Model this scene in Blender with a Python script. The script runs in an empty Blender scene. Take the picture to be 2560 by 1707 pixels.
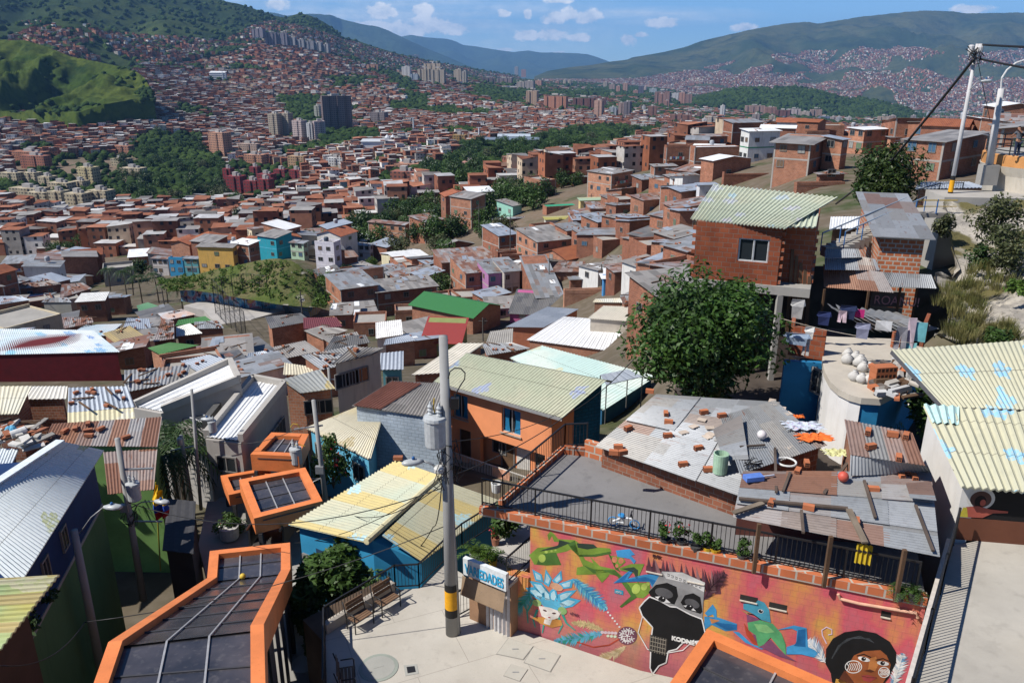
import bpy,math,random
import numpy as np
from mathutils import Vector,Matrix,noise as mnoise
random.seed(7);NR=np.random.RandomState(11)
SC=bpy.context.scene;COL=SC.collection
PI=math.pi;R=math.radians
PITCH=R(19.1);CP,SP=math.cos(PITCH),math.sin(PITCH);CZ=18.0;FPX=28.0/36*2560
cam=bpy.data.cameras.new("camera");cam.lens=28;cam.sensor_width=36;cam.clip_start=.1;cam.clip_end=60000
co=bpy.data.objects.new("camera",cam);COL.objects.link(co)
co.location=(0,0,CZ);co.rotation_euler=(PI/2-PITCH,0,0);SC.camera=co
def ray(px,py):
 x=(px-1280)/FPX;d=(py-853.5)/FPX
 return Vector((x,CP-d*SP,-(SP+d*CP)))
def U(px,py,z=0.0):
 r=ray(px,py);t=(z-CZ)/r.z
 return Vector((0,0,CZ))+r*t
def UY(px,py,Y):
 r=ray(px,py);return Vector((0,0,CZ))+r*(Y/r.y)
def proj(p):
 z=p[2]-CZ;f=p[1]*CP-z*SP;u=p[1]*SP+z*CP
 if f<.01:return(-9999,-9999)
 return(1280+FPX*p[0]/f,853.5-FPX*u/f)
def zat(p,py):
 d=(py-853.5)/FPX;return CZ-p[1]*(SP+d*CP)/(CP-d*SP)
V=2560/2352.0
class MB:
 def __init__(s):s.v=[];s.f=[];s.m=[];s.uv={}
 def add(s,vs,fs,m=0):
  o=len(s.v);s.v+=[tuple(v)for v in vs]
  s.f+=[tuple(i+o for i in f)for f in fs];s.m+=[m]*len(fs);return s
 def quad(s,a,b,c,d,m=0):return s.add([a,b,c,d],[(0,1,2,3)],m)
 def box(s,x0,x1,y0,y1,z0,z1,m=0,T=None):
  vs=[Vector((x,y,z))for z in(z0,z1)for x,y in((x0,y0),(x1,y0),(x1,y1),(x0,y1))]
  if T:vs=[T@v for v in vs]
  return s.add(vs,[(3,2,1,0),(4,5,6,7),(0,1,5,4),(1,2,6,5),(2,3,7,6),(3,0,4,7)],m)
 def prism(s,poly,z0,z1,m=0,bottom=True):
  n=len(poly);a=z0 if hasattr(z0,'__len__')else[z0]*n;b=z1 if hasattr(z1,'__len__')else[z1]*n
  vs=[(p[0],p[1],a[i])for i,p in enumerate(poly)]+[(p[0],p[1],b[i])for i,p in enumerate(poly)]
  fs=[(i,(i+1)%n,n+(i+1)%n,n+i)for i in range(n)]+[tuple(range(n,2*n))]
  if bottom:fs.append(tuple(range(n-1,-1,-1)))
  return s.add(vs,fs,m)
 def slab(s,pts,th,m=0):
  n=len(pts);vs=[Vector(p)for p in pts]+[Vector(p)-Vector((0,0,th))for p in pts]
  fs=[tuple(range(n)),tuple(range(2*n-1,n-1,-1))]+[((i+1)%n,i,n+i,n+(i+1)%n)for i in range(n)]
  return s.add(vs,fs,m)
 def tube(s,path,r,n=6,m=0,cap=True):
  path=[Vector(p)for p in path];k=len(path);rs=r if hasattr(r,'__len__')else[r]*k
  vs=[];up=None
  for i,p in enumerate(path):
   t=(path[min(i+1,k-1)]-path[max(i-1,0)]).normalized()
   if up is None or abs(up.dot(t))>.95:up=Vector((0,0,1))if abs(t.z)<.9 else Vector((1,0,0))
   a=t.cross(up).normalized();b=a.cross(t).normalized();up=b
   vs+=[p+(a*math.cos(2*PI*j/n)+b*math.sin(2*PI*j/n))*rs[i]for j in range(n)]
  fs=[(i*n+j,i*n+(j+1)%n,(i+1)*n+(j+1)%n,(i+1)*n+j)for i in range(k-1)for j in range(n)]
  if cap:fs+=[tuple(range(n-1,-1,-1)),tuple(range((k-1)*n,k*n))]
  return s.add(vs,fs,m)
 def lathe(s,c,prof,n=16,m=0):
  c=Vector(c);vs=[c+Vector((r*math.cos(2*PI*j/n),r*math.sin(2*PI*j/n),z))for r,z in prof for j in range(n)]
  k=len(prof);fs=[(i*n+j,i*n+(j+1)%n,(i+1)*n+(j+1)%n,(i+1)*n+j)for i in range(k-1)for j in range(n)]
  fs+=[tuple(range(n-1,-1,-1)),tuple(range((k-1)*n,k*n))]
  return s.add(vs,fs,m)
 def bar(s,a,b,w,h,m=0):
  a=Vector(a);b=Vector(b);t=(b-a).normalized()
  u=Vector((0,0,1))if abs(t.z)<.95 else Vector((0,1,0))
  x=t.cross(u).normalized()*w/2;y=x.cross(t).normalized()*h/2
  vs=[a-x-y,a+x-y,a+x+y,a-x+y,b-x-y,b+x-y,b+x+y,b-x+y]
  return s.add(vs,[(3,2,1,0),(4,5,6,7),(0,1,5,4),(1,2,6,5),(2,3,7,6),(3,0,4,7)],m)
 def corr(s,a,b,c,d,pitch=.18,amp=.028,m=0,th=0.0,rows=1):
  a,b,c,d=map(Vector,(a,b,c,d));L=max((b-a).length,(c-d).length);n=max(2,int(L/pitch*4))
  nrm=(b-a).cross(d-a).normalized()
  if nrm.z<0:nrm=-nrm
  vs=[]
  for r in range(rows+1):
   q=r/rows
   for i in range(n+1):
    t=i/n;w=math.sin(t*L/pitch*2*PI)*amp
    s.uv[len(s.v)+len(vs)]=(t*L,q*(d-a).length);vs.append((a.lerp(b,t)).lerp(d.lerp(c,t),q)+nrm*w)
  fs=[(r*(n+1)+i,r*(n+1)+i+1,(r+1)*(n+1)+i+1,(r+1)*(n+1)+i)for r in range(rows)for i in range(n)]
  s.add(vs,fs,m)
  if th:
   lo=[v-nrm*th for v in vs];s.add(lo,[tuple(reversed(f))for f in fs],m)
   s.add(vs[:n+1]+lo[:n+1],[(i+1,i,n+1+i,n+2+i)for i in range(n)],m)
   k=rows*(n+1)
   s.add(vs[k:]+lo[k:],[(i,i+1,n+2+i,n+1+i)for i in range(n)],m)
  return s
 def build(s,name,mats,parent=None,smooth=False):
  me=bpy.data.meshes.new(name);me.from_pydata(s.v,[],s.f)
  if not hasattr(mats,'__len__'):mats=[mats]
  for q in mats:me.materials.append(q)
  if len(mats)>1:me.polygons.foreach_set('material_index',s.m)
  if smooth:me.polygons.foreach_set('use_smooth',[True]*len(s.f))
  autouv(me)
  if s.uv:
   l=me.uv_layers[0].data
   for p in me.polygons:
    if all(v in s.uv for v in p.vertices):
     for k in p.loop_indices:l[k].uv=s.uv[me.loops[k].vertex_index]
  o=bpy.data.objects.new(name,me);COL.objects.link(o)
  if parent is not None:
   o.parent=parent
   o.matrix_parent_inverse=Matrix.Translation(-parent.location)if parent.type=='EMPTY' else Matrix()
  return o
def autouv(me):
 n=len(me.polygons)
 if not n:return
 nl=len(me.loops);co_=np.empty(len(me.vertices)*3);me.vertices.foreach_get('co',co_);co_=co_.reshape(-1,3)
 li=np.empty(nl,int);me.loops.foreach_get('vertex_index',li)
 nr=np.empty(n*3);me.polygons.foreach_get('normal',nr);nr=nr.reshape(-1,3)
 lt=np.empty(n,int);me.polygons.foreach_get('loop_total',lt)
 nrm=np.repeat(nr,lt,0)
 t=np.stack([-nrm[:,1],nrm[:,0],np.zeros(nl)],1);ln=np.linalg.norm(t,axis=1)
 flat=ln<.03;t[flat]=(1,0,0);ln[flat]=1;t/=ln[:,None]
 b=np.cross(nrm,t);p=co_[li]
 uv=np.stack([(p*t).sum(1),(p*b).sum(1)],1)
 l=me.uv_layers.new(name='UVMap');l.data.foreach_set('uv',uv.astype(np.float32).ravel())
def empty(name,loc,label=None,cat=None,group=None):
 o=bpy.data.objects.new(name,None);COL.objects.link(o);o.location=loc;o.empty_display_size=.3
 if label:tag(o,label,cat,group)
 return o
LABELS={}
def tag(o,label=None,cat=None,group=None,kind=None):
 if label:
  o['label']=label;LABELS[label]=LABELS.get(label,0)+1
 if cat:o['category']=cat
 if group:o['group']=group
 if kind:o['kind']=kind
 return o
def kids(o):return list(o.children)
def copy_tree(o,M4,parent=None):
 c=o.copy();COL.objects.link(c)
 if parent is None:c.matrix_world=M4@o.matrix_world
 else:c.parent=parent;c.matrix_parent_inverse=o.matrix_parent_inverse.copy()
 for ch in o.children:copy_tree(ch,M4,c)
 return c
class NT:
 def __init__(s,name):
  s.mat=bpy.data.materials.new(name);s.mat.use_nodes=True;s.t=s.mat.node_tree
  s.b=s.t.nodes['Principled BSDF']
 def n(s,typ,**kw):
  q=s.t.nodes.new(typ)
  for k,v in kw.items():
   if k.startswith('i_'):
    key=k[2:]
    key=int(key)if key.isdigit()else key.replace('_',' ')
    if hasattr(v,'bl_rna')and isinstance(v,bpy.types.NodeSocket):s.t.links.new(v,q.inputs[key])
    else:q.inputs[key].default_value=v
   else:setattr(q,k,v)
  return q
 def l(s,a,b):s.t.links.new(a,b)
 def math(s,op,a,b=None,c=None,clamp=False):
  q=s.t.nodes.new('ShaderNodeMath');q.operation=op;q.use_clamp=clamp
  for i,v in enumerate((a,b,c)):
   if v is None:continue
   if isinstance(v,bpy.types.NodeSocket):s.l(v,q.inputs[i])
   else:q.inputs[i].default_value=v
  return q.outputs[0]
 def mix(s,fac,a,b,mode='MIX'):
  q=s.t.nodes.new('ShaderNodeMix');q.data_type='RGBA';q.blend_type=mode
  for i,v in((0,fac),(6,a),(7,b)):
   if isinstance(v,bpy.types.NodeSocket):s.l(v,q.inputs[i])
   else:q.inputs[i].default_value=v if i==0 else(tuple(v)+(1,)if len(v)==3 else v)
  return q.outputs[2]
 def uv(s):return s.n('ShaderNodeTexCoord').outputs['UV']
 def obj(s):return s.n('ShaderNodeTexCoord').outputs['Object']
 def geo(s):return s.n('ShaderNodeNewGeometry').outputs['Position']
 def noise(s,vec,scale,detail=4,rough=.55):return s.n('ShaderNodeTexNoise',i_Vector=vec,i_Scale=scale,i_Detail=detail,i_Roughness=rough).outputs[0]
 def ramp(s,fac,*stops):
  q=s.n('ShaderNodeValToRGB',i_0=fac);e=q.color_ramp.elements
  while len(e)<len(stops):e.new(.5)
  for i,(p,c)in enumerate(stops):
   e[i].position=p;c=(c,c,c)if not hasattr(c,'__len__')else c;e[i].color=tuple(c)[:3]+(1,)
  return q.outputs[0]
 def step(s,fac,a,b):return s.n('ShaderNodeMapRange',i_0=fac,i_1=a,i_2=b).outputs[0]
 def bump(s,h,strength=.3,dist=.02):
  q=s.n('ShaderNodeBump',i_Height=h,i_Strength=strength,i_Distance=dist);s.l(q.outputs[0],s.b.inputs['Normal'])
 def out(s,col,rough=.8,metal=0.0,spec=None):
  for k,v in(('Base Color',col),('Roughness',rough),('Metallic',metal)):
   if isinstance(v,bpy.types.NodeSocket):s.l(v,s.b.inputs[k])
   else:s.b.inputs[k].default_value=tuple(v)+(1,)if hasattr(v,'__len__')else v
  if spec is not None:s.b.inputs['Specular IOR Level'].default_value=spec
  return s.mat
MATS={}
def memo(fn):
 def g(*a,**k):
  key=(fn.__name__,a,tuple(sorted(k.items())))
  if key not in MATS:MATS[key]=fn(*a,**k)
  return MATS[key]
 return g
def sc(c,f):return tuple(min(1,x*f)for x in c)
@memo
def paint(col,var=.16,dirt=.35,rough=.8,metal=0.0,scale=1.0,name='paint'):
 t=NT(name);g=t.geo();a=t.noise(g,1.3*scale,5);b=t.noise(g,11*scale,3)
 c=t.mix(t.step(a,.3,.72),sc(col,1-var),sc(col,1+var));c=t.mix(t.math('MULTIPLY',t.step(b,.55,.8),dirt),c,sc(col,.45))
 r=t.n('ShaderNodeObjectInfo').outputs['Random']
 c=t.mix(1.0,c,t.ramp(r,(0,.86),(1,1.0)),'MULTIPLY')
 t.bump(b,.12,.01);return t.out(c,rough,metal,.3)
@memo
def streaky(col,stain,amt=.5,rough=.85,name='plaster'):
 t=NT(name);g=t.geo();mp=t.n('ShaderNodeMapping',i_Vector=g);mp.inputs['Scale'].default_value=(2.2,2.2,.25)
 a=t.noise(mp.outputs[0],1.6,5,.6);b=t.noise(g,.9,4);d=t.noise(g,14,3)
 c=t.mix(t.step(b,.3,.75),sc(col,.9),sc(col,1.06))
 c=t.mix(t.math('MULTIPLY',t.step(a,.52,.78),amt),c,stain);c=t.mix(t.math('MULTIPLY',t.step(d,.6,.8),.25),c,sc(stain,.7))
 t.bump(d,.15,.01);return t.out(c,rough,0,.25)
@memo
def brick(c1=(.38,.155,.092),c2=(.27,.105,.062),mortar=(.30,.25,.21),w=.33,h=.2,ms=.012,name='brick',var=.5):
 t=NT(name);uv=t.uv()
 q=t.n('ShaderNodeTexBrick',i_Vector=uv,i_Scale=1.0,i_Mortar_Size=ms,i_Mortar_Smooth=.1,i_Bias=0.0,i_Brick_Width=w,i_Row_Height=h)
 q.inputs['Color1'].default_value=c1+(1,);q.inputs['Color2'].default_value=c2+(1,);q.inputs['Mortar'].default_value=mortar+(1,)
 g=t.geo();a=t.noise(g,.7,5,.6);b=t.noise(g,6,4)
 c=t.mix(1.0,q.outputs[0],t.ramp(a,(.3,(.72,.70,.68)),(.7,(1.15,1.1,1.05))),'MULTIPLY')
 c=t.mix(t.math('MULTIPLY',t.step(b,.58,.8),.35),c,(.2,.16,.13))
 r=t.n('ShaderNodeObjectInfo').outputs['Random']
 c=t.mix(1.0,c,t.ramp(r,(0,(.72,.68,.68)),(.5,(1,1,1)),(1,(1.12,1.2,1.2))),'MULTIPLY')
 t.bump(t.math('SUBTRACT',1.0,q.outputs[1]),.5,.012);return t.out(c,.9,0,.2)
@memo
def zinc(kind='grey',sheet=.85,wave=.0,seed=0.0,name='zinc_sheet'):
 t=NT(name);uv=t.uv();sp=t.n('ShaderNodeSeparateXYZ',i_0=uv)
 oi=t.n('ShaderNodeObjectInfo').outputs['Random'];off=t.math('MULTIPLY',oi,37.0)
 fu=t.math('FLOOR',t.math('DIVIDE',sp.outputs[0],sheet));fv=t.math('FLOOR',t.math('DIVIDE',t.math('ADD',sp.outputs[1],t.math('MULTIPLY',fu,.77)),2.3))
 cv=t.n('ShaderNodeCombineXYZ',i_0=fu,i_1=fv,i_2=t.math('ADD',off,seed));wn=t.n('ShaderNodeTexWhiteNoise',i_0=cv.outputs[0]).outputs[0]
 P={'grey':((0,(.24,.255,.27)),(.35,(.34,.355,.375)),(.7,(.20,.205,.21)),(.9,(.29,.28,.265)),(1,(.20,.11,.08))),'rusty':((0,(.26,.265,.27)),(.3,(.19,.085,.05)),(.55,(.31,.315,.32)),(.75,(.26,.13,.08)),(1,(.15,.08,.06))),'blue':((0,(.30,.34,.40)),(.5,(.38,.42,.48)),(1,(.26,.30,.36))),'white':((0,(.70,.71,.72)),(.5,(.78,.79,.80)),(1,(.64,.66,.68))),'dark':((0,(.10,.10,.10)),(.5,(.16,.155,.15)),(1,(.08,.08,.085))),'old':((0,(.22,.205,.19)),(.5,(.30,.285,.27)),(1,(.16,.15,.14))),'ochre':((0,(.33,.26,.12)),(.5,(.40,.31,.15)),(1,(.27,.22,.13)))}[kind]
 c=t.ramp(wn,*P)
 mp=t.n('ShaderNodeMapping',i_Vector=uv);mp.inputs['Scale'].default_value=(3.5,.55,1)
 a=t.noise(mp.outputs[0],1.6,5,.62);b=t.noise(t.geo(),5,4)
 ru={'rusty':.62,'grey':.66,'old':.7,'ochre':.68}.get(kind,.74)
 c=t.mix(t.step(a,ru-.06,ru+.06),c,(.17,.07,.04));c=t.mix(t.math('MULTIPLY',t.step(b,.5,.75),.4),c,t.mix(1.0,c,(.5,.5,.5),'MULTIPLY'))
 if wave:
  wv=t.math('SINE',t.math('MULTIPLY',sp.outputs[0],2*PI/wave));t.bump(wv,.6,.03)
  c=t.mix(t.math('MULTIPLY',t.step(wv,-.2,-1),.25),c,t.mix(1.0,c,(.55,.55,.55),'MULTIPLY'))
 return t.out(c,.52,.25 if kind in('grey','blue')else 0.0,.35)
@memo
def tiles(c1=(.33,.115,.06),c2=(.22,.075,.045),name='clay_tile'):
 t=NT(name);uv=t.uv();sp=t.n('ShaderNodeSeparateXYZ',i_0=uv);g=t.geo()
 wv=t.math('SINE',t.math('MULTIPLY',sp.outputs[0],2*PI/.24));a=t.noise(g,1.1,5);b=t.noise(g,9,3)
 c=t.mix(t.step(a,.35,.7),c1,c2);c=t.mix(t.math('MULTIPLY',t.step(b,.55,.75),.5),c,(.12,.09,.075))
 c=t.mix(1.0,c,t.ramp(t.n('ShaderNodeObjectInfo').outputs['Random'],(0,.7),(1,1.15)),'MULTIPLY')
 t.bump(wv,.6,.04);return t.out(c,.9,0,.2)
@memo
def concrete(col=(.42,.40,.36),rough=.9,crack=0.0,name='concrete',st=.5):
 t=NT(name);g=t.geo();a=t.noise(g,.35,6,.65);b=t.noise(g,2.5,5,.6);d=t.noise(g,30,3)
 c=t.mix(t.step(a,.32,.7),sc(col,.82),sc(col,1.1));c=t.mix(t.math('MULTIPLY',t.step(b,.55,.8),st),c,sc(col,.6))
 c=t.mix(t.math('MULTIPLY',t.step(d,.5,.75),.25),c,sc(col,.7))
 t.bump(d,.2,.006);return t.out(c,rough,0,.25)
@memo
def plain(col,rough=.6,metal=0.0,name='coat'):
 t=NT(name);n=t.noise(t.geo(),7,4);c=t.mix(t.step(n,.35,.75),sc(col,.84),sc(col,1.1));return t.out(c,rough,metal,.35)
@memo
def leafmat(c1,c2,trans=.25,name='leaves',scale=1.5):
 t=NT(name);n=t.noise(t.geo(),scale,3);r=t.n('ShaderNodeTexWhiteNoise',i_0=t.n('ShaderNodeVectorMath',operation='SNAP',i_0=t.geo(),i_1=(.35,.35,.35)).outputs[0]).outputs[0]
 c=t.mix(t.step(n,.3,.7),c1,c2);c=t.mix(1.0,c,t.ramp(r,(0,.7),(1,1.25)),'MULTIPLY');t.out(c,.5,0,.3)
 tr=t.n('ShaderNodeBsdfTranslucent',i_0=c);m=t.n('ShaderNodeMixShader',i_0=trans);t.l(t.b.outputs[0],m.inputs[1]);t.l(tr.outputs[0],m.inputs[2])
 t.l(m.outputs[0],t.t.nodes['Material Output'].inputs[0]);return t.mat
@memo
def glassdark(name='window_glass'):
 t=NT(name);return t.out((.02,.025,.03),.12,0,.6)
SUN_EL,SX,SY=R(50),-.951,-.309
sl=bpy.data.lights.new("sun",'SUN');sl.energy=4.9;sl.angle=R(.53);sl.color=(1,.95,.87)
so=bpy.data.objects.new("sun",sl);COL.objects.link(so);so.location=(-40,-20,80)
sd=Vector((SX*math.cos(SUN_EL),SY*math.cos(SUN_EL),math.sin(SUN_EL)))
so.rotation_euler=sd.to_track_quat('Z','Y').to_euler()
w=bpy.data.worlds.new("World");SC.world=w;w.use_nodes=True;nt=w.node_tree;bg=nt.nodes['Background']
def wn_(typ,**k):
 q=nt.nodes.new(typ)
 for a,b in k.items():setattr(q,a,b)
 return q
sky=wn_('ShaderNodeTexSky',sky_type='NISHITA',sun_disc=False);sky.sun_elevation=SUN_EL;sky.sun_rotation=math.atan2(SX,SY)
sky.air_density=1.0;sky.dust_density=.25;sky.ozone_density=2.5;sky.altitude=1600
tc=wn_('ShaderNodeTexCoord');nrm_=tc.outputs['Generated']
def wmath(op,a,b=None,clamp=False):
 q=wn_('ShaderNodeMath',operation=op,use_clamp=clamp)
 for i,v in enumerate((a,b)):
  if v is None:continue
  if isinstance(v,bpy.types.NodeSocket):nt.links.new(v,q.inputs[i])
  else:q.inputs[i].default_value=v
 return q.outputs[0]
sep=wn_('ShaderNodeSeparateXYZ');nt.links.new(nrm_,sep.inputs[0])
def wblob(az,el,wa,we):
 a=wmath('MULTIPLY',wmath('ARCTAN2',sep.outputs[0],sep.outputs[1]),180/PI);e=wmath('MULTIPLY',wmath('ARCSINE',sep.outputs[2]),180/PI)
 da=wmath('DIVIDE',wmath('SUBTRACT',a,az),wa);de=wmath('DIVIDE',wmath('SUBTRACT',e,el),we)
 return wmath('SUBTRACT',1.0,wmath('SQRT',wmath('ADD',wmath('MULTIPLY',da,da),wmath('MULTIPLY',de,de))),True)
def pix_azel(px,py):
 r=ray(px,py).normalized();return math.degrees(math.atan2(r.x,r.y)),math.degrees(math.asin(r.z))
skyc=wn_('ShaderNodeMix',data_type='RGBA',blend_type='MULTIPLY');skyc.inputs[0].default_value=1
belt=wmath('ADD',.8,wmath('MULTIPLY',wmath('SUBTRACT',1.0,wmath('MULTIPLY',sep.outputs[2],4.0),True),.62));skb=wn_('ShaderNodeVectorMath',operation='SCALE');nt.links.new(sky.outputs[0],skb.inputs[0]);nt.links.new(belt,skb.inputs['Scale'])
nt.links.new(skb.outputs[0],skyc.inputs[6]);skyc.inputs[7].default_value=(.62,.9,1.25,1)
def wnoise(scale,sz,detail=6,rough=.6,off=0):
 mp=wn_('ShaderNodeMapping');nt.links.new(nrm_,mp.inputs[0]);mp.inputs['Scale'].default_value=(1,1,sz);mp.inputs['Location'].default_value=(off,off*.7,off*.3)
 q=wn_('ShaderNodeTexNoise');nt.links.new(mp.outputs[0],q.inputs['Vector']);q.inputs['Scale'].default_value=scale;q.inputs['Detail'].default_value=detail;q.inputs['Roughness'].default_value=rough
 return q.outputs[0]
cl=wnoise(55,1.5,7,.62);wisp=wnoise(7,9,5,.6,3.1)
tot=None
for px,py,wx,wy in[(950,28,60,26),(1055,25,46,22),(1075,62,75,34),(1010,78,95,30),(1130,72,80,20),(1258,34,26,15),(1318,36,18,20),(1385,44,52,24),(1425,36,40,24),(1470,42,55,28),(1318,88,46,20),(1378,86,56,24),(1450,95,46,15),(1570,100,34,22),(1660,56,58,20),(2430,24,60,14),(690,12,46,22),(1262,124,34,10),(900,72,120,26),(1860,70,40,14),(1400,132,20,8),(1395,2,50,12),(1600,88,30,10)]:
 az,el=pix_azel(px,py);k=1/35.0
 b=wblob(az,el,wx*k,wy*k);tot=b if tot is None else wmath('MAXIMUM',tot,b)
m1=wmath('SUBTRACT',wmath('ADD',wmath('MULTIPLY',tot,1.0),wmath('MULTIPLY',cl,1.35)),.93)
m1=wmath('MULTIPLY',m1,3.6,True);m1=wmath('MULTIPLY',m1,wmath('MULTIPLY',tot,5,True))
az,el=pix_azel(1000,60);band=wblob(az,el,18,3.2);az,el=pix_azel(1600,42);band=wmath('MAXIMUM',band,wblob(az,el,9,.7))
m2=wmath('MULTIPLY',wmath('MULTIPLY',band,1.6,True),wmath('SUBTRACT',wmath('MULTIPLY',wisp,2.2),.62,True),True);m2=wmath('MULTIPLY',m2,.75)
cr=wn_('ShaderNodeValToRGB');nt.links.new(cl,cr.inputs[0]);e=cr.color_ramp.elements;e[0].position=.38;e[0].color=(9,10,11.2,1);e[1].position=.62;e[1].color=(14,14,14,1)
cm=wn_('ShaderNodeMix',data_type='RGBA');nt.links.new(wmath('MAXIMUM',m1,m2),cm.inputs[0]);nt.links.new(skyc.outputs[2],cm.inputs[6]);nt.links.new(cr.outputs[0],cm.inputs[7])
nt.links.new(cm.outputs[2],bg.inputs[0]);bg.inputs[1].default_value=.07
SC.view_settings.view_transform='Standard';SC.view_settings.look='None';SC.view_settings.exposure=0.42
SC.render.engine='CYCLES';SC.cycles.use_denoising=True;SC.cycles.max_bounces=5;SC.cycles.diffuse_bounces=3;SC.cycles.glossy_bounces=2;SC.cycles.transparent_max_bounces=6;SC.cycles.volume_bounces=0
def zrow(y,Y):
 d=(y-784)/(FPX/V);return CZ-Y*(SP+d*CP)/(CP-d*SP)
TC={-400:[(1000,50),(900,75),(800,110),(700,165),(620,260),(540,400),(480,600),(440,740),(400,850),(340,1000),(280,1150),(255,1250),(235,1350),(215,1700)],0:[(1000,50),(900,75),(800,110),(700,165),(620,260),(540,400),(480,600),(440,740),(400,850),(340,1000),(280,1150),(255,1250),(235,1350),(215,1700)],330:[(1000,50),(900,75),(800,110),(700,160),(620,220),(540,350),(480,580),(430,740),(380,900),(330,1050),(290,1180),(265,1280),(215,1600),(170,1900),(140,2300)],500:[(1000,50),(900,75),(800,112),(700,150),(625,178),(560,280),(500,480),(450,680),(400,860),(350,1050),(310,1250),(270,1450),(220,1800),(170,2200),(130,2600),(102,2900)],640:[(1000,48),(900,75),(800,112),(700,150),(640,172),(600,180),(550,260),(500,430),(450,660),(400,850),(350,1050),(310,1250),(270,1450),(220,1800),(170,2200),(130,2600),(102,2900)],780:[(1000,46),(900,72),(800,114),(725,152),(620,198),(570,225),(520,300),(480,450),(440,620),(390,800),(340,1000),(305,1200),(270,1450),(225,1850),(180,2300),(140,2800),(122,3000)],900:[(1000,46),(900,70),(800,115),(725,152),(620,200),(560,222),(520,240),(490,290),(450,450),(420,600),(380,750),(330,980),(300,1180),(270,1480),(230,1900),(195,2400),(170,3000),(160,3400)],1176:[(1050,42),(960,55),(900,75),(800,112),(740,135),(690,148),(600,175),(540,195),(480,230),(430,300),(400,450),(370,650),(330,900),(300,1150),(270,1500),(240,2100),(210,2900),(192,4000),(184,5500)],1400:[(1000,42),(900,60),(800,88),(700,122),(640,140),(560,160),(500,180),(450,208),(420,245),(395,330),(370,560),(340,800),(310,1100),(280,1600),(250,2400),(225,3300),(208,4500),(192,6000),(186,7000)],1520:[(900,50),(800,70),(700,98),(600,128),(540,143),(480,160),(430,182),(400,212),(375,300),(350,600),(320,1000),(285,1600),(255,2400),(232,3300),(215,4500),(205,6000)],1650:[(800,50),(700,68),(600,92),(500,118),(430,138),(400,158),(370,185),(345,240),(325,500),(300,1400),(285,1800),(270,2300),(252,3200),(236,4500),(225,5500)],1900:[(700,47),(600,60),(500,78),(430,98),(400,112),(370,132),(340,160),(322,210),(298,1700),(285,2100),(272,2700),(258,3800),(245,4800)],2352:[(700,38),(600,45),(500,58),(430,73),(400,92),(370,118),(345,145),(325,190),(300,2200),(285,3500),(270,4500)],2800:[(700,38),(600,45),(500,58),(430,73),(400,92),(370,118),(345,145),(325,190),(300,2200),(285,3500),(270,4500)]}
TC[-1700],TC[4100]=TC[-400],TC[2800]
TU=[];TL=np.log(np.geomspace(22,30000,200));TZ=[]
for x0,rows in sorted(TC.items()):
 TU.append((x0-1176)/(FPX/V)*CP)
 lY=[math.log(22),math.log(34)]+[math.log(Y)for y,Y in rows]+[math.log(rows[-1][1]*1.5),math.log(30000)]
 z1=zrow(*rows[0]);ze=zrow(*rows[-1])
 zz=[min(-4.5,z1),min(-4.5,z1)]+[zrow(y,Y)for y,Y in rows]+[ze-.02*rows[-1][1],ze-.03*rows[-1][1]]
 if x0>=1520:zz[0]=-4.5;zz[1]=min(z1,-3)
 TZ.append(np.interp(TL,lY,zz))
TU=np.array(TU);TZ=np.array(TZ)
for _ in range(3):
 TZ[:,1:-1]=.25*TZ[:,:-2]+.5*TZ[:,1:-1]+.25*TZ[:,2:]
UG=np.linspace(TU[0],TU[-1],291)
TG=np.stack([np.interp(UG,TU,TZ[:,j])for j in range(len(TL))],1)
for _ in range(3):TG[1:-1]=.25*TG[:-2]+.5*TG[1:-1]+.25*TG[2:]
def tz(X,Y):
 Y=np.maximum(np.asarray(Y,float),22.01);u=np.clip(np.asarray(X,float)/Y,UG[0],UG[-1]-1e-6);l=np.clip(np.log(Y),TL[0],TL[-1]-1e-6)
 a=(u-UG[0])/(UG[1]-UG[0]);b=(l-TL[0])/(TL[1]-TL[0]);i=a.astype(int);j=b.astype(int);i=np.minimum(i,len(UG)-2);j=np.minimum(j,len(TL)-2);a=a-i;b=b-j
 return(TG[i,j]*(1-a)*(1-b)+TG[i+1,j]*a*(1-b)+TG[i,j+1]*(1-a)*b+TG[i+1,j+1]*a*b)
def hit(px,py,lo=30,hi=9000):
 r=ray(px,py);Ys=np.geomspace(lo,hi,1500);X=Ys*r.x/r.y;Z=CZ+Ys*r.z/r.y
 k=np.nonzero(Z<=tz(X,Ys))[0]
 k=k[0]if len(k)else len(Ys)-1
 return Vector((X[k],Ys[k],Z[k]))
def projn(P):
 z=P[:,2]-CZ;f=P[:,1]*CP-z*SP;u=P[:,1]*SP+z*CP
 return 1280+FPX*P[:,0]/f,853.5-FPX*u/f
def inpoly(x,y,poly):
 r=np.zeros(np.shape(x),bool);n=len(poly)
 for i in range(n):
  x1,y1=poly[i];x2,y2=poly[(i+1)%n]
  if y1==y2:continue
  c=((y1>y)!=(y2>y))&(x<(x2-x1)*(y-y1)/(y2-y1)+x1);r^=c
 return r
def crop(x0,k,pts,y0=0):return[(x0+k*x,y0+k*y)for x,y in pts]
A=.38265
WOOD_B=crop(800,A,[(670,1250),(680,1150),(800,1080),(930,1000),(560,1000),(560,960),(800,990),(960,950),(1080,950),(1190,930),(1450,900),(1700,850),(1850,830),(2000,840),(2250,860),(2200,900),(2080,920),(2060,960),(1880,1000),(1800,1060),(1530,1075),(1430,1100),(1420,1140),(1270,1160),(1130,1210),(1030,1280),(820,1300)])
WOOD_A=crop(0,A,[(700,1340),(740,1240),(690,1190),(670,1090),(860,1040),(880,920),(1000,870),(1330,900),(1330,1000),(1480,1080),(1480,1280),(1640,1330),(1560,1350),(1400,1360),(1280,1390),(900,1380)])
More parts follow.
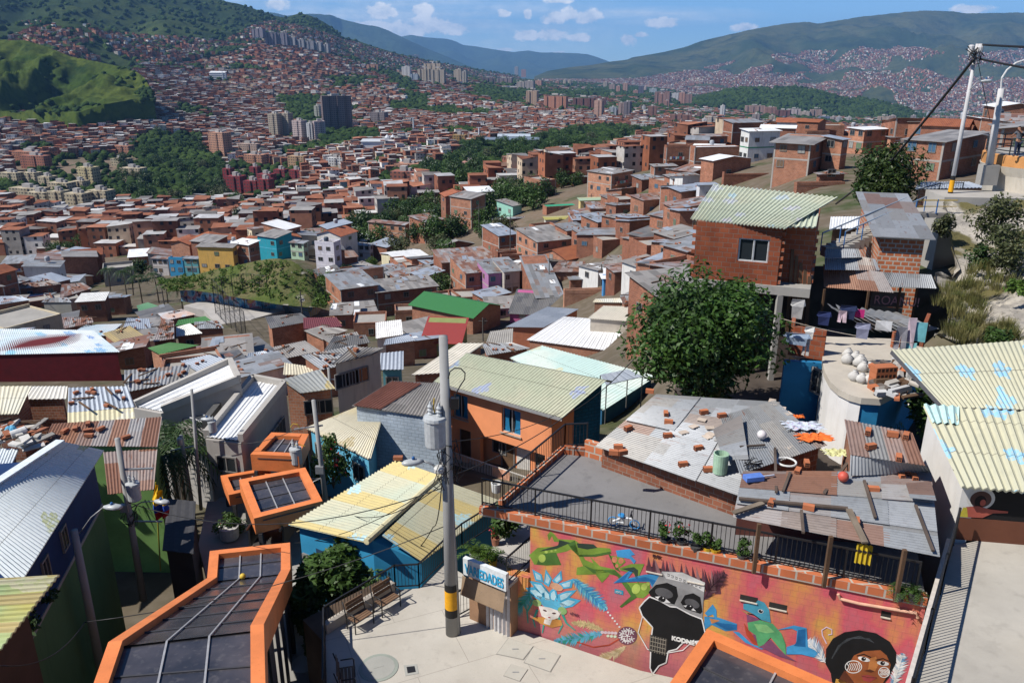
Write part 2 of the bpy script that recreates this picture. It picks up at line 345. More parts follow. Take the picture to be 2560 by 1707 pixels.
WOODS=[WOOD_A,WOOD_B,crop(0,A,[(-300,1190),(80,1180),(90,1330),(-300,1330)]),crop(800,A,[(0,850),(390,860),(380,940),(100,950),(0,920)]),crop(800,A,[(540,620),(720,640),(720,720),(900,700),(900,770),(700,760),(560,700)]),crop(800,A,[(440,680),(700,690),(700,760),(440,740)]),crop(800,A,[(400,460),(640,560),(640,620),(520,600),(440,520)]),crop(800,A,[(1000,590),(1340,600),(1340,690),(1150,680),(1050,640)]),crop(0,A,[(1800,640),(2080,640),(2090,840),(1900,800)]),crop(800,A,[(1420,620),(2300,560),(2300,600),(1900,640),(1430,640)]),crop(800,A,[(200,330),(520,400),(520,430),(200,400)])]
GRASS=[crop(0,A,[(0,690),(240,690),(450,720),(530,760),(460,800),(60,750)]),crop(800,A,[(385,435),(540,435),(540,470),(640,520),(600,560),(480,500),(395,470)])]
t=NT('hillside_ground');g=t.geo()
n1=t.noise(g,.004,6,.6);n2=t.noise(g,.06,5,.6);n3=t.noise(g,.6,4)
c=t.mix(t.step(n1,.42,.58),(.10,.085,.06),(.17,.125,.09));c=t.mix(t.step(n2,.52,.66),c,(.045,.065,.022));c=t.mix(t.math('MULTIPLY',t.step(n3,.45,.75),.6),c,(.20,.17,.14))
GROUND=t.out(c,.95,0,.1)
us=np.linspace(TU[0],TU[-1],251);ls=np.geomspace(22,30000,220)
UU,YY=np.meshgrid(us,ls,indexing='ij');ZZ=tz(UU*YY,YY)
vs=np.stack([UU*YY,YY,ZZ],-1).reshape(-1,3);ni,nj=len(us),len(ls)
idx=np.arange(ni*nj).reshape(ni,nj);fs=np.stack([idx[:-1,:-1],idx[1:,:-1],idx[1:,1:],idx[:-1,1:]],-1).reshape(-1,4)
vs=vs.tolist();fs=fs.tolist()
o0=len(vs)
fr=[vs[idx[i,0]]for i in range(ni)]
vs+=[(x*.95,10,-4.6)for x,y,z in fr]+[(x,-20,15)for x,y,z in fr]+[(x*3,-400,60)for x,y,z in fr]
for r in range(3):
 a=[idx[i,0]for i in range(ni)]if r==0 else[o0+(r-1)*ni+i for i in range(ni)];b=[o0+r*ni+i for i in range(ni)]
 fs+=[(b[i],b[i+1],a[i+1],a[i])for i in range(ni-1)]
me=bpy.data.meshes.new('ground');me.from_pydata(vs,[],fs);me.materials.append(GROUND);me.polygons.foreach_set('use_smooth',[True]*len(fs))
ground=bpy.data.objects.new('ground',me);COL.objects.link(ground);tag(ground,'brown and green hillside soil running down to the valley','ground',kind='structure')
def fbm(x,y,z=0.0,o=5):return mnoise.fractal(Vector((x,y,z)),1.0,2.0,o,noise_basis='PERLIN_ORIGINAL')
class Ridge:
 def __init__(s,crest,base,n=120,m=30,bulge=0.0,amp=0.0,freq=1.0,seed=0.0,ridged=0.0,power=1.0):
  cx=[c[0]for c in crest];bx=[b[0]for b in base];s.n,s.m=n,m
  xs=np.linspace(cx[0],cx[-1],n);P=np.zeros((n,m+9,3))
  for i,x in enumerate(xs):
   cy=np.interp(x,cx,[c[1]for c in crest]);cY=np.interp(x,cx,[c[2]for c in crest])
   by=np.interp(x,bx,[b[1]for b in base]);bY=np.interp(x,bx,[b[2]for b in base])
   c=UY(x,cy,cY);b=UY(x,by,bY);H=c.z-b.z
   for j in range(m+1):
    q=j/m;p=b.lerp(c,q);zz=b.z+H*(q**power)+H*bulge*math.sin(PI*q)
    f=math.sin(PI*min(1,q*1.0))**.7
    wx,wy=p.x*freq,p.y*freq
    d=fbm(wx,wy,seed)*amp+(abs(fbm(wx*.6+9,wy*.25+3,seed+5,4))*-ridged if ridged else 0)
    zz+=d*f*H+fbm(wx*9,wy*9,seed,3)*amp*.04*H
    P[i,j]=(p.x,p.y,zz)
   P[i,0,2]-=.35*H+25
   for k in range(8):
    q=(k+1)/8;P[i,m+1+k]=(c.x*(1+.4*q),c.y*(1+.4*q),c.z-(H+60)*q)
  s.P=P
 def mesh(s,name,mat,label,cat='hill'):
  n,k=s.P.shape[:2];idx=np.arange(n*k).reshape(n,k);fs=np.stack([idx[:-1,:-1],idx[1:,:-1],idx[1:,1:],idx[:-1,1:]],-1).reshape(-1,4)
  me=bpy.data.meshes.new(name);me.from_pydata(s.P.reshape(-1,3).tolist(),[],fs.tolist());me.materials.append(mat);me.polygons.foreach_set('use_smooth',[True]*len(fs))
  o=bpy.data.objects.new(name,me);COL.objects.link(o);return tag(o,label,cat,kind='structure')
 def sample(s,N,rs,q0=0.0,q1=1.0):
  a=rs.rand(N)*(s.n-1.001);b=(q0+(q1-q0)*rs.rand(N))*(s.m-.001);i=a.astype(int);j=b.astype(int);a=(a-i)[:,None];b=(b-j)[:,None];P=s.P
  return P[i,j]*(1-a)*(1-b)+P[i+1,j]*a*(1-b)+P[i,j+1]*(1-a)*b+P[i+1,j+1]*a*b
def hillmat(name,c1,c2,c3,s1,s2,s3,bare=None):
 t=NT(name);g=t.geo();a=t.noise(g,s1,6,.6);b=t.noise(g,s2,5,.6);d=t.noise(g,s3,3)
 c=t.mix(t.step(a,.4,.6),c1,c2);c=t.mix(t.step(b,.5,.66),c,c3);c=t.mix(t.math('MULTIPLY',t.step(d,.45,.7),.5),c,sc(c3,.6))
 if bare:c=t.mix(t.step(t.noise(g,s1*1.7,4),.66,.70),c,bare)
 t.bump(t.noise(g,s3*.5,6,.7),.7,.3/s3);return t.out(c,.95,0,.05)
HG=hillmat('grass_slope',(.035,.062,.011),(.088,.11,.022),(.016,.034,.010),.010,.02,.12)
HF=hillmat('forest_slope',(.022,.04,.016),(.05,.07,.022),(.018,.033,.014),.0022,.008,.05)
HM=hillmat('mountain_slope',(.028,.045,.02),(.075,.08,.035),(.018,.03,.016),.0014,.0045,.03)
HD=hillmat('mountain_far',(.025,.045,.03),(.04,.06,.03),(.02,.035,.025),.0006,.002,.01)
green=Ridge([(-350,60,1350),(-120,92,1400),(0,100,1450),(63,101,1450),(117,117,1450),(177,142,1420),(245,155,1380),(308,169,1330),(345,182,1290),(362,196,1260),(385,240,1230)],[(-350,285,1130),(0,268,1130),(100,278,1120),(190,288,1100),(260,262,1130),(330,248,1180),(385,252,1200)],300,70,.05,.3,.011,2.0,1.0)
green.mesh('green_hill',HG,'bright green grassy spur with dark gullies above the brick houses')
leftm=Ridge([(-500,-330,3200),(-200,-230,3300),(0,-150,3400),(200,-90,3500),(400,-40,3700),(544,0,3900),(600,11,3950),(624,19,4000),(654,30,4000),(690,41,4050),(717,45,4100),(735,38,4100),(752,34,4100),(774,39,4100),(807,54,4150),(837,73,4200),(856,93,4200),(889,101,4300),(927,114,4400),(981,131,4600),(1025,142,4800),(1104,158,5200),(1199,174,5600),(1300,192,6000)],[(-500,200,1700),(0,190,1750),(200,200,1800),(400,165,2200),(544,135,2500),(654,128,2700),(717,122,2900),(807,142,3100),(856,155,3200),(927,165,3300),(1025,188,3500),(1104,202,3800),(1199,208,4200),(1300,218,4600)],260,60,-.05,.2,.002,4.0,.3)
leftm.mesh('left_mountain',HF,'dark green mountainside rising steeply behind the crowded brick slope','mountain')
rightm=Ridge([(1336,192,8000),(1369,178,8000),(1423,169,8200),(1480,163,8400),(1524,155,8600),(1568,150,8900),(1581,144,9000),(1625,137,9100),(1668,129,9200),(1717,117,9300),(1753,103,9400),(1818,88,9500),(1887,73,9600),(1961,60,9800),(1985,58,9800),(2020,55,9900),(2045,60,10000),(2107,50,10000),(2155,42,10100),(2262,31,10200),(2317,27,10300),(2381,29,10400),(2414,34,10400),(2560,32,10500),(3000,40,10500)],[(1336,197,6500),(1568,232,5000),(1818,268,4600),(2200,292,4400),(2560,312,4200),(3000,312,4200)],260,70,-.06,.16,.0014,7.0,.34,1.2)
rightm.mesh('right_mountain',HM,'long green mountain ridge with pale settlements spread over its foot','mountain')
fa=Ridge([(560,45,13000),(654,29,13000),(690,34,13000),(717,40,13200),(752,37,13400),(785,35,13500),(826,38,13700),(853,48,14000),(900,60,14000),(949,68,14000),(981,82,14000),(1008,95,14000),(1063,120,14000),(1117,142,13500),(1166,163,13000),(1230,185,12500)],[(560,190,10500),(1230,200,11000)],160,40,0,.2,.0011,2.0,.4)
fa.mesh('far_mountain',HD,'hazy blue mountain slope descending to the middle of the skyline','mountain')
fb=Ridge([(930,110,20000),(1008,91,20000),(1030,88,20000),(1063,94,20000),(1112,97,20000),(1134,102,20000),(1158,113,20000),(1185,116,20000),(1240,125,20000),(1282,131,20000),(1320,127,20000),(1352,132,20000),(1391,132,20000),(1429,133,19800),(1467,136,19500),(1489,142,19000),(1524,155,18500),(1600,175,18000)],[(930,195,15500),(1600,200,15000)],160,40,0,.2,.0008,12.0,.35)
fb.mesh('far_mountain',HD,'palest blue ridge farthest away at the head of the valley','mountain')
vol=Ridge([(1700,262,3300),(1728,251,3300),(1800,233,3300),(1840,224,3300),(1887,222,3300),(1994,221,3300),(2058,233,3250),(2123,252,3200),(2155,247,3200),(2204,258,3150),(2268,275,3100),(2300,298,3050)],[(1700,266,3000),(1840,275,2900),(2000,302,2800),(2150,312,2800),(2300,312,2850)],120,24,.1,.12,.006,5.0,0)
vol.mesh('wooded_hill',HF,'low dark wooded hill standing alone in the valley floor')
def colmat(name,windows=True,rough=.9):
 t=NT(name);at=t.n('ShaderNodeAttribute',attribute_name='tint');c=at.outputs[0]
 n=t.noise(t.geo(),.35,5);c=t.mix(1.0,c,t.ramp(n,(.3,.72),(.7,1.2)),'MULTIPLY')
 if windows:
  sp=t.n('ShaderNodeSeparateXYZ',i_0=t.uv());nz=t.n('ShaderNodeSeparateXYZ',i_0=t.n('ShaderNodeNewGeometry').outputs['Normal']).outputs[2]
  fu=t.math('FRACT',t.math('DIVIDE',sp.outputs[0],2.7));fv=t.math('FRACT',t.math('DIVIDE',sp.outputs[1],2.7))
  w_=t.math('MULTIPLY',t.math('LESS_THAN',t.math('ABSOLUTE',t.math('SUBTRACT',fu,.5)),.2),t.math('LESS_THAN',t.math('ABSOLUTE',t.math('SUBTRACT',fv,.55)),.22))
  cell=t.n('ShaderNodeCombineXYZ',i_0=t.math('FLOOR',t.math('DIVIDE',sp.outputs[0],2.7)),i_1=t.math('FLOOR',t.math('DIVIDE',sp.outputs[1],2.7)))
  rn=t.n('ShaderNodeTexWhiteNoise',i_0=cell.outputs[0]).outputs[0]
  w_=t.math('MULTIPLY',w_,t.math('MULTIPLY',t.math('LESS_THAN',nz,.4),t.math('LESS_THAN',rn,.65)))
  c=t.mix(w_,c,(.03,.03,.035))
 return t.out(c,rough,0,.15)
CITY=colmat('far_house')
WALLS=np.array([(.25,.105,.066),(.20,.082,.052),(.28,.128,.083),(.17,.075,.05),(.23,.098,.062),(.31,.155,.105),(.55,.52,.48),(.42,.33,.24),(.30,.28,.26),(.24,.09,.05)])*1.22
ROOFS=np.array([(.26,.105,.062),(.22,.09,.055),(.30,.13,.08),(.30,.29,.28),(.24,.23,.23),(.40,.40,.41),(.52,.515,.51),(.14,.13,.125),(.20,.12,.09),(.36,.35,.34)])
def boxes(P,W,D,H,TH,wc,rc,name):
 N=len(P);sg=np.array([(-1,-1),(1,-1),(1,1),(-1,1)]);c,s=np.cos(TH),np.sin(TH)
 V_=np.zeros((N,12,3));tilt=(NR.rand(N,4)*.16)*H[:,None]*NR.randint(0,2,N)[:,None]
 for k,(a,b)in enumerate(sg):
  for lay,(g,z)in enumerate(((1,-3.0),(1,0),(1.07,0.02))):
   x=a*W/2*g;y=b*D/2*g
   V_[:,lay*4+k,0]=P[:,0]+x*c-y*s;V_[:,lay*4+k,1]=P[:,1]+x*s+y*c
   V_[:,lay*4+k,2]=P[:,2]+(z*2 if lay==0 else H+z+tilt[:,k])
 F=[(k,(k+1)%4,4+(k+1)%4,4+k)for k in range(4)]+[(8,9,10,11)]
 F=(np.array(F)[None]+np.arange(N)[:,None,None]*12).reshape(-1,4)
 me=bpy.data.meshes.new(name);me.vertices.add(N*12);me.vertices.foreach_set('co',V_.ravel())
 me.loops.add(len(F)*4);me.loops.foreach_set('vertex_index',F.ravel());me.polygons.add(len(F));me.polygons.foreach_set('loop_start',np.arange(len(F))*4)
 me.update(calc_edges=True);me.polygons.foreach_set('use_smooth',[False]*len(F))
 at=me.attributes.new('tint','FLOAT_COLOR','FACE');cc=np.ones((N,5,4));cc[:,:4,:3]=wc[:,None,:];cc[:,4,:3]=rc;at.data.foreach_set('color',cc.ravel().astype(np.float32))
 autouv(me);me.materials.append(CITY)
 o=bpy.data.objects.new(name,me);COL.objects.link(o);return o
def nz2(P,f,seed):
 return np.array([mnoise.noise(Vector((x*f,y*f,seed)))for x,y in P[:,:2]])
rs=np.random.RandomState(5)
CAND=[]
for Y0,Y1,s in((180,330,7.6),(330,480,8),(480,700,8.6),(700,1000,9.3),(1000,1400,10.3),(1400,2000,12.5),(2000,3000,17),(3000,5600,28)):
 ys=np.arange(Y0,Y1,s)
 for y in ys:
  xs=np.arange(-.98*y,.98*y,s);CAND.append(np.stack([xs+rs.uniform(-.28,.28,len(xs))*s+(s*.5*((int(y/s))%2)),np.full(len(xs),y)+rs.uniform(-.28,.28,len(xs))*s,np.full(len(xs),s)],1))
CAND=np.concatenate(CAND);PZ=tz(CAND[:,0],CAND[:,1]);CP3=np.stack([CAND[:,0],CAND[:,1],PZ],1)
px,py=projn(CP3);keep=(px>-380)&(px<2900)&(py<640)
CP3=CP3[keep];CS=CAND[keep,2];px,py=px[keep],py[keep]
veg=np.zeros(len(px),bool)
for q in WOODS:veg|=inpoly(px,py,q)
grs=np.zeros(len(px),bool)
for q in GRASS:grs|=inpoly(px,py,q)
nv=nz2(CP3,.006,2.0)+.5*nz2(CP3,.02,6.0)
flatcity=(CP3[:,1]>1900)&(px>1180)
park=(nv>.36)|(flatcity&(nv>.02))
REDB=[crop(0,A,[(1470,1080),(1990,1080),(1990,1240),(1800,1300),(1490,1280)]),crop(0,A,[(80,1040),(960,1040),(960,1200),(760,1360),(80,1330)])]
blocked=np.zeros(len(px),bool)
for q in REDB:blocked|=inpoly(px,py,q)
okh=~veg&~grs&~park&~blocked
ridge_near=(CP3[:,1]<260)&(px>1400)
okh&=~ridge_near
HP=CP3[okh];HS=CS[okh];N=len(HP)
ti=rs.randint(0,len(WALLS),N);rd=rs.choice(len(ROOFS),N,p=[.16,.14,.12,.14,.1,.1,.06,.08,.05,.05])
st=rs.choice([1,2,2,3,3,4],N);hh=st*2.6+rs.rand(N)*.8;hh=np.where(HP[:,1]>1400,hh*1.1,hh)
th=.35*np.sin(HP[:,0]*.004+HP[:,1]*.003)+rs.uniform(-.12,.12,N)
wc=WALLS[ti]*rs.uniform(.8,1.15,(N,1));rc=ROOFS[rd]*rs.uniform(.8,1.15,(N,1))
def slope_houses(rg,N,q0,q1,s0,test,seed):
 r2=np.random.RandomState(seed);P=rg.sample(N,r2,q0,q1);x,y=projn(P);k=test(P,x,y)&(x>-100)&(x<2660);return P[k],np.full(k.sum(),s0)
def t_left(P,x,y):
 n=nz2(P,.0032,4.0)+.5*nz2(P,.012,8.0)
 top=np.interp(x,[0,60,180,300,420,560,640,700,760,860,1000,1300],[125,55,60,85,95,105,62,52,70,100,135,180])
 return(y>top)&((n<.05)|((x>420)&(n<.3)))
def t_right(P,x,y):
 n=nz2(P,.0011,4.0)+.6*nz2(P,.0045,9.0)
 top=np.interp(x,[1336,1500,1600,1750,1850,2000,2100,2200,2300,2400,2560,2700],[200,200,196,172,150,128,125,112,118,140,120,120])
 mid=np.interp(x,[1336,1560,1800,2100,2300,2560,2700],[197,205,190,178,190,195,195])
 return(y>top)&((n<.0)|((y>mid)&(n<.42)))
for rg,NN,q0,q1,s0,tst,sd_ in((leftm,20000,0,.9,11.5,t_left,3),(rightm,105000,0,.8,13.5,t_right,4)):
 P,S_=slope_houses(rg,NN,q0,q1,s0,tst,sd_);n=len(P)
 HP=np.concatenate([HP,P]);HS=np.concatenate([HS,S_*rs.uniform(.6,1.2,n)]);hh=np.concatenate([hh,rs.uniform(5,11,n)*(s0/17)**.5]);th=np.concatenate([th,rs.uniform(-.5,.5,n)])
 wc=np.concatenate([wc,WALLS[rs.randint(0,len(WALLS),n)]*rs.uniform(.85,1.25,(n,1))]);rc=np.concatenate([rc,ROOFS[rs.choice(len(ROOFS),n)]*rs.uniform(.9,1.3,(n,1))])
def leaf_cloud(N,r,seed,size,clumps=14,squash=.8,hollow=.35):
 q=np.random.RandomState(seed);C=q.normal(size=(clumps,3));C/=np.linalg.norm(C,axis=1)[:,None];C*=(q.rand(clumps,1)**.5)*r*.72;C[:,2]*=squash
 cr=r*q.uniform(.26,.46,clumps);k=q.randint(0,clumps,N)
 d=q.normal(size=(N,3));d/=np.linalg.norm(d,axis=1)[:,None];p=C[k]+d*(cr[k]*(hollow+(1-hollow)*q.rand(N)**.5))[:,None]
 n=d*.6+q.normal(size=(N,3))*.6+np.array([0,0,.5]);n/=np.linalg.norm(n,axis=1)[:,None]
 t=np.cross(n,q.normal(size=(N,3)));t/=np.linalg.norm(t,axis=1)[:,None];b=np.cross(n,t);s=size*q.uniform(.6,1.3,N)[:,None]
 Vv=np.stack([p-t*s,p+b*s*.45-n*s*.1,p+t*s,p-b*s*.45-n*s*.1],1).reshape(-1,3);return Vv
def leaf_mesh(name,Vv,mat):
 n=len(Vv)//4;me=bpy.data.meshes.new(name);me.vertices.add(n*4);me.vertices.foreach_set('co',Vv.ravel());me.loops.add(n*4);me.loops.foreach_set('vertex_index',np.arange(n*4));me.polygons.add(n);me.polygons.foreach_set('loop_start',np.arange(n)*4);me.update(calc_edges=True);me.materials.append(mat);return me
L_DARK=leafmat((.020,.045,.012),(.045,.085,.022),.2);L_MID=leafmat((.035,.075,.016),(.065,.12,.026),.25);L_BRIGHT=leafmat((.06,.12,.02),(.11,.18,.03),.3);L_DRY=leafmat((.05,.065,.025),(.09,.10,.04),.2)
BARK=paint((.09,.07,.05),.25,.4,.95)
def trunk_mb(h,r0,seed,spread):
 q=random.Random(seed);m=MB();m.tube([(0,0,-1),(.05*h*q.uniform(-1,1),.04*h,h*.4),(.08*h*q.uniform(-1,1),0,h*.75)],[r0,r0*.8,r0*.6],7)
 for k in range(4):
  a=k*1.6+q.random();m.tube([(0,0,h*.55),(math.cos(a)*spread*.4,math.sin(a)*spread*.4,h*.8),(math.cos(a)*spread*.75,math.sin(a)*spread*.75,h*1.1)],[r0*.5,r0*.35,r0*.15],5)
 return m
TREE_V=[]
for k in range(6):
 cm_=leaf_mesh('crown',leaf_cloud(1100,1.0,40+k,.085,16,[.8,.95,.7,1.1,.85,.75][k]),[L_DARK,L_MID,L_DARK,L_MID,L_BRIGHT,L_DRY][k]);o=trunk_mb(1.0,.07,k,.8).build('trunk',BARK);tm=o.data;bpy.data.objects.remove(o);TREE_V.append((cm_,tm))
def tree_at(p,r,kind,label,group=None,hfac=1.0,name='tree',trunk_h=None):
 h=trunk_h or r*.9;e=empty(name,p,label,'tree',group);cmesh,tmesh=TREE_V[kind]
 for nm,me,z,s in(('crown',cmesh,h+r*.45*hfac,(r,r,r*hfac)),('trunk',tmesh,0,(r,r,h*1.05))):
  o=bpy.data.objects.new(nm,me);COL.objects.link(o);o.parent=e;o.location=(0,0,z);o.scale=s
  if nm=='crown':o.rotation_euler.z=random.uniform(0,6.28)
 return e
ts=np.random.RandomState(21)
def in_poly_pts(poly,n,rs_):
 xs=[p[0]for p in poly];ys=[p[1]for p in poly];out=[]
 while len(out)<n:
  x,y=rs_.uniform(min(xs),max(xs)),rs_.uniform(min(ys),max(ys))
  if inpoly(np.array([x]),np.array([y]),poly)[0]:out.append((x,y))
 return sorted(out,key=lambda a:-a[1])
for poly,n,lab,grp in((WOOD_A,46,'dark leafy tree in the park wood between the beige flats and the red flats','trees of the park wood'),(WOOD_B,70,'leafy green tree in the valley wood below the brick ridge','trees of the valley wood')):
 for(x,y)in in_poly_pts(poly,n,ts):
  p=hit(x,y+6);r=min(max(4.5,p.y*.017)*ts.uniform(.8,1.25),8.5)
  tree_at(p-Vector((0,0,.5)),r,ts.choice([0,0,1,1,2,3,5]),lab,grp,ts.uniform(.9,1.25),trunk_h=r*.5)
def ico(sub):
 import bmesh
 b=bmesh.new();bmesh.ops.create_icosphere(b,subdivisions=sub,radius=1);v=np.array([x.co[:]for x in b.verts]);f=np.array([[q.index for q in x.verts]for x in b.faces]);b.free();return v,f
IV,IF=ico(2)
def blobs(P,S,name,mat):
 N=len(P);q=np.random.RandomState(3);Vv=IV[None]*S[:,None,None]*np.array([1,1,.85])*(1+.38*q.normal(size=(N,len(IV),1)).clip(-1.6,1.6)*.6)+P[:,None,:]
 F=(IF[None]+np.arange(N)[:,None,None]*len(IV)).reshape(-1,3);me=bpy.data.meshes.new(name);me.vertices.add(N*len(IV));me.vertices.foreach_set('co',Vv.ravel());me.loops.add(len(F)*3);me.loops.foreach_set('vertex_index',F.ravel());me.polygons.add(len(F));me.polygons.foreach_set('loop_start',np.arange(len(F))*3);me.update(calc_edges=True);me.materials.append(mat)
 o=bpy.data.objects.new(name,me);COL.objects.link(o);return o
tv=((veg|park)&~blocked|(blocked&(rs.rand(len(veg))<.35)))&~ridge_near
TP,TS=[],[]
for rep in range(2):
 sel=tv&(rs.rand(len(tv))<np.where(veg,.85,.8 if rep==0 else.35));P=CP3[sel].copy();s=CS[sel]
 P[:,:2]+=rs.uniform(-.5,.5,(len(P),2))*s[:,None];r=np.minimum(s*.42,9)*rs.uniform(.6,1.3,len(P));P[:,2]+=r*.6;TP.append(P);TS.append(r)
sel=okh&(rs.rand(len(okh))<.13);P=CP3[sel].copy();P[:,:2]+=.5*CS[sel][:,None];r=np.minimum(CS[sel]*.36,8)*rs.uniform(.6,1.2,len(P));P[:,2]+=r*.7;TP.append(P);TS.append(r)
TPc,TSc=np.concatenate(TP),np.concatenate(TS);nr=TPc[:,1]<460
for k in np.nonzero(nr)[0][:150]:
 p=TPc[k];tree_at(Vector((p[0],p[1],float(tz(p[0],p[1]))-.3)),float(TSc[k])*1.15+.8,int(ts.choice([0,0,1,1,2,3,5])),'leafy tree growing in the gaps between the crowded brick houses','trees among the brick houses',1.0,trunk_h=float(TSc[k])*.4)
TP,TS=[TPc[~nr]],[TSc[~nr]]
for rg,n,lo in((leftm,2600,11),(vol,2600,12)):
 P=rg.sample(n,rs,0,1);TP.append(P+np.array([0,0,3]));TS.append(rs.uniform(.6,1.3,n)*lo*(.75))
gp=green.sample(900,rs,0,1);gn=nz2(gp,.018,3.3);gx,gy=projn(gp);k=(gn>.22)|(gy>262)|(gx>352);TP.append(gp[k]);TS.append(rs.uniform(2,5.5,k.sum()))
TM=hillmat('tree_mass',(.022,.042,.014),(.045,.075,.02),(.014,.028,.01),.02,.12,.5)
tag(blobs(np.concatenate(TP),np.concatenate(TS),'distant_woods',TM),'dark green tree cover scattered between the far houses and over the slopes','woods',kind='stuff')
t=NT('tower_facade');oc=t.n('ShaderNodeObjectInfo').outputs['Color'];sp=t.n('ShaderNodeSeparateXYZ',i_0=t.uv());nz_=t.n('ShaderNodeSeparateXYZ',i_0=t.n('ShaderNodeNewGeometry').outputs['Normal']).outputs[2]
fu=t.math('FRACT',t.math('DIVIDE',sp.outputs[0],3.1));fv=t.math('FRACT',t.math('DIVIDE',sp.outputs[1],2.8))
wm=t.math('MULTIPLY',t.math('LESS_THAN',t.math('ABSOLUTE',t.math('SUBTRACT',fu,.5)),.27),t.math('LESS_THAN',t.math('ABSOLUTE',t.math('SUBTRACT',fv,.5)),.24))
st_=t.math('LESS_THAN',t.math('FRACT',t.math('DIVIDE',sp.outputs[0],12.4)),.3);wm=t.math('MULTIPLY',wm,t.math('LESS_THAN',nz_,.5))
c=t.mix(t.math('MULTIPLY',st_,.45),oc,t.mix(1.0,oc,(.55,.5,.5),'MULTIPLY'));c=t.mix(t.math('MULTIPLY',wm,.85),c,(.04,.04,.045))
FACADE=t.out(c,.8,0,.3);TOPM=paint((.4,.38,.36))
def tower(x0,x1,yt,yb,col,label,Y=None,depth=14,th=None,name='apartment_tower',cat='tower',band=None,group=None,steps=0):
 xm=(x0+x1)/2;p=hit(xm,yb,200)if Y is None else UY(xm,yb,Y);Y=p.y
 th=th if th is not None else R(random.uniform(-32,-8)if 'grey twin' not in label else 22);a=UY(x0,yb,Y);b=UY(x1,yb,Y);W=(b-a).length;H=zat(p,yt)-p.z
 wv=max(5,(W-depth*math.sin(abs(th))*.5)/math.cos(th))if W>depth*.7 else W
 depth=min(depth,max(6,W*.8));e=empty(name,p,label,cat,group);T=Matrix.Rotation(th,4,'Z')
 m=MB()
 if steps:
  n=max(2,int(W/9));w=wv/n
  for i in range(n):m.box(-wv/2+i*w+.4,-wv/2+(i+1)*w-.4,-depth/2+(i%2)*2.5,depth/2,-8,H*(1-.05*((i*3+steps)%3)),0,T)
  m.box(-wv/2+.5,wv/2-.5,-depth/2+3.4,depth/2-.3,-8,H*.88,0,T)
 else:
  m.box(-wv/2,wv/2,-depth/2,depth/2,-8,H,0,T);m.box(-wv*.12,wv*.12,-depth/2-.9,-depth/2+.1,-8,H*.985,0,T)
 def place(o):
  o.parent=e;o.matrix_parent_inverse=Matrix();return o
 o=place(m.build('wall',FACADE));o.color=col+(1,)
 r_=MB();r_.box(-wv*.16,wv*.1,-depth*.2,depth*.2,H+.01,H+3.2,0,T);r_.box(wv*.2,wv*.3,-depth*.2,depth*.1,H+.01,H+2,0,T)
 place(r_.build('rooftop_tank_room',TOPM));return e
T2=lambda a,b,c,d:(600+.2723*a,600+.2723*b,.2723*c,.2723*d)
T3=lambda a,b,c,d:(1200+.2723*a,1200+.2723*b,.2723*c,.2723*d)
T4=lambda a,b,c,d:(1800+.3231*a,1800+.3231*b,.3231*c,.3231*d)
BEIGE,PINK,WHITE,GREY,ORNG,DRED,BRWN,DARK,BLUG=(.42,.36,.28),(.42,.23,.18),(.6,.6,.6),(.27,.24,.235),(.42,.17,.10),(.16,.065,.055),(.27,.14,.11),(.11,.10,.11),(.30,.36,.44)
T1=lambda a,b,c,d:(.2723*a,.2723*b,.2723*c,.2723*d)
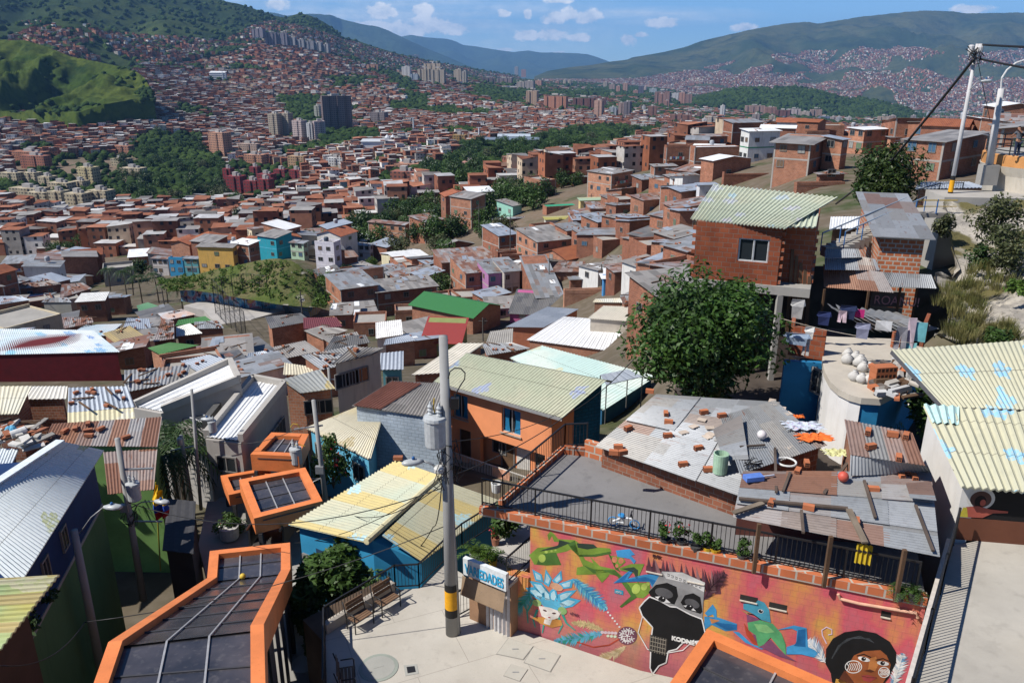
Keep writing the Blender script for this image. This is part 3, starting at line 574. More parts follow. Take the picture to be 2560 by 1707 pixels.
LT=[(T1(1942,2130,1215,1425),(.50,.27,.18),'peach brick tower with white grid lines rising alone beyond the park trees',0),(T2(283,388,1042,1250),BEIGE,'cream striped tower at the left end of the row below the hill',0),(T2(402,492,1038,1238),(.38,.34,.28),'cream and dark striped tower between two pale towers',0),(T2(502,618,1105,1282),(.5,.40,.38),'white and pink tower in the middle of the lower row',0),(T2(625,682,1130,1280),WHITE,'narrow white tower of stacked balconies',0),(T2(680,790,1112,1272),(.5,.40,.40),'white and pink tower just below the big grey twin block',0),(T2(768,1035,880,1205),(.20,.15,.145),'largest tower, a broad dark grey twin block with white edge',3),(T2(690,752,972,1095),(.40,.42,.36),'small pale green tower behind the white pink ones',0),(T2(1200,1356,1030,1138),(.22,.19,.20),'orange white and black striped block above the church',0),(T2(1490,1572,612,695),WHITE,'white tower at the left of the hilltop tower cluster',0),(T2(1580,1652,505,655),DARK,'dark slim tower standing tallest in the hilltop cluster',0),(T2(1560,1650,680,740),BLUG,'low blue grey slab in front of the hilltop cluster',1),(T2(1636,1750,622,752),BEIGE,'beige ribbed tower in the front of the hilltop cluster',2),(T2(1690,1855,570,720),(.46,.38,.29),'sunlit tan ribbed slab at the top of the hilltop cluster',2),(T2(1755,1890,625,775),(.38,.33,.27),'beige ribbed tower at the right of the hilltop cluster',2),(T2(1965,2015,645,740),BEIGE,'thin beige tower, first of three right of the cluster',0),(T2(1990,2040,635,760),BEIGE,'thin beige tower, middle of three right of the cluster',0),(T2(2042,2088,655,785),(.36,.33,.29),'thin grey beige tower, last of three right of the cluster',0),(T2(1395,1442,515,588),(.4,.42,.40),'pale green tower alone up the hill left of the cluster',0),(T2(1028,1096,490,552),BLUG,'bluish slab on the hill, left one of a pair',1),(T2(1162,1232,510,592),BLUG,'bluish slab on the hill, right one of a pair',1),(T2(1168,1276,590,660),(.5,.27,.18),'peach stepped block by the hillside meadow',1),(T3(15,142,712,775),(.2,.15,.15),'dark red slab row on the hill foot, left one',4),(T3(155,300,715,790),(.2,.16,.17),'dark red slab row on the hill foot, right one',4),(T3(318,352,615,698),(.30,.27,.26),'grey pencil tower standing on the skyline',0),(T3(378,422,640,705),PINK,'pink pencil tower next to the grey one on the skyline',0),(T3(338,412,752,842),(.46,.40,.36),'wide beige slab tower in the middle valley',0),(T3(412,500,745,838),(.30,.27,.27),'grey tower against the wide beige slab',0),(T3(510,572,740,808),PINK,'pink tower behind the cream pink stepped towers',0),(T3(425,535,820,980),(.45,.32,.23),'cream and pink stepped tower at the wood edge',2),(T3(590,800,872,1008),(.44,.20,.13),'long orange ribbed slab of many bays',5),(T3(855,1050,890,1015),DRED,'long dark maroon ribbed slab of many bays',5),(T3(1050,1132,922,1085),(.46,.29,.23),'peach tower in front of the maroon slab',0),(T3(1095,1158,905,1000),DRED,'maroon tower behind the peach tower',0),(T3(1185,1255,985,1062),(.42,.46,.50),'low pale blue block right of the peach tower',0),(T3(1265,1318,945,1080),(.46,.33,.29),'pink half of a two tone tower pair',0),(T3(1318,1385,935,1076),(.16,.14,.16),'dark half of a two tone tower pair',0),(T3(1538,1620,975,1088),BRWN,'brown tower right of the two tone pair',0),(T3(1485,1516,975,1045),WHITE,'slim white tower left of the brown tower',0),(T3(1605,1740,830,975),(.27,.16,.14),'big pink brown tower of the mid valley',2),(T3(1635,1690,862,988),PINK,'pink tower in front of the big pink brown tower',0),(T3(1690,1732,925,1008),(.46,.25,.2),'salmon tower beside the big pink brown tower',0),(T3(1822,1880,850,978),PINK,'pink tower left of a matching twin by the wooded hill',0),(T3(1880,1940,865,988),(.40,.24,.2),'pink twin tower touching the wooded hill',0),(T3(1760,1822,860,932),(.55,.56,.57),'white office block between pink towers',0),(T3(1742,1850,1042,1130),BRWN,'brown block cluster behind the tiled ridge house',2),(T3(1890,1940,1020,1102),BRWN,'brown narrow tower right of the brown cluster',0),(T3(1985,2035,1030,1108),(.3,.17,.14),'reddish narrow tower in front of the wooded hill',0),(T3(2038,2080,1090,1155),WHITE,'low white block beside the cream valley tower',0),(T3(2075,2178,1055,1195),(.48,.42,.36),'cream tower close behind the brick ridge',2),(T3(1130,1166,755,802),BEIGE,'far beige tower at the valley head',0),(T3(1185,1240,775,848),(.34,.25,.22),'far mauve tower at the valley head',0),(T3(1250,1288,790,862),PINK,'far pink tower left of a broader one',0),(T3(1310,1356,765,862),(.42,.26,.2),'far salmon tower with flat orange top',0),(T3(1452,1500,792,878),(.12,.11,.15),'far navy tower at the valley head',0),(T3(1500,1530,800,855),(.46,.36,.32),'far rose tower beside the navy one',0),(T3(1405,1450,830,882),PINK,'far low pink tower',0),(T3(1555,1622,815,872),(.36,.42,.44),'far teal glass block',0),(T3(765,792,735,792),BEIGE,'left of two far beige slabs on the green rise',0),(T3(808,836,735,797),BEIGE,'right of two far beige slabs on the green rise',0),(T3(692,726,745,797),PINK,'far pink block left of two beige slabs',0),(T3(1780,1852,1142,1190),WHITE,'white low block just behind the blue tarpaulin roof',0),(T3(1945,2000,1145,1205),WHITE,'white low block behind the ridge scaffolding',0),(T3(1460,1530,1140,1206),(.5,.5,.47),'grey white block among the far wood',0),(T4(190,340,815,888),(.46,.30,.25),'peach slab group at the foot of the wooded hill',4),(T4(340,430,830,902),PINK,'pink tower right of the peach slab group',0),(T4(430,536,850,922),DRED,'maroon slab at the foot of the wooded hill',4),(T4(520,616,840,912),(.5,.42,.42),'white and pink slab at the foot of the wooded hill',4),(T4(616,690,865,922),(.40,.34,.3),'stone coloured block at the foot of the wooded hill',0),(T4(690,780,840,926),(.46,.32,.27),'peach ribbed tower at the foot of the wooded hill',2),(T4(820,945,835,905),(.26,.19,.18),'brown grey slab row at the foot of the wooded hill',4),(T4(945,1020,838,912),(.38,.25,.22),'mauve tower at the end of the brown slab row',2),(T4(760,850,900,948),(.16,.19,.3),'navy and white low slab',4),(T4(850,890,905,962),(.5,.40,.38),'rose white tower right of the navy slab',0),(T4(895,932,905,967),(.5,.5,.52),'white tower with blue side',0),(T4(970,1012,908,970),(.46,.44,.44),'pale tower above the orange roofed ridge house',0),(T4(1215,1302,895,968),(.46,.36,.3),'cream stepped tower right of the wooded hill',2),(T4(1302,1350,897,962),(.42,.32,.28),'rose tower beside the cream stepped tower',0),(T4(1540,1600,920,992),(.36,.2,.15),'rust brown tower left of the thick cable',0),(T4(1745,1822,895,958),(.4,.28,.24),'pink slab just left of the tall pole',2),(T4(1590,1616,870,928),(.46,.5,.56),'pale blue needle tower',0),(T4(1800,1852,955,1012),(.16,.12,.12),'dark brown block next to the tall pole',0),(T4(1350,1402,935,1002),BRWN,'brown tower behind the ridge roofs',0),(T4(1410,1462,935,992),(.3,.2,.16),'umber tower behind the ridge roofs',0),(T4(1635,1690,900,962),PINK,'pink tower under the thick cable',0),(T4(220,253,633,690),(.42,.42,.42),'lone grey slab standing on the opposite slope',0),(T4(1464,1490,815,862),WHITE,'lone white tower at the foot of the opposite slope',0),(T4(2065,2116,935,1018),(.42,.44,.5),'blue white tower between the tall pole and lamp post',0),(T4(2160,2202,850,935),(.36,.46,.5),'pale green tower right behind the lamp post',0),(T4(2280,2322,850,892),(.4,.24,.2),'pink block at the far right of the valley',0)]
for i,((x0,x1,yt,yb),colr,lab,stp)in enumerate(LT):tower(x0,x1,yt,yb,tuple(c*.85 for c in colr),lab,steps=stp)
for i,(x0,x1,yt,yb)in enumerate([T2(110,240,262,312),T2(238,345,295,382),T2(345,450,300,385),T2(455,520,345,385),T2(530,600,362,405),T2(610,690,375,425),T2(690,760,390,440),T2(765,828,405,455)]):
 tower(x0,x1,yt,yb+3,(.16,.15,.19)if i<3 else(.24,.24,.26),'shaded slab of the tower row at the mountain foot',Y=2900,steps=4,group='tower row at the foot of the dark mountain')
for i in range(46):
 x=ts.uniform(1500,2560);yb=ts.uniform(262,318)if x>1700 else ts.uniform(215,290);p=hit(x,yb,900)
 if p.y<1300:continue
 w=ts.uniform(9,24)*1991/p.y*.9;h=ts.uniform(14,44)*1991/p.y
 if any(q[0][0]-4<x<q[0][1]+4 and q[0][2]<yb<q[0][3]+14 for q in LT):continue
 tower(x-w/2,x+w/2,yb-h,yb,tuple(np.array([BEIGE,PINK,WHITE,GREY,BRWN,(.42,.27,.2)][ts.randint(6)])*.85),'mid-rise block scattered over the hazy valley floor',group='mid-rise blocks of the valley floor')
for(x,yt,yb)in[(600+.2723*1595,295,334),(600+.2723*2195,320,357),(600+.2723*310,208,228),(.2723*1635,106,133),(.2723*1343,60,86)]:
 p=hit(x,yb,300);m=MB();H=zat(p,yt)-p.z;m.lathe(p,[(1.3,-2),(.9,H*.6),(.7,H)],8);m.box(p.x-3,p.x+3,p.y-.5,p.y+.5,p.z+H,p.z+H+.6)
 tag(m.build('cable_car_pylon',plain((.6,.62,.64))),'slim white cable car pylon standing among the far houses','pylon','cable car pylons')
FOOT,NOHOUSE,HOUSES=[],[],[]
BR=brick();BR2=brick((.31,.125,.075),(.22,.085,.052),name='brick_dark');BR3=brick((.44,.205,.125),(.35,.15,.09),(.36,.31,.27),name='brick_light')
CONC=concrete((.33,.315,.29));FRAME=plain((.20,.19,.18));GLASS=glassdark();WOODD=paint((.12,.07,.04),.3,.4)
BAND=concrete((.36,.33,.30),name='concrete_band');BRICKDEB=paint((.34,.13,.07),.25,.3);DARKIN=paint((.03,.028,.026),.2,.2)
def proto_window():
 m=MB();m.box(-.5,.5,-.05,.04,-.5,-.42,0);m.box(-.5,.5,-.05,.04,.42,.5,0);m.box(-.5,-.43,-.05,.04,-.42,.42,0);m.box(.43,.5,-.05,.04,-.42,.42,0);m.box(-.025,.025,-.045,.03,-.42,.42,0)
 m.box(-.43,.43,-.02,-.005,-.42,.42,1);o=m.build('window',[FRAME,GLASS]);me=o.data;bpy.data.objects.remove(o);return me
def proto_door():
 m=MB();m.box(-.5,-.42,-.05,.04,0,1,0);m.box(.42,.5,-.05,.04,0,1,0);m.box(-.42,.42,-.05,.04,.94,1,0);m.box(-.42,.42,-.02,0,0,.94,1);o=m.build('door',[FRAME,WOODD]);me=o.data;bpy.data.objects.remove(o);return me
WINP,DOORP=proto_window(),proto_door()
WINV=[WINP,WINP,WINP]
for c_ in((.30,.30,.28),(.05,.12,.2),(.12,.18,.10),(.16,.10,.06)):
 me=WINP.copy();me.materials[1]=plain(c_,.7);WINV.append(me)
def opening(root,p,n,w,h,me=None,name='window'):
 o=bpy.data.objects.new(name,me or WINP);COL.objects.link(o);o.parent=root;o.matrix_parent_inverse=Matrix.Translation(-root.location)
 o.location=p;o.rotation_euler.z=math.atan2(n[0],-n[1]);o.scale=(w,1,h);return o
def G(y):d=(y-853.5)/FPX;return(SP+d*CP)/(CP-d*SP)
def solve_len(c,d,xt,mx=30):
 lo,hi_=.5,mx
 f=lambda L:proj((c.x+d[0]*L,c.y+d[1]*L,c.z))[0]-xt
 s0=f(lo)
 if s0*f(hi_)>0:return None
 for _ in range(40):
  m_=(lo+hi_)/2
  if f(m_)*s0>0:lo=m_
  else:hi_=m_
 return lo
def house(C,th,wR,wL,H,wall,roof='flat',rmat=None,label=None,cat='house',storeys=None,pitch=.14,slope='front',over=.35,down=4.0,wr=2,wl=1,band=True,seed=0,name='house',doors=0,parapet=.5,debris=0,group=None,win=(1.0,1.0),desc=None,bandmat=None,tank=0):
 q=random.Random(seed*131+7);ex=Vector((math.cos(th),math.sin(th),0));ey=Vector((-math.sin(th),math.cos(th),0));up=Vector((0,0,1))
 e=empty(name,C,label,cat,group);c4=[C,C+ex*wR,C+ex*wR+ey*wL,C+ey*wL];st=storeys or max(1,round(H/2.7))
 FOOT.append(((C+ex*wR/2+ey*wL/2).x,(C+ex*wR/2+ey*wL/2).y,(wR+wL)/4))
 P=[(p.x,p.y)for p in c4];m=MB();zt=[C.z+H]*4;rise=0
 if roof in('shed','gable'):rise=pitch*(wL if slope in('front','back')else wR)
 if roof=='shed':k={'front':(0,0,1,1),'back':(1,1,0,0),'left':(0,1,1,0),'right':(1,0,0,1)}[slope];zt=[C.z+H+rise*v for v in k]
 m.prism(P,C.z-down,zt)
 if roof=='gable':
  r=rise*.5
  if slope in('front','back'):
   a,b=(c4[0]+c4[3])/2,(c4[1]+c4[2])/2
   for s,t_ in((0,3),(1,2)):m.add([c4[s]+up*H,c4[t_]+up*H,(c4[s]+c4[t_])/2+up*(H+r)],[(0,1,2)])
  else:
   for s,t_ in((0,1),(3,2)):m.add([c4[s]+up*H,c4[t_]+up*H,(c4[s]+c4[t_])/2+up*(H+r)],[(0,1,2)])
 if roof=='flat' and parapet:
  for i in range(4):
   a,b=c4[i],c4[(i+1)%4];d=(b-a).normalized();n=Vector((d.y,-d.x,0));hh_=parapet*q.choice([1,1,.4])
   m.prism([(p.x,p.y)for p in(a+n*.02,b+n*.02,b-n*.18,a-n*.18)],C.z+H+.003,C.z+H+hh_)
 m.build('wall',wall,e)
 rm=MB();z=up*(H+.04)
 if roof=='flat':
  rm.slab([c4[i]+up*(H+.012)+(ex*.2 if i in(0,3)else-ex*.2)+(ey*.2 if i in(0,1)else-ey*.2)for i in range(4)],.06)
 elif roof=='shed':
  pts=[]
  for i,p in enumerate(c4):
   o=(-ex if i in(0,3)else ex)*over+(-ey if i in(0,1)else ey)*over;pts.append(Vector((p.x,p.y,zt[i]))+o+up*.05)
  sl={'front':ey,'back':-ey,'left':ex,'right':-ex}[slope];
  for v in pts:pass
  rm.slab([v+up*(pitch*(over if False else 0))for v in pts],.05)
 else:
  r=rise*.5
  if slope in('front','back'):A0,A1,B0,B1=c4[0],c4[1],c4[3],c4[2];along,acr=ex,ey
  else:A0,A1,B0,B1=c4[3],c4[0],c4[2],c4[1];along,acr=-ey,ex
  R0,R1=(A0+B0)/2-along*over+up*(H+r+.05),(A1+B1)/2+along*over+up*(H+r+.05);k=r/((A0-B0).length/2)
  a0,a1=A0-along*over-acr*over+up*(H+.05-k*over),A1+along*over-acr*over+up*(H+.05-k*over);b0,b1=B0-along*over+acr*over+up*(H+.05-k*over),B1+along*over+acr*over+up*(H+.05-k*over)
  rm.slab([a0,a1,R1,R0],.05);rm.slab([R0+up*.004,R1+up*.004,b1,b0],.05)
 ro=rm.build('roof',rmat or CONC,e)
 bk_=wall in(BR,BR2,BR3);fcol=bk_ and band and st>1 and C.y<260 and q.random()<.8
 if(band and st>1)or fcol:
  b=MB()
  if band and st>1:
   for k in range(1,st):
    z0=C.z+H*k/st
    for a,c_ in((0,1),(0,3)):
     p,r_=c4[a],c4[c_];d=(r_-p).normalized();n=Vector((d.y,-d.x,0))if c_==1 else Vector((-d.y,d.x,0));b.prism([(v.x,v.y)for v in((p+n*.02,r_+n*.02,r_-n*.05,p-n*.05)if c_==1 else(r_+n*.02,p+n*.02,p-n*.05,r_-n*.05))],z0-.12,z0+.1)
  if fcol:
   for i in(0,1,3):
    v=c4[i];sx,sy=(1 if i==1 else-1),(1 if i==3 else-1);o_=ex*sx*.03+ey*sy*.03;i_=-ex*sx*.22;j_=-ey*sy*.22;pz=[v+o_,v+o_+i_,v+o_+i_+j_,v+o_+j_]
    if(pz[1]-pz[0]).cross(pz[2]-pz[1]).z<0:pz=pz[::-1]
    b.prism([(w_.x,w_.y)for w_ in pz],C.z-down,zt[i]-.06)
  b.build('concrete_frame',bandmat or BAND,e)
 if st>1 and C.y<260 and q.random()<.22 and wR>4:
  b=MB();u0,u1=wR*q.uniform(.05,.3),wR*q.uniform(.6,.95);z0=C.z+H*(st-1)/st;a0,a1=C+ex*u0,C+ex*u1
  b.prism([(v.x,v.y)for v in(a0-ey*1.05,a1-ey*1.05,a1-ey*.02,a0-ey*.02)],z0-.14,z0-.002);b.prism([(v.x,v.y)for v in(a0-ey*1.05,a1-ey*1.05,a1-ey*.95,a0-ey*.95)],z0,z0+.85);o=b.build('balcony',wall if q.random()<.5 else CONC,e)
  if q.random()<.6:
   b=MB();x=u0+.3
   while x<u1-.6:w_=q.uniform(.3,.6);h_=q.uniform(.4,.8);p=C+ex*x-ey*1.1;b.quad(p+up*(z0-C.z+1.0),p+ex*w_+up*(z0-C.z+1.0),p+ex*w_+up*(z0-C.z+1.0-h_),p+up*(z0-C.z+1.0-h_),q.randrange(4));x+=w_+q.uniform(.05,.4)
   b.build('laundry',[plain((.6,.6,.6),.9),plain((.05,.12,.35),.9),plain((.45,.05,.08),.9),plain((.15,.4,.42),.9)],o)
 for(cnt,d,L,n)in((wr,ex,wR,-ey),(wl,ey,wL,-ex)):
  if L<1.6:continue
  for k in range(st):
   for i in range(cnt):
    if q.random()<.12:continue
    u=L*(i+.5+q.uniform(-.12,.12))/cnt;isd=doors and k==0 and i==cnt//2 and d is ex
    ww=min(q.uniform(.85,1.25)*win[0],L/cnt*.7);hw=q.uniform(.85,1.15)*win[1];p=C+d*u+n*.03
    if isd:opening(e,p+up*.02,n,.95,2.0,DOORP,'door')
    else:opening(e,p+up*(H*k/st+1.45),n,ww,hw,q.choice(WINV))
 if debris:
  dm=MB();sm_=MB();zf=lambda a,b:(zt[0]*(1-a)*(1-b)+zt[1]*a*(1-b)+zt[2]*a*b+zt[3]*(1-a)*b)if roof!='gable' else C.z+H+.1+rise*.5*(1-abs(2*(b if slope in('front','back')else a)-1))
  for k in range(debris):
   a,b=q.uniform(.06,.94),q.uniform(.06,.94);p=C+ex*wR*a+ey*wL*b;zz=zf(a,b)+.06;an=q.uniform(0,3.1);T=Matrix.Translation((p.x,p.y,zz))@Matrix.Rotation(an,4,'Z')
   if k%3==0:dm.box(-.16,.16,-.1,.1,0,.14,0,T)
   elif k%3==1:dm.box(-q.uniform(.5,1.3),q.uniform(.4,1),-.06,.06,0,.06,1,T)
   else:w_,l_=q.uniform(.4,.5),q.uniform(.7,1.3);T2_=Matrix.Translation((p.x,p.y,zz+.01))@Matrix.Rotation(th+q.uniform(-.2,.2),4,'Z');x_=[T2_@Vector((sx*w_,sy*l_,0))for sx,sy in((-1,-1),(1,-1),(1,1),(-1,1))];sm_.slab([Vector((v.x,v.y,zf(min(1,max(0,(v-C).dot(ex)/wR)),min(1,max(0,(v-C).dot(ey)/wL)))+.075+.004*k))for v in x_],.012)
  if dm.v:dm.build('roof_weights',[BRICKDEB,WOODD],ro)
  if sm_.v:sm_.build('patch_sheet',zinc(q.choice(['grey','rusty','blue','white'])),ro)
 if tank:
  tm=MB();p=C+ex*wR*.6+ey*wL*.6;tm.lathe((p.x,p.y,C.z+H+rise),[(.55,.05),(.6,.9),(.45,1.15),(.2,1.22)],12);tm.build('water_tank',plain((.05,.07,.10)if q.random()<.5 else(.35,.37,.4)),e)
 x,y=proj(C+ex*wR*.4+ey*wL*.4+up*H*.8);HOUSES.append(dict(o=e,x=x,y=y,Y=C.y,desc=desc,named=label is not None,L=label));return e
A4=(0,500);A5=(800,500);A6=(1660,500);A1=(0,0);A2=(800,0);A3=(1660,0)
def hb(cr,xl,xc,xr,ye,yb,H,th,wall,roof='shed',rmat=None,label='',wLd=7,wRd=7,maxw=16,Yo=None,**k):
 f=lambda x:cr[0]+A*x
 g=lambda y:cr[1]+A*y
 C=UY(f(xc),g(yb),Yo)if Yo else hit(f(xc),g(yb),34);Y=C.y;H=Y*(G(g(yb))-G(g(ye)));T_=C+Vector((0,0,H));th=R(th)
 ex=(math.cos(th),math.sin(th));ey=(-math.sin(th),math.cos(th))
 wR=solve_len(T_,ex,f(xr))if xr!=xc else None;wL=solve_len(T_,ey,f(xl))if xl!=xc else None
 wR=min(wR or wRd,maxw);wL=min(wL or wLd,maxw)
 NOHOUSE.append(([(f(min(xl,xc))+2,g(ye)),(f(max(xr,xc))-2,g(ye)),(f(max(xr,xc))-2,g(yb)),(f(min(xl,xc))+2,g(yb))],Y))
 return house(C,th,wR,wL,H,wall,roof,rmat,label or None,**k)
PT=lambda*c:streaky(tuple(c),(.16,.13,.10),.45)
ZG,ZR,ZB,ZW,ZD,ZO,ZC=zinc('grey'),zinc('rusty'),zinc('blue'),zinc('white',1.2),zinc('dark'),zinc('old'),zinc('ochre');TL_=tiles();TLO=tiles((.42,.15,.07),(.33,.11,.06),name='orange_tile')
hb(A4,1288,1536,1546,312,472,5.6,82,PT(.62,.38,.10),'shed',zinc('old',1.0,.2),'bright yellow two-storey house with square brown windows above the grassy bank',slope='left',wl=3,wr=1,pitch=.18,band=False,win=(1.1,.9),seed=2)
hb(A4,1100,1205,1215,390,490,4.6,80,PT(.03,.24,.45),'flat',CONC,'vivid blue low house between the white terrace house and teal house',wl=2,wr=0,band=False,seed=3)
hb(A4,1200,1303,1308,385,492,4.8,82,PT(.10,.32,.36),'shed',ZG,'teal grey house touching the bright yellow house',slope='left',wl=2,wr=0,seed=4)
hb(A4,992,1108,1116,385,495,4.8,80,PT(.55,.51,.50),'shed',zinc('rusty',1.0,.2),'off white two-storey house with purple brown sheet roof beside the blue house',slope='left',wl=3,wr=0,seed=5)
hb(A4,1515,1640,1692,295,445,5.2,62,BR2,'shed',ZW,'brick two-storey house with pale roof directly right of the yellow house',slope='left',wl=2,wr=2,seed=6,debris=5)
hb(A4,1680,1815,1905,250,395,5.0,60,PT(.02,.30,.40),'shed',ZO,'turquoise house with balcony and long grey sheet roof',slope='left',wl=2,wr=2,seed=7,bandmat=PT(.08,.40,.55))
hb(A4,1895,1990,2010,285,395,4.6,70,PT(.40,.55,.40),'shed',ZG,'mint green house on the bank above the wooden stairs',slope='left',wl=2,wr=1,seed=8)
hb(A4,2055,2195,2225,290,500,7.8,72,PT(.62,.60,.66),'flat',CONC,'lilac white three-storey house with brown doors and open balconies',wl=2,wr=1,seed=9,bandmat=PT(.7,.68,.72),tank=1)
hb(A5,215,330,345,300,400,5.0,72,PT(.6,.6,.6),'shed',ZG,'white balcony house under striped zinc roof, hung with washing',slope='left',wl=3,wr=1,seed=10,debris=6)
hb(A5,330,440,540,310,400,4.4,50,BR2,'shed',ZB,'brick house with blue grey zinc roof adjoining the white washing-hung house',slope='left',wl=1,wr=2,seed=11,debris=5)
hb(A4,540,690,870,470,570,5.4,25,concrete((.30,.29,.27),name='raw_concrete'),'flat',CONC,'unpainted grey concrete house with rounded open floors above the palms',wl=2,wr=3,seed=12,parapet=.8)
hb(A4,690,850,985,375,440,3.6,20,BR2,'shed',ZW,'brick row house with long brilliant white sheet roof',slope='front',wl=2,wr=2,seed=13)
hb(A4,-60,30,200,420,520,3.2,15,BR2,'shed',ZG,'dark brick house with grey sheet roof at the left edge below the curved concrete house',slope='front',wl=1,wr=1,seed=14)
hb(A4,5,120,215,110,205,7.2,40,PT(.5,.47,.42),'flat',CONC,'cream three-storey block with brown balconies at the far left',wl=2,wr=2,seed=15)
hb(A4,220,300,345,125,185,4.8,40,PT(.18,.30,.46),'shed',ZG,'pale blue house behind the cream row at the left',slope='front',wl=2,wr=1,seed=16)
hb(A4,222,330,375,215,275,5.0,50,PT(.55,.48,.33),'shed',ZW,'cream house with square windows left of the orange tiled house',slope='left',wl=3,wr=1,seed=17)
hb(A4,378,470,560,215,265,4.6,35,PT(.45,.18,.08),'gable',TL_,'orange house with brown tile roof beside the cream house',slope='front',wl=2,wr=2,seed=18)
hb(A4,465,560,620,180,215,3.2,30,BR2,'gable',ZB,'house with shining silver gable roof among the tiled roofs',slope='front',wl=1,wr=1,seed=19,pitch=.3)
hb(A5,35,148,380,585,760,7.4,28,BR,'shed',ZG,'tall plain brick block with pale zinc top and dark right wall',slope='front',wl=1,wr=2,seed=20,pitch=.05,debris=4)
hb(A5,375,380,765,605,765,6.0,24,BR2,'shed',ZO,'long brick house with debris on its roof right of the tall plain block',slope='front',wl=1,wr=3,seed=21,pitch=.1,debris=14)
hb(A5,400,508,700,390,465,4.4,35,PT(.60,.56,.40),'gable',zinc('white',1.0,.25),'cream house with neat white ribbed roof and balcony',slope='front',wl=1,wr=1,seed=22)
hb(A5,510,515,605,425,500,3.6,25,BR,'flat',CONC,'small plain brick box in front of the white ribbed roof',wl=1,wr=0,seed=23)
hb(A5,850,955,1100,480,655,5.4,22,BR,'shed',zinc('rusty'),'two-storey brick half of a row under rusty patched roof',slope='front',wl=2,wr=2,seed=24,pitch=.16,debris=8)
hb(A5,1100,1102,1200,480,650,5.4,20,PT(.36,.17,.33),'shed',ZG,'purple two-storey house in the middle of a zinc roofed row',slope='front',wl=1,wr=2,seed=25,pitch=.16,debris=5)
hb(A5,1203,1205,1305,470,635,5.4,20,PT(.42,.38,.34),'shed',ZG,'grey beige house with blue curtains ending the zinc roofed row',slope='front',wl=1,wr=2,seed=26,pitch=.16,debris=5)
hb(A5,600,1000,1178,762,880,4.2,56,BR3,'gable',zinc('ochre')if 0 else plain((.035,.16,.05),.6),'long brick house with bright green ribbed gable roof',slope='left',wl=0,wr=1,seed=27,pitch=.32,over=.5,maxw=18)
hb(A5,665,668,915,930,1030,3.0,-6,PT(.22,.25,.09),'shed',plain((.27,.045,.04),.6),'olive green house with dark red sheet roof and barred windows',slope='front',wl=0,wr=3,seed=28,pitch=.3,over=.3,wLd=6)
hb(A5,1190,1240,1590,740,805,2.8,-10,PT(.42,.10,.24),'shed',zinc('dark',1.0,.3),'pink walled shack with broad dark corrugated roof',slope='front',wl=0,wr=2,seed=29,pitch=.2,wLd=9)
hb(A5,1308,1420,1590,640,700,2.6,10,BR,'shed',ZG,'low house with pale weathered zinc roof below the street stairs',slope='front',wl=0,wr=1,seed=30,pitch=.25,debris=8)
hb(A5,1590,1595,1870,615,705,3.0,6,BR3,'flat',CONC,'low brick enclosure with broken parapet in front of the brick cube',wl=0,wr=0,seed=31,parapet=.7)
hb(A5,1630,1635,1840,520,610,3.0,8,BR2,'shed',zinc('grey',1.2),'plain brick cube with sagging grey roof left of the blue walled house',wl=0,wr=0,seed=32,slope='front',debris=3,pitch=.2)
hb(A5,1845,1850,1962,512,632,3.4,5,PT(.06,.24,.50),'shed',ZW,'blue walled house under a white sheet roof near the brick enclosure',slope='front',wl=0,wr=1,seed=33,pitch=.3,over=.5)
hb(A5,1430,1610,1778,390,440,2.8,42,BR,'gable',TLO,'brick house with clean orange tile roof beside the street',slope='front',wl=1,wr=1,seed=34,pitch=.35)
hb(A5,1283,1420,1645,275,420,6.6,25,BR3,'shed',ZO,'three-storey brick house with grey sheet roof beside the orange tiled one',slope='front',wl=3,wr=2,seed=35,pitch=.1,debris=4)
hb(A5,1787,1840,2050,268,385,5.0,20,BR2,'flat',CONC,'square brick house with pale concrete roof terrace and one black window',wl=1,wr=1,seed=36,parapet=.3)
hb(A5,1645,1705,1795,225,335,5.0,25,BR,'shed',ZG,'brick house with debris laden roof between two larger brick houses',slope='front',wl=1,wr=1,seed=37,debris=8)
hb(A5,1155,1260,1318,40,110,4.4,45,PT(.30,.58,.48),'shed',ZO,'mint house with deep grey roof above the middle street',slope='front',wl=2,wr=0,seed=38,debris=5)
hb(A5,1455,1480,1680,45,100,3.2,18,BR,'flat',plain((.03,.30,.16),.6),'brick house topped by a green plastic sheet',wl=0,wr=1,seed=39,parapet=0)
hb(A5,1465,1475,1655,130,175,2.8,12,PT(.5,.48,.42),'shed',plain((.36,.33,.10),.7),'low house with mustard yellow flat roof',slope='front',wl=0,wr=1,seed=40,pitch=.25)
hb(A5,1690,1700,1925,5,80,3.4,12,PT(.62,.48,.22),'shed',plain((.32,.42,.30),.7),'pale yellow house with sage green roof and long balcony',slope='front',wl=0,wr=3,seed=41,pitch=.25)
hb(A5,850,990,1080,-5,190,7.8,50,BR3,'shed',ZO,'three-storey narrow brick house at the bend of the middle street',slope='left',wl=2,wr=1,seed=42,debris=3)
hb(A5,315,560,585,165,280,5.2,66,BR3,'shed',zinc('rusty',1.2),'long two-storey brick house with pinkish roof and row of small windows',slope='left',wl=4,wr=0,seed=43,pitch=.12)
hb(A5,582,690,810,145,290,6.4,40,BR,'shed',ZR,'brick cube house on stilts with two small upper windows',slope='front',wl=2,wr=0,seed=44,debris=8,pitch=.08)
hb(A5,785,800,1005,300,375,3.6,20,BR2,'gable',ZO,'single-storey brick house with grey gable roof below the ramp street',slope='left',wl=0,wr=1,seed=45,pitch=.25)
hb(A5,1060,1170,1285,235,375,5.2,30,BR,'shed',ZB,'brick house with orange ground floor on the middle street',slope='front',wl=1,wr=2,seed=46,debris=6)
hb(A5,1127,1135,1415,130,190,3.6,20,BR2,'shed',ZG,'wide low brick house on the street above the orange floored one',slope='front',wl=0,wr=2,seed=47,debris=6)
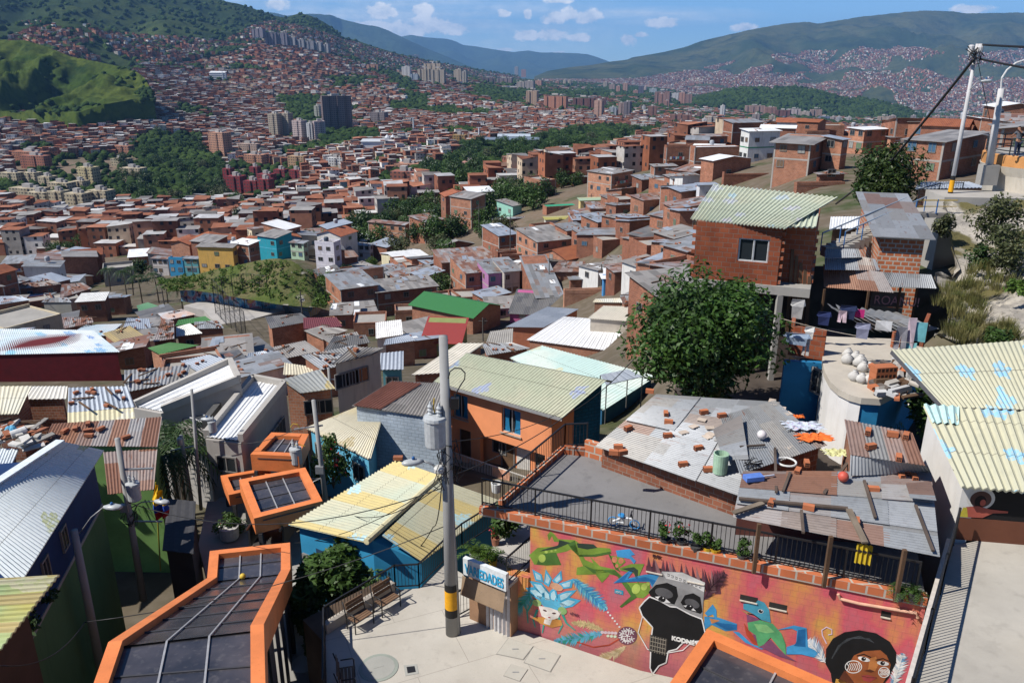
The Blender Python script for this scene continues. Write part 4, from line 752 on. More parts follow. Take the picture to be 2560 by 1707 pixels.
hb(A5,505,560,670,55,105,3.4,40,BR,'shed',plain((.36,.44,.38),.7),'brick house with pale mint sheet roof and one big window',slope='front',wl=1,wr=1,seed=48)
hb(A5,680,690,850,75,150,3.6,20,BR2,'shed',ZW,'house with bright white roof behind the stilt house',slope='front',wl=0,wr=1,seed=49,debris=4)
hb(A5,740,800,1170,410,520,4.6,18,BR,'shed',ZR,'brick house with wide rusty roof left of the zinc roofed row',slope='front',wl=1,wr=2,seed=50,debris=10,pitch=.12)
hb(A2,1332,1440,1540,1185,1300,6.2,35,BR3,'flat',CONC,'two-storey brick house with large black openings at the wood edge',wl=2,wr=1,seed=51,parapet=.5)
hb(A2,1750,1900,2045,1140,1280,5.6,38,BR3,'shed',ZO,'broad two-storey brick house with four windows below the big brick ridge block',slope='left',wl=3,wr=2,seed=52,debris=14,pitch=.06)
hb(A2,2040,2100,2255,1175,1260,3.8,25,BR2,'shed',ZG,'brick house annex with pale zinc roof right of the four window house',slope='front',wl=1,wr=1,seed=53,debris=7)
hb(A2,2160,2180,2330,1090,1205,5.0,15,BR2,'shed',ZO,'grey brown brick house with stair door at the end of the hill stairs',slope='front',wl=1,wr=2,seed=54,debris=4)
hb(A2,2030,2110,2330,1310,1420,4.4,28,BR2,'shed',ZR,'brick house with debris strewn roof just left of the painted corrugated roof',slope='front',wl=1,wr=2,seed=55,debris=16,pitch=.1)
hb(A2,1120,1125,1320,1225,1285,3.4,10,BR,'flat',CONC,'long low brick wall house at the corner of the valley wood',wl=0,wr=1,seed=56)
hb(A2,1645,1655,1755,1160,1215,3.6,20,BR2,'shed',ZD,'small brick house with laundry porch under a dark roof',slope='front',wl=0,wr=1,seed=57,debris=5)
hb(A2,1700,1720,1880,1085,1120,3.4,20,PT(.55,.55,.55),'shed',ZW,'white house with flapping white roof sheets below the ridge',slope='front',wl=0,wr=1,seed=58,debris=5)
hb(A2,2070,2075,2255,990,1095,5.0,6,BR3,'flat',TL_,'plain orange brick block with tarpaulin porch at the left end of the ridge',wl=0,wr=0,seed=59)
hb(A2,2250,2255,2420,965,1130,6.4,4,BR,'flat',CONC,'wide brick block with one small window beside the white edged block',wl=0,wr=1,seed=60)
hb(A2,1875,1885,2020,1030,1070,3.0,12,BR2,'gable',TLO,'small house with orange tile roof against the valley wood',slope='front',wl=0,wr=0,seed=61)
hb(A3,172,190,500,965,1150,7.0,10,BR,'flat',ZW,'windowless brick block with white edged top in the ridge row',wl=0,wr=0,seed=62,parapet=.2)
hb(A3,505,540,760,860,1070,7.6,14,PT(.60,.60,.58),'shed',ZW,'white ridge building with green band and red side wall',slope='front',wl=2,wr=2,seed=63,debris=5,bandmat=PT(.02,.20,.10),pitch=.1)
hb(A3,725,935,1055,945,1150,6.2,52,BR3,'shed',zinc('old',1.0,.25),'two-storey brick ridge house with broad grey roof left of the round tree',slope='left',wl=2,wr=1,seed=64,pitch=.12,over=.7)
hb(A3,1045,1140,1205,915,1110,6.6,40,BR,'shed',ZB,'narrow brick ridge house with white drain pipe',slope='front',wl=1,wr=1,seed=65)
hb(A3,1210,1290,1475,850,1010,5.4,24,BR3,'shed',ZW,'brick upper-floor house with dark open window right of the narrow ridge house',slope='front',wl=2,wr=2,seed=66,pitch=.05)
hb(A3,1570,1790,2120,930,1180,6.4,40,BR3,'shed',ZO,'big corner brick house with green curtained windows behind the tall pole',slope='left',wl=2,wr=2,seed=67,pitch=.04,maxw=14)
hb(A3,1462,1466,1580,900,1010,4.6,12,BR3,'shed',ZG,'recessed brick house with one dark window touching the big corner house',slope='front',wl=0,wr=1,seed=68)
hb(A3,245,315,570,1050,1185,4.6,24,BR,'gable',ZW,'brick house with white gable sheet roof below the windowless ridge block',slope='left',wl=0,wr=1,seed=69,pitch=.14)
hb(A3,388,440,650,805,930,5.0,18,BR2,'shed',ZG,'brick house with pale roof edge at the top left of the ridge row',slope='front',wl=1,wr=0,seed=70,Yo=225)
hb(A3,870,1000,1060,800,870,4.4,55,BR,'gable',TLO,'brick attic house with orange tile roof highest on the ridge',slope='left',wl=1,wr=1,seed=71,Yo=215)
hb(A3,920,925,1080,870,940,4.0,8,BR2,'flat',CONC,'dark brick block directly under the orange tiled attic',wl=0,wr=0,seed=72,Yo=205)
hb(A3,380,385,870,1150,1240,3.2,8,BR,'flat',CONC,'long low brick terrace with plants and poles on its roof',wl=0,wr=2,seed=73,parapet=.6)
hb(A3,850,860,1180,1215,1290,3.0,6,BR3,'flat',CONC,'unfinished pink brick walls with a pale slab left of the round tree',wl=0,wr=0,seed=74,parapet=.4)
hb(A3,1000,1010,1180,1140,1210,2.6,10,BR2,'shed',ZR,'small brick house with rubble roof beside the round tree',slope='front',wl=0,wr=1,seed=75,debris=10)
hb(A3,215,225,345,1210,1330,3.6,12,PT(.6,.6,.62),'shed',ZB,'small white house with one window peeping over the painted corrugated roof',slope='front',wl=0,wr=1,seed=76)
hb(A3,2110,2120,2420,890,960,4.4,4,BR3,'shed',ZD,'orange brick house with dark flat roof behind the round lookout',slope='front',wl=0,wr=2,seed=77,Yo=95,down=1.5)
PARKB=[]
def park(lst,col,lab,grp,cat='block of flats'):
 for(x0,x1,yt,yb)in lst:
  b=(A*x0,A*x1,A*yt,A*yb);PARKB.append((b,0));tower(*b,col,lab,th=R(-14),depth=11,name='block_of_flats',cat=cat,group=grp)
park([(20,160,1125,1200),(165,275,1125,1195),(85,330,1225,1310),(275,370,1150,1215),(330,490,1190,1250),(490,580,1180,1232),(740,860,1035,1085),(800,960,1095,1168),(205,355,1252,1340),(350,455,1245,1345),(455,600,1258,1360),(600,750,1240,1348)],(.42,.36,.25),'beige four-storey block of flats beside the dark park wood','beige flats by the park wood')
park([(535,655,1090,1218)],(.45,.38,.22),'tallest beige block of flats with green roof edges',None)
park([(1475,1540,1100,1245),(1640,1705,1088,1150),(1690,1800,1135,1190),(1800,1885,1105,1160),(1900,1985,1108,1165),(1500,1610,1148,1268),(1610,1710,1178,1278),(1700,1790,1168,1278)],(.20,.03,.035),'dark crimson block of flats right of the park wood','crimson flats by the park wood')
park([(90,330,990,1055)],(.34,.15,.09),'long brick row of flats at the left',None);park([(150,340,1015,1100)],(.32,.13,.085),'long brick row of flats with blue end walls at the left',None)
park([(745,875,950,1000)],(.36,.17,.11),'square pink brick block beyond the park wood',None);park([(1605,1740,1010,1090)],(.42,.21,.13),'orange brick block below the peach tower',None);park([(1890,2010,1018,1085)],(.40,.26,.15),'tan block of flats with balconies right of the orange brick block',None);park([(2140,2260,1030,1078)],(.5,.5,.5),'white gable-ended block with tile roof far below the grey twin tower',None);park([(1555,1705,938,995)],(.40,.30,.25),'pale rose block with glass front right of the peach tower',None)
c8=lambda a,b,c,d:(800+A*a,800+A*b,A*c,A*d)
for b,col,lab in((c8(475,640,1115,1215),(.26,.10,.07),'square brick block with grey bands left of the valley wood'),(c8(495,660,1065,1115),(.42,.22,.15),'peach block behind the grey banded brick block'),(c8(930,1040,1055,1110),(.45,.24,.2),'salmon house standing inside the valley wood'),(c8(870,960,880,930),(.30,.20,.08),'mustard and brown block left of the blue roofed station')):
 PARKB.append((b,0));tower(*b,col,lab,name='block_of_flats',cat='block of flats',th=R(-10))
def simple_building(b,Hcol,rmat,label,name,cat,rr=.3,gab=False):
 PARKB.append((b,0));x0,x1,yt,yb=b;p=hit((x0+x1)/2,yb,200);a=UY(x0,yb,p.y);c=UY(x1,yb,p.y);W=(c-a).length;H=zat(p,yt)-p.z;e=empty(name,p,label,cat);m=MB();m.box(-W/2,W/2,0,14,-6,H*.8)
 o=m.build('wall',Hcol);o.parent=e;r_=MB();r_.slab([(-W/2-1,-1,H*.84),(W/2+1,-1,H*.84),(W/2+1,15,H*1.0),(-W/2-1,15,H*1.0)],.5);o=r_.build('roof',rmat);o.parent=e;return e,W,H
e,W,H=simple_building((800+A*1165,800+A*1370,A*882,A*945),concrete((.3,.3,.31)),plain((.42,.48,.54)),'metro station hall with big pale blue flat roof above the valley wood','station_hall','station')
simple_building((800+A*1080,800+A*1430,A*905,A*955),concrete((.22,.22,.23)),plain((.16,.20,.25)),'lower dark blue station roofs around the pale blue hall','station_platform','station')
e,W,H=simple_building((600+.2723*1118,600+.2723*1335,.2723*1285,.2723*1378),plain((.6,.62,.66)),plain((.5,.52,.55)),'white church with twin bell towers in the mid valley','church','church')
m=MB()
for k in(0,1):m.box(W/2+k*6.5,W/2+k*6.5+5,-1,5,-6,H*1.2);m.lathe((W/2+k*6.5+2.5,2,0),[(3,H*1.2),(2.6,H*1.3),(.2,H*1.5)],8)
o=m.build('bell_tower',plain((.6,.61,.64)));o.parent=e
e,W,H=simple_building((.2723*1930,.2723*2070,.2723*655,.2723*745),plain((.40,.42,.46)),plain((.62,.64,.66)),'white framed cable car station standing on the crowded slope','cable_car_station','station')
m=MB()
for k in range(3):m.box(-W/2,W/2,-1,0,H*(.2+.2*k),H*(.28+.2*k))
for x in(W*.35,W*.55):m.box(x,x+1,-2,-1,-4,H)
o=m.build('white_frame',plain((.65,.66,.68)));o.parent=e
NOHOUSE+=[(crop(0,A,[(400,560),(2120,380),(2120,780),(1640,1000),(1200,900),(700,700)],500),999)]
NOHOUSE+=[(q,9999)for q in(WOOD_A,WOOD_B,crop(800,A,[(1290,400),(1430,400),(1500,580),(1340,600)],500),crop(800,A,[(800,170),(1060,230),(1160,380),(1060,380),(860,260)],500))]
@memo
def painted(base=(.47,.455,.34),base2=(.42,.45,.37),fl=(.16,.38,.62),fl2=(.42,.62,.66),cell=1.6,amount=.4,dirt=.25,rust=0.0,band=0.0,name='painted_roof'):
 t=NT(name);uv=t.uv();g=t.geo();wv=t.n('ShaderNodeTexNoise',i_Vector=uv,i_Scale=2.4,i_Detail=4);
 d=t.n('ShaderNodeVectorMath',operation='MULTIPLY_ADD',i_0=wv.outputs['Color'],i_1=(.5,.5,0),i_2=uv)
 vo=t.n('ShaderNodeTexVoronoi',voronoi_dimensions='2D',i_Vector=d.outputs[0],i_Scale=1/cell);vo.inputs['Randomness'].default_value=.8
 sc_=t.n('ShaderNodeVectorMath',operation='SCALE',i_0=d.outputs[0]);sc_.inputs['Scale'].default_value=1/cell
 df=t.n('ShaderNodeVectorMath',operation='SUBTRACT',i_0=d.outputs[0],i_1=vo.outputs['Position']);sp=t.n('ShaderNodeSeparateXYZ',i_0=df.outputs[0])
 ang=t.math('ARCTAN2',sp.outputs[1],sp.outputs[0]);pet=t.math('ADD',.25,t.math('MULTIPLY',t.math('ABSOLUTE',t.math('COSINE',t.math('MULTIPLY',ang,2.5))),.2))
 cc=t.n('ShaderNodeSeparateXYZ',i_0=vo.outputs['Color']);inn=t.math('LESS_THAN',vo.outputs['Distance'],t.math('MULTIPLY',pet,t.math('ADD',.45,t.math('MULTIPLY',cc.outputs[1],.65))))
 on=t.math('MULTIPLY',inn,t.math('LESS_THAN',cc.outputs[0],amount));br_=t.noise(uv,6,4,.7);on=t.math('MULTIPLY',on,t.step(br_,.36,.52))
 a=t.noise(g,.28,3);b=t.noise(g,3.2,5,.6);c=t.mix(t.step(a,.42,.58),base,base2)
 if band:
  sq=t.n('ShaderNodeSeparateXYZ',i_0=uv);c=t.mix(t.math('LESS_THAN',t.math('FRACT',t.math('DIVIDE',sq.outputs[0],band)),.38),c,(.52,.43,.20))
 c=t.mix(on,c,t.mix(cc.outputs[2],fl,fl2));c=t.mix(t.math('MULTIPLY',t.step(b,.52,.75),dirt),c,sc(base,.45))
 mp=t.n('ShaderNodeMapping',i_Vector=uv);mp.inputs['Scale'].default_value=(5,.5,1);st=t.noise(mp.outputs[0],1.5,5,.6)
 c=t.mix(t.math('MULTIPLY',t.step(st,.5,.75),.3),c,sc(base2,.55))
 if rust:c=t.mix(t.step(st,.74-rust*.2,.8-rust*.2),c,(.24,.09,.04))
 sv=t.n('ShaderNodeSeparateXYZ',i_0=uv);j=t.math('LESS_THAN',t.math('FRACT',t.math('DIVIDE',sv.outputs[1],1.55)),.018);c=t.mix(t.math('MULTIPLY',j,.7),c,(.07,.06,.05))
 return t.out(c,.75,0,.25)
def hitH(px,py,h,lo=20):
 r=ray(px,py);Ys=np.geomspace(lo,600,1600);k=np.nonzero(CZ+Ys*r.z/r.y<=tz(Ys*r.x/r.y,Ys)+h)[0];k=k[0]if len(k)else len(Ys)-1
 return Vector((0,0,CZ))+r*(Ys[k]/r.y)
def roofq(cr,q,h,rise,rmat,wmat,label,cat='house',pitch=.3,amp=.03,wins=0,z=None,inset=.35,down=3,name='house',debris=0,walls=True,k=A,th=.05,seed=1,group=None,Y=None,rows=1,zs=None):
 P=[(cr[0]+k*x,cr[1]+k*y)for x,y in q];z0=z if z is not None else(UY(*P[0],Y).z if Y else hitH(*P[0],h).z)
 zz=zs or[z0,z0,z0+rise,z0+rise];W=[U(P[i][0],P[i][1],zz[i])for i in range(4)];c=sum(W,Vector())/4;e=empty(name,(c.x,c.y,z0-h),label,cat,group);FOOT.append((c.x,c.y,((W[0]-W[1]).length+(W[1]-W[2]).length)/4))
 if walls:
  m=MB();Q=[w_+(c-w_).normalized()*inset for w_ in W];m.prism([(v.x,v.y)for v in Q],float(min(z0-h-.2,tz(c.x,c.y)))-down,[v.z-amp-.06 for v in Q]);m.build('wall',wmat,e)
  d=(Q[1]-Q[0]);n=Vector((d.y,-d.x,0)).normalized();L=d.length;d=d.normalized()
  for i in range(wins):opening(e,Q[0]+d*L*(i+.5)/wins+n*.03-Vector((0,0,1.25)),n,1.0,1.0)
 m=MB();m.corr(W[0],W[1],W[2],W[3],pitch,amp,0,th,rows);ro=m.build('roof',rmat,e,smooth=False)
 if debris:
  qn=random.Random(seed);d1,d2=MB(),MB()
  for i in range(debris):
   a,b=qn.uniform(.05,.95),qn.uniform(.05,.95);p=W[0].lerp(W[1],a).lerp(W[3].lerp(W[2],a),b)+Vector((0,0,amp+.02));T=Matrix.Translation(p)@Matrix.Rotation(qn.uniform(0,3.1),4,'Z')
   if i%3:d1 .box(-.17,.17,-.1,.1,0,.15,0,T)
   else:d1 .box(-qn.uniform(.6,1.4),qn.uniform(.4,1.1),-.06,.06,.02,.08,1,T)
  d1 .build('roof_weights',[BRICKDEB,WOODD],ro)
 HOUSES.append(dict(o=e,x=P[0][0],y=P[0][1],Y=c.y,desc=None,named=True,L=label));NOHOUSE.append((P,c.y));return e,W,z0
WB=painted((.60,.64,.66),(.50,.60,.66),(.12,.22,.52),(.22,.50,.66),2.0,.5,.18,name='white_blue_roof')
RB=lambda i:[BR,BR2,BR3][i%3]
DRED_W=paint((.11,.008,.014),.2,.2);CREAM=paint((.60,.55,.42));WHT=PT(.66,.65,.62)
e,W,z0=roofq(A4,[(-170,1014),(785,992),(610,850),(-170,838)],3.2,1.5,WB,DRED_W,'dark red house under a white roof painted with blue flowers',pitch=.25)
roofq(A4,[(20,840),(398,836),(300,775),(50,790)],3,0.6,zinc('rusty',.9,.2),BR2,'brown corrugated shed roof behind the blue flowered white roof',debris=6,wins=0,seed=88)
roofq(A4,[(760,938),(958,892),(850,820),(670,870)],3,0.6,ZC,BR,'ochre sheet roofed house with open dark porch beside the painted roofs',debris=2,wins=1,seed=53)
roofq(A4,[(410,902),(705,884),(800,808),(560,815)],3,0.7,WB,BR2,'smaller roof painted with pale flowers behind the dark red house',debris=2,wins=0,seed=55)
roofq(A4,[(1045,1008),(1300,948),(1110,930),(965,965)],3,0.3,plain((.05,.16,.045),.7),BR3,'small brick house with moss green felt roof and tile ridge',debris=0,wins=1,seed=27)
roofq(A4,[(1310,955),(1540,1002),(1525,905),(1320,918)],2.6,0.5,zinc('old',.9,.2),BR2,'patchwork grey corrugated lean-to by the court fence',debris=6,wins=0,seed=49)
roofq(A4,[(1150,892),(1322,870),(1240,805),(1150,830)],3,0.4,paint((.68,.68,.64)),BR,'brick house with a plain white panel roof marked by shadows',debris=0,wins=1,seed=4)
roofq(A4,[(1265,842),(1466,836),(1420,785),(1270,795)],3,0.3,ZG,BR2,'zinc patched roof next to the plain white panel roof',debris=8,wins=0,seed=5)
roofq(A4,[(1145,822),(1378,786),(1340,758),(1165,783)],3,0.3,plain((.06,.19,.06),.7),BR2,'flat green roof above the plain white panel roof',debris=0,wins=0,seed=37)
roofq(A4,[(1000,925),(1140,905),(1138,790),(1060,772)],3,0.6,zinc('rusty',.8),BR2,'dark rust red sheet roof weighed down with rows of bricks',debris=16,wins=0,seed=18)
roofq(A4,[(800,845),(990,840),(975,775),(830,770)],3,0.4,ZB,BR2,'pale bluish zinc roof beside the laundry corner',debris=5,wins=0,seed=85)
roofq(A4,[(1080,787),(1282,746),(1190,713),(1030,740)],3,0.4,painted((.45,.47,.5),(.5,.36,.3),(.6,.3,.22),(.4,.46,.55),1.6,.5),BR2,'zinc roof tinted pink and blue by the playing court',debris=4,wins=0,seed=84)
roofq(A4,[(910,730),(1062,702),(965,668),(892,690)],3,0.3,plain((.09,.22,.12),.7),BR2,'small sage green flat roof near the palms',debris=0,wins=0,seed=88)
roofq(A4,[(485,668),(688,656),(715,598),(532,608)],4,0.5,paint((.7,.7,.68)),BR2,'brick house with bright white roof edged in green',debris=0,wins=2,seed=71)
roofq(A4,[(-70,692),(200,652),(130,626),(-70,630)],4,0.5,ZB,BR2,'dark brick house with bluish roof at the left frame edge',debris=4,wins=1,seed=23)
roofq(A4,[(110,582),(402,548),(330,518),(150,545)],4,0.6,ZR,BR2,'brick house whose roof is strewn with rubble, above the white green-edged roof',debris=14,wins=2,seed=24)
roofq(A4,[(390,640),(602,576),(540,540),(402,550)],3,0.6,zinc('rusty',1.0,.25),BR2,'long striped rusty zinc roof left of the palms',debris=6,wins=0,seed=61)
roofq(A4,[(270,668),(470,668),(440,636),(300,640)],3,0.3,ZG,concrete((.36,.36,.34),name='pale_block'),'pale grey shack hung with cloths left of the white green-edged roof',debris=4,wins=0,seed=82)
roofq(A4,[(370,850),(612,800),(600,762),(400,765)],2.5,0.2,ZR,BR,'half roofed brick room with loose beams behind the painted roofs',debris=12,wins=0,seed=74)
roofq(A4,[(1765,840),(2038,790),(1960,738),(1732,762)],4,0.4,zinc('dark',1.2),BR,'house with long charcoal felt roof and red and sky blue end wall',debris=4,wins=0,seed=84)
roofq(A4,[(1985,842),(2238,826),(2200,766),(1980,768)],4,0.4,plain((.14,.035,.045),.7),BR2,'maroon flat roof next to the charcoal felt roof',debris=0,wins=0,seed=45)
roofq(A4,[(2110,912),(2272,850),(2130,812),(1985,852)],3,0.4,zinc('old',1.0,.25),BR,'weathered grey ridge roof house with a wooden shutter',debris=5,wins=1,seed=23)
roofq(A4,[(2200,968),(2370,920),(2330,860),(2112,905)],3,0.4,zinc('old',1.0,.25),BR2,'weathered grey roof with one white plank, just right of the ridge roof house',debris=5,wins=0,seed=86)
roofq(A4,[(1850,1038),(2092,986),(1990,918),(1782,960)],3,0.4,zinc('old',1.0),BR2,'low grey felt roof below the weathered ridge roofs',debris=5,wins=0,seed=16)
roofq(A4,[(1600,1062),(1836,1006),(1760,980),(1622,1000)],3,0.4,zinc('blue',1.2),brick((.38,.36,.34),(.32,.31,.3),(.24,.23,.22),.4,.2,name='grey_blocks'),'pale blue roof on grey concrete block walls',debris=3,wins=0,seed=80)
roofq(A4,[(2100,1108),(2420,1040),(2330,945),(1970,1015)],3,0.6,ZG,BR3,'big pale zinc roof with scattered bricks in the middle left',debris=10,wins=0,seed=1)
roofq(A4,[(1965,1262),(2192,1232),(2090,1105),(1835,1172)],4,0.8,painted((.40,.31,.11),(.34,.36,.36),(.26,.32,.42),(.45,.36,.14),1.3,.6),BR3,'brick house with mustard and blue streaked sheet roof',debris=0,wins=2,seed=81)
roofq(A4,[(1850,1140),(2062,1142),(2030,1088),(1858,1062)],2.6,0.1,CREAM,paint((.45,.17,.09)),'small roof terrace with orange parapet behind the mustard streaked roof',debris=0,wins=0,seed=88)
roofq(A4,[(815,1255),(1210,1180),(1250,1075),(812,1112)],3,0.7,ZG,BR2,'broad zinc roof with white boards left of the grey community building',debris=12,wins=0,seed=79)
roofq(A4,[(1290,1118),(1505,1052),(1390,1003),(1180,1050)],3,0.4,zinc('blue',1.4),paint((.42,.40,.36)),'plain pale zinc roof against the upper end of the grey community building',debris=3,wins=0,seed=23)
roofq(A4,[(442,1388),(882,1352),(832,1215),(447,1225)],3,0.8,ZB,BR2,'zinc roof with long planks above the cream sheet roof',debris=12,wins=0,seed=45)
roofq(A4,[(442,1462),(897,1432),(892,1355),(442,1388)],2.6,0.4,painted((.62,.56,.36),(.56,.52,.36),(.45,.38,.2),(.6,.58,.5),1.8,.2),BR2,'cream painted sheet roof with dark patch by the palms',debris=0,wins=0,seed=70)
roofq(A4,[(-70,1402),(122,1396),(207,1214),(-70,1216)],3.4,1.0,painted((.64,.58,.42),(.62,.60,.5),(.6,.55,.4),(.66,.64,.6),2,.2),BR2,'cream corrugated roof slope at the left edge',debris=0,wins=0,seed=11)
roofq(A4,[(130,1302),(432,1298),(442,1215),(200,1216)],3.4,0.4,painted((.62,.60,.55),(.58,.58,.56),(.6,.55,.4),(.66,.64,.6),2,.2),BR2,'off white corrugated roof over a shaded brick wall at the left',debris=0,wins=0,seed=85)
roofq(A5,[(365,905),(542,878),(530,780),(363,800)],3,0.5,paint((.72,.71,.69)),WHT,'white walled house with pink trim below the tall brick block',debris=0,wins=0,seed=84)
roofq(A5,[(415,948),(632,916),(580,878),(430,908)],3,0.3,zinc('blue',1.3),BR3,'small orange walled house with shiny pale blue roof left of the dark red roof',debris=0,wins=0,seed=82)
roofq(A5,[(25,985),(330,930),(300,880),(90,890)],3,0.4,ZD,BR2,'charcoal sheet roof behind the wire tangled cream house',debris=4,wins=0,seed=60)
roofq(A5,[(70,1075),(330,1012),(425,965),(205,958)],6,0.3,zinc('old',1.2,.25),PT(.58,.48,.36),'cream house with balconies tangled in power lines',debris=3,wins=3,seed=14)
roofq(A5,[(190,1140),(385,1080),(395,1035),(140,1072)],4.5,0.4,zinc('rusty',.7),PT(.55,.42,.28),'peeling rust red roof in front of the wire tangled cream house',debris=0,wins=0,seed=7)
roofq(A5,[(388,1108),(545,1106),(546,985),(396,1000)],4,0.7,zinc('blue',1.6),PT(.10,.30,.34),'teal house under a plain sky blue zinc roof',debris=0,wins=1,seed=86)
roofq(A5,[(596,1142),(790,1128),(1072,935),(905,935)],4,0.6,paint((.68,.64,.55),.1,.2),BR3,'long cream roof running behind the orange house',debris=0,wins=0,seed=12)
roofq(A5,[(1090,1015),(1372,968),(1250,930),(1060,940)],3,0.2,ZG,BR2,'grey scrap zinc roof behind the painted orange house roof',debris=8,wins=0,seed=25)
roofq(A5,[(1212,828),(1462,832),(1692,712),(1485,697)],4,0.5,zinc('blue',1.6),paint((.5,.19,.11)),'orange parapet house with blue grey zinc roof beside the brilliant white roof',debris=0,wins=0,seed=72)
roofq(A5,[(1350,912),(2004,998),(2034,795),(1592,760)],4,0.8,zinc('white',3.0,.5),BR3,'brilliant white ribbed metal roof, the brightest roof beside the mango tree',debris=0,wins=0,seed=7)
roofq(A5,[(1750,772),(2034,792),(2134,700),(1852,690)],4,0.3,paint((.60,.57,.49),.08,.2),paint((.5,.45,.38)),'plain beige flat roof behind the brilliant white roof',debris=0,wins=0,seed=32)
roofq(A5,[(1085,935),(1258,940),(1262,838),(1112,858)],3,0.0,CONC,paint((.45,.18,.11)),'orange brick parapet terrace between the red roof and the white roof',debris=0,wins=0,seed=87)
roofq(A5,[(1780,668),(1980,670),(1960,640),(1800,645)],3,0.2,painted((.6,.55,.42),(.55,.55,.5),(.5,.5,.45),(.6,.6,.55),2,.2),BR3,'low house with cream tile-edged roof right of the brick enclosure',debris=0,wins=0,seed=78)
roofq(A5,[(1850,512),(2110,500),(2110,432),(1850,445)],3,0.5,ZW,BR3,'long white sheet roof behind the blue walled house',debris=2,wins=0,seed=5)
roofq(A5,[(1500,470),(1810,470),(1800,400),(1560,400)],3,0.5,ZR,BR2,'weathered olive and grey roof above the brick cube',debris=10,wins=0,seed=63)
roofq(A5,[(1850,420),(2110,415),(2060,360),(1880,360)],3,0.4,ZO,BR2,'grey debris covered roof below the square brick house',debris=14,wins=0,seed=94)
roofq(A5,[(1980,680),(2230,610),(2180,560),(1960,620)],3,0.3,ZG,BR3,'half built orange brick house with timber frame left of the big brick house',debris=8,wins=0,seed=10)
roofq(A5,[(2230,330),(2352,325),(2352,240),(2240,245)],3,0.5,ZW,BR,'house with white corrugated roof left of the painted corrugated roof',debris=0,wins=1,seed=65)
roofq(A5,[(2090,240),(2210,240),(2180,190),(2085,195)],3,0.4,ZW,PT(.6,.58,.55),'white hut with porch hung with clothes beside the stairs',debris=3,wins=0,seed=82)
roofq(A5,[(2170,150),(2352,145),(2352,100),(2180,110)],3,0.4,ZO,BR3,'brick house with old grey roof peeping left of the painted corrugated roof',debris=4,wins=1,seed=37)
roofq(A5,[(1480,215),(1640,205),(1620,165),(1490,175)],3,0.3,ZG,BR2,'pale zinc shed roof right of the three-storey brick house',debris=6,wins=0,seed=47)
AQUA=painted((.50,.66,.62),(.62,.70,.64),(.30,.50,.62),(.62,.60,.40),2.2,.25,.2,name='aqua_roof')
e,W,z0=roofq(A5,[(1240,1030),(1855,1372),(2200,1150),(1450,950)],4,.4,AQUA,paint((.02,.10,.20)),'wide aqua white painted sheet roof between the orange house and the mango tree',Y=55)
e,W,z1=roofq(A5,[(1872,1206),(2106,1152),(2012,1105),(1832,1140)],6,.2,zinc('blue',1.5,.1),BR,'small grey zinc canopy on thin posts standing over the aqua roof',cat='canopy',walls=False,name='canopy',z=z0+2.2,pitch=.12,amp=.015)
m=MB()
for p in W:m.tube([p-Vector((0,0,.05)),p-Vector((0,0,2.6))],.04)
m.build('post',plain((.12,.12,.12)),e)
def pxz(cr,x,y,z):return U(cr[0]+A*x,cr[1]+A*y,z)
ct=hit(A4[0]+A*1650,A4[1]+A*760,40);zc=ct.z+.4
m=MB();m.slab([pxz(A4,x,y,zc)for x,y in[(1200,690),(1330,720),(1560,960),(1680,930),(1640,780),(1860,720),(1830,690),(1400,640)]],1.5)
tag(m.build('playing_court',concrete((.40,.38,.36),name='court_concrete')),'worn concrete floor of the caged neighbourhood playing court','court',kind='structure')
e=empty('court_fence',pxz(A4,1420,760,zc),'dark tall cage fence of thin posts round the playing court','fence')
m=MB();base=[(1410,740),(1445,780),(1480,822),(1515,865),(1550,905),(1590,950),(1620,985)];b2=[(1410,740),(1470,728),(1535,716),(1600,706),(1665,704),(1715,712),(1760,722)];b3=[(1660,760),(1680,830),(1690,900),(1680,960)]
Hf=6.5
for L in(base,b2):
 pts=[pxz(A4,x,y,zc)for x,y in L]
 for p in pts:m.tube([p,p+Vector((0,0,Hf))],.07,5)
 for h in(.4,1.8,3.4,5.0,Hf):
  m.tube([p+Vector((0,0,h))for p in pts],.035,4)
 for a,b in zip(pts,pts[1:]):
  for k in range(1,4):q_=a.lerp(b,k/4);m.tube([q_,q_+Vector((0,0,Hf))],.025,4)
m.build('fence_frame',plain((.03,.03,.03)),e)
P0=[pxz(A4,x,y,zc)for x,y in[(1180,628),(1400,668),(1620,706),(1850,712)]];TH_=[zat(P0[i],A4[1]+A*y)-zc for i,y in enumerate((572,598,630,668))]
m=MB()
for i in range(3):a,b=P0[i],P0[i+1];n=Vector((b.y-a.y,-(b.x-a.x),0)).normalized()*-.3;m.prism([(v.x,v.y)for v in(a,b,b+n,a+n)],zc-1,[zc+TH_[i],zc+TH_[i+1],zc+TH_[i+1],zc+TH_[i]])
t=NT('court_mural');uv=t.uv();n1=t.noise(uv,.55,3,.5);n2=t.noise(uv,.9,4,.6);c=t.ramp(n1,(.3,(.03,.10,.30)),(.42,(.04,.25,.45)),(.5,(.28,.42,.50)),(.58,(.35,.10,.16)),(.66,(.45,.35,.08)),(.75,(.12,.3,.12)));c=t.mix(t.step(n2,.58,.6),c,(.02,.02,.06));MUR2=t.out(c,.8)
tag(m.build('court_mural_wall',MUR2),'long blue graffiti covered retaining wall behind the playing court','wall')
bk=np.zeros((24,9,3));tops=[(1060,520),(1230,500),(1400,455),(1560,425),(1700,392),(1800,380),(1920,400),(2010,470),(2100,560),(2160,640)];bots=[(1090,600),(1230,585),(1400,610),(1560,640),(1700,660),(1800,680),(1900,690),(2000,700),(2080,700),(2120,710)]
vs_,fs_=[],[]
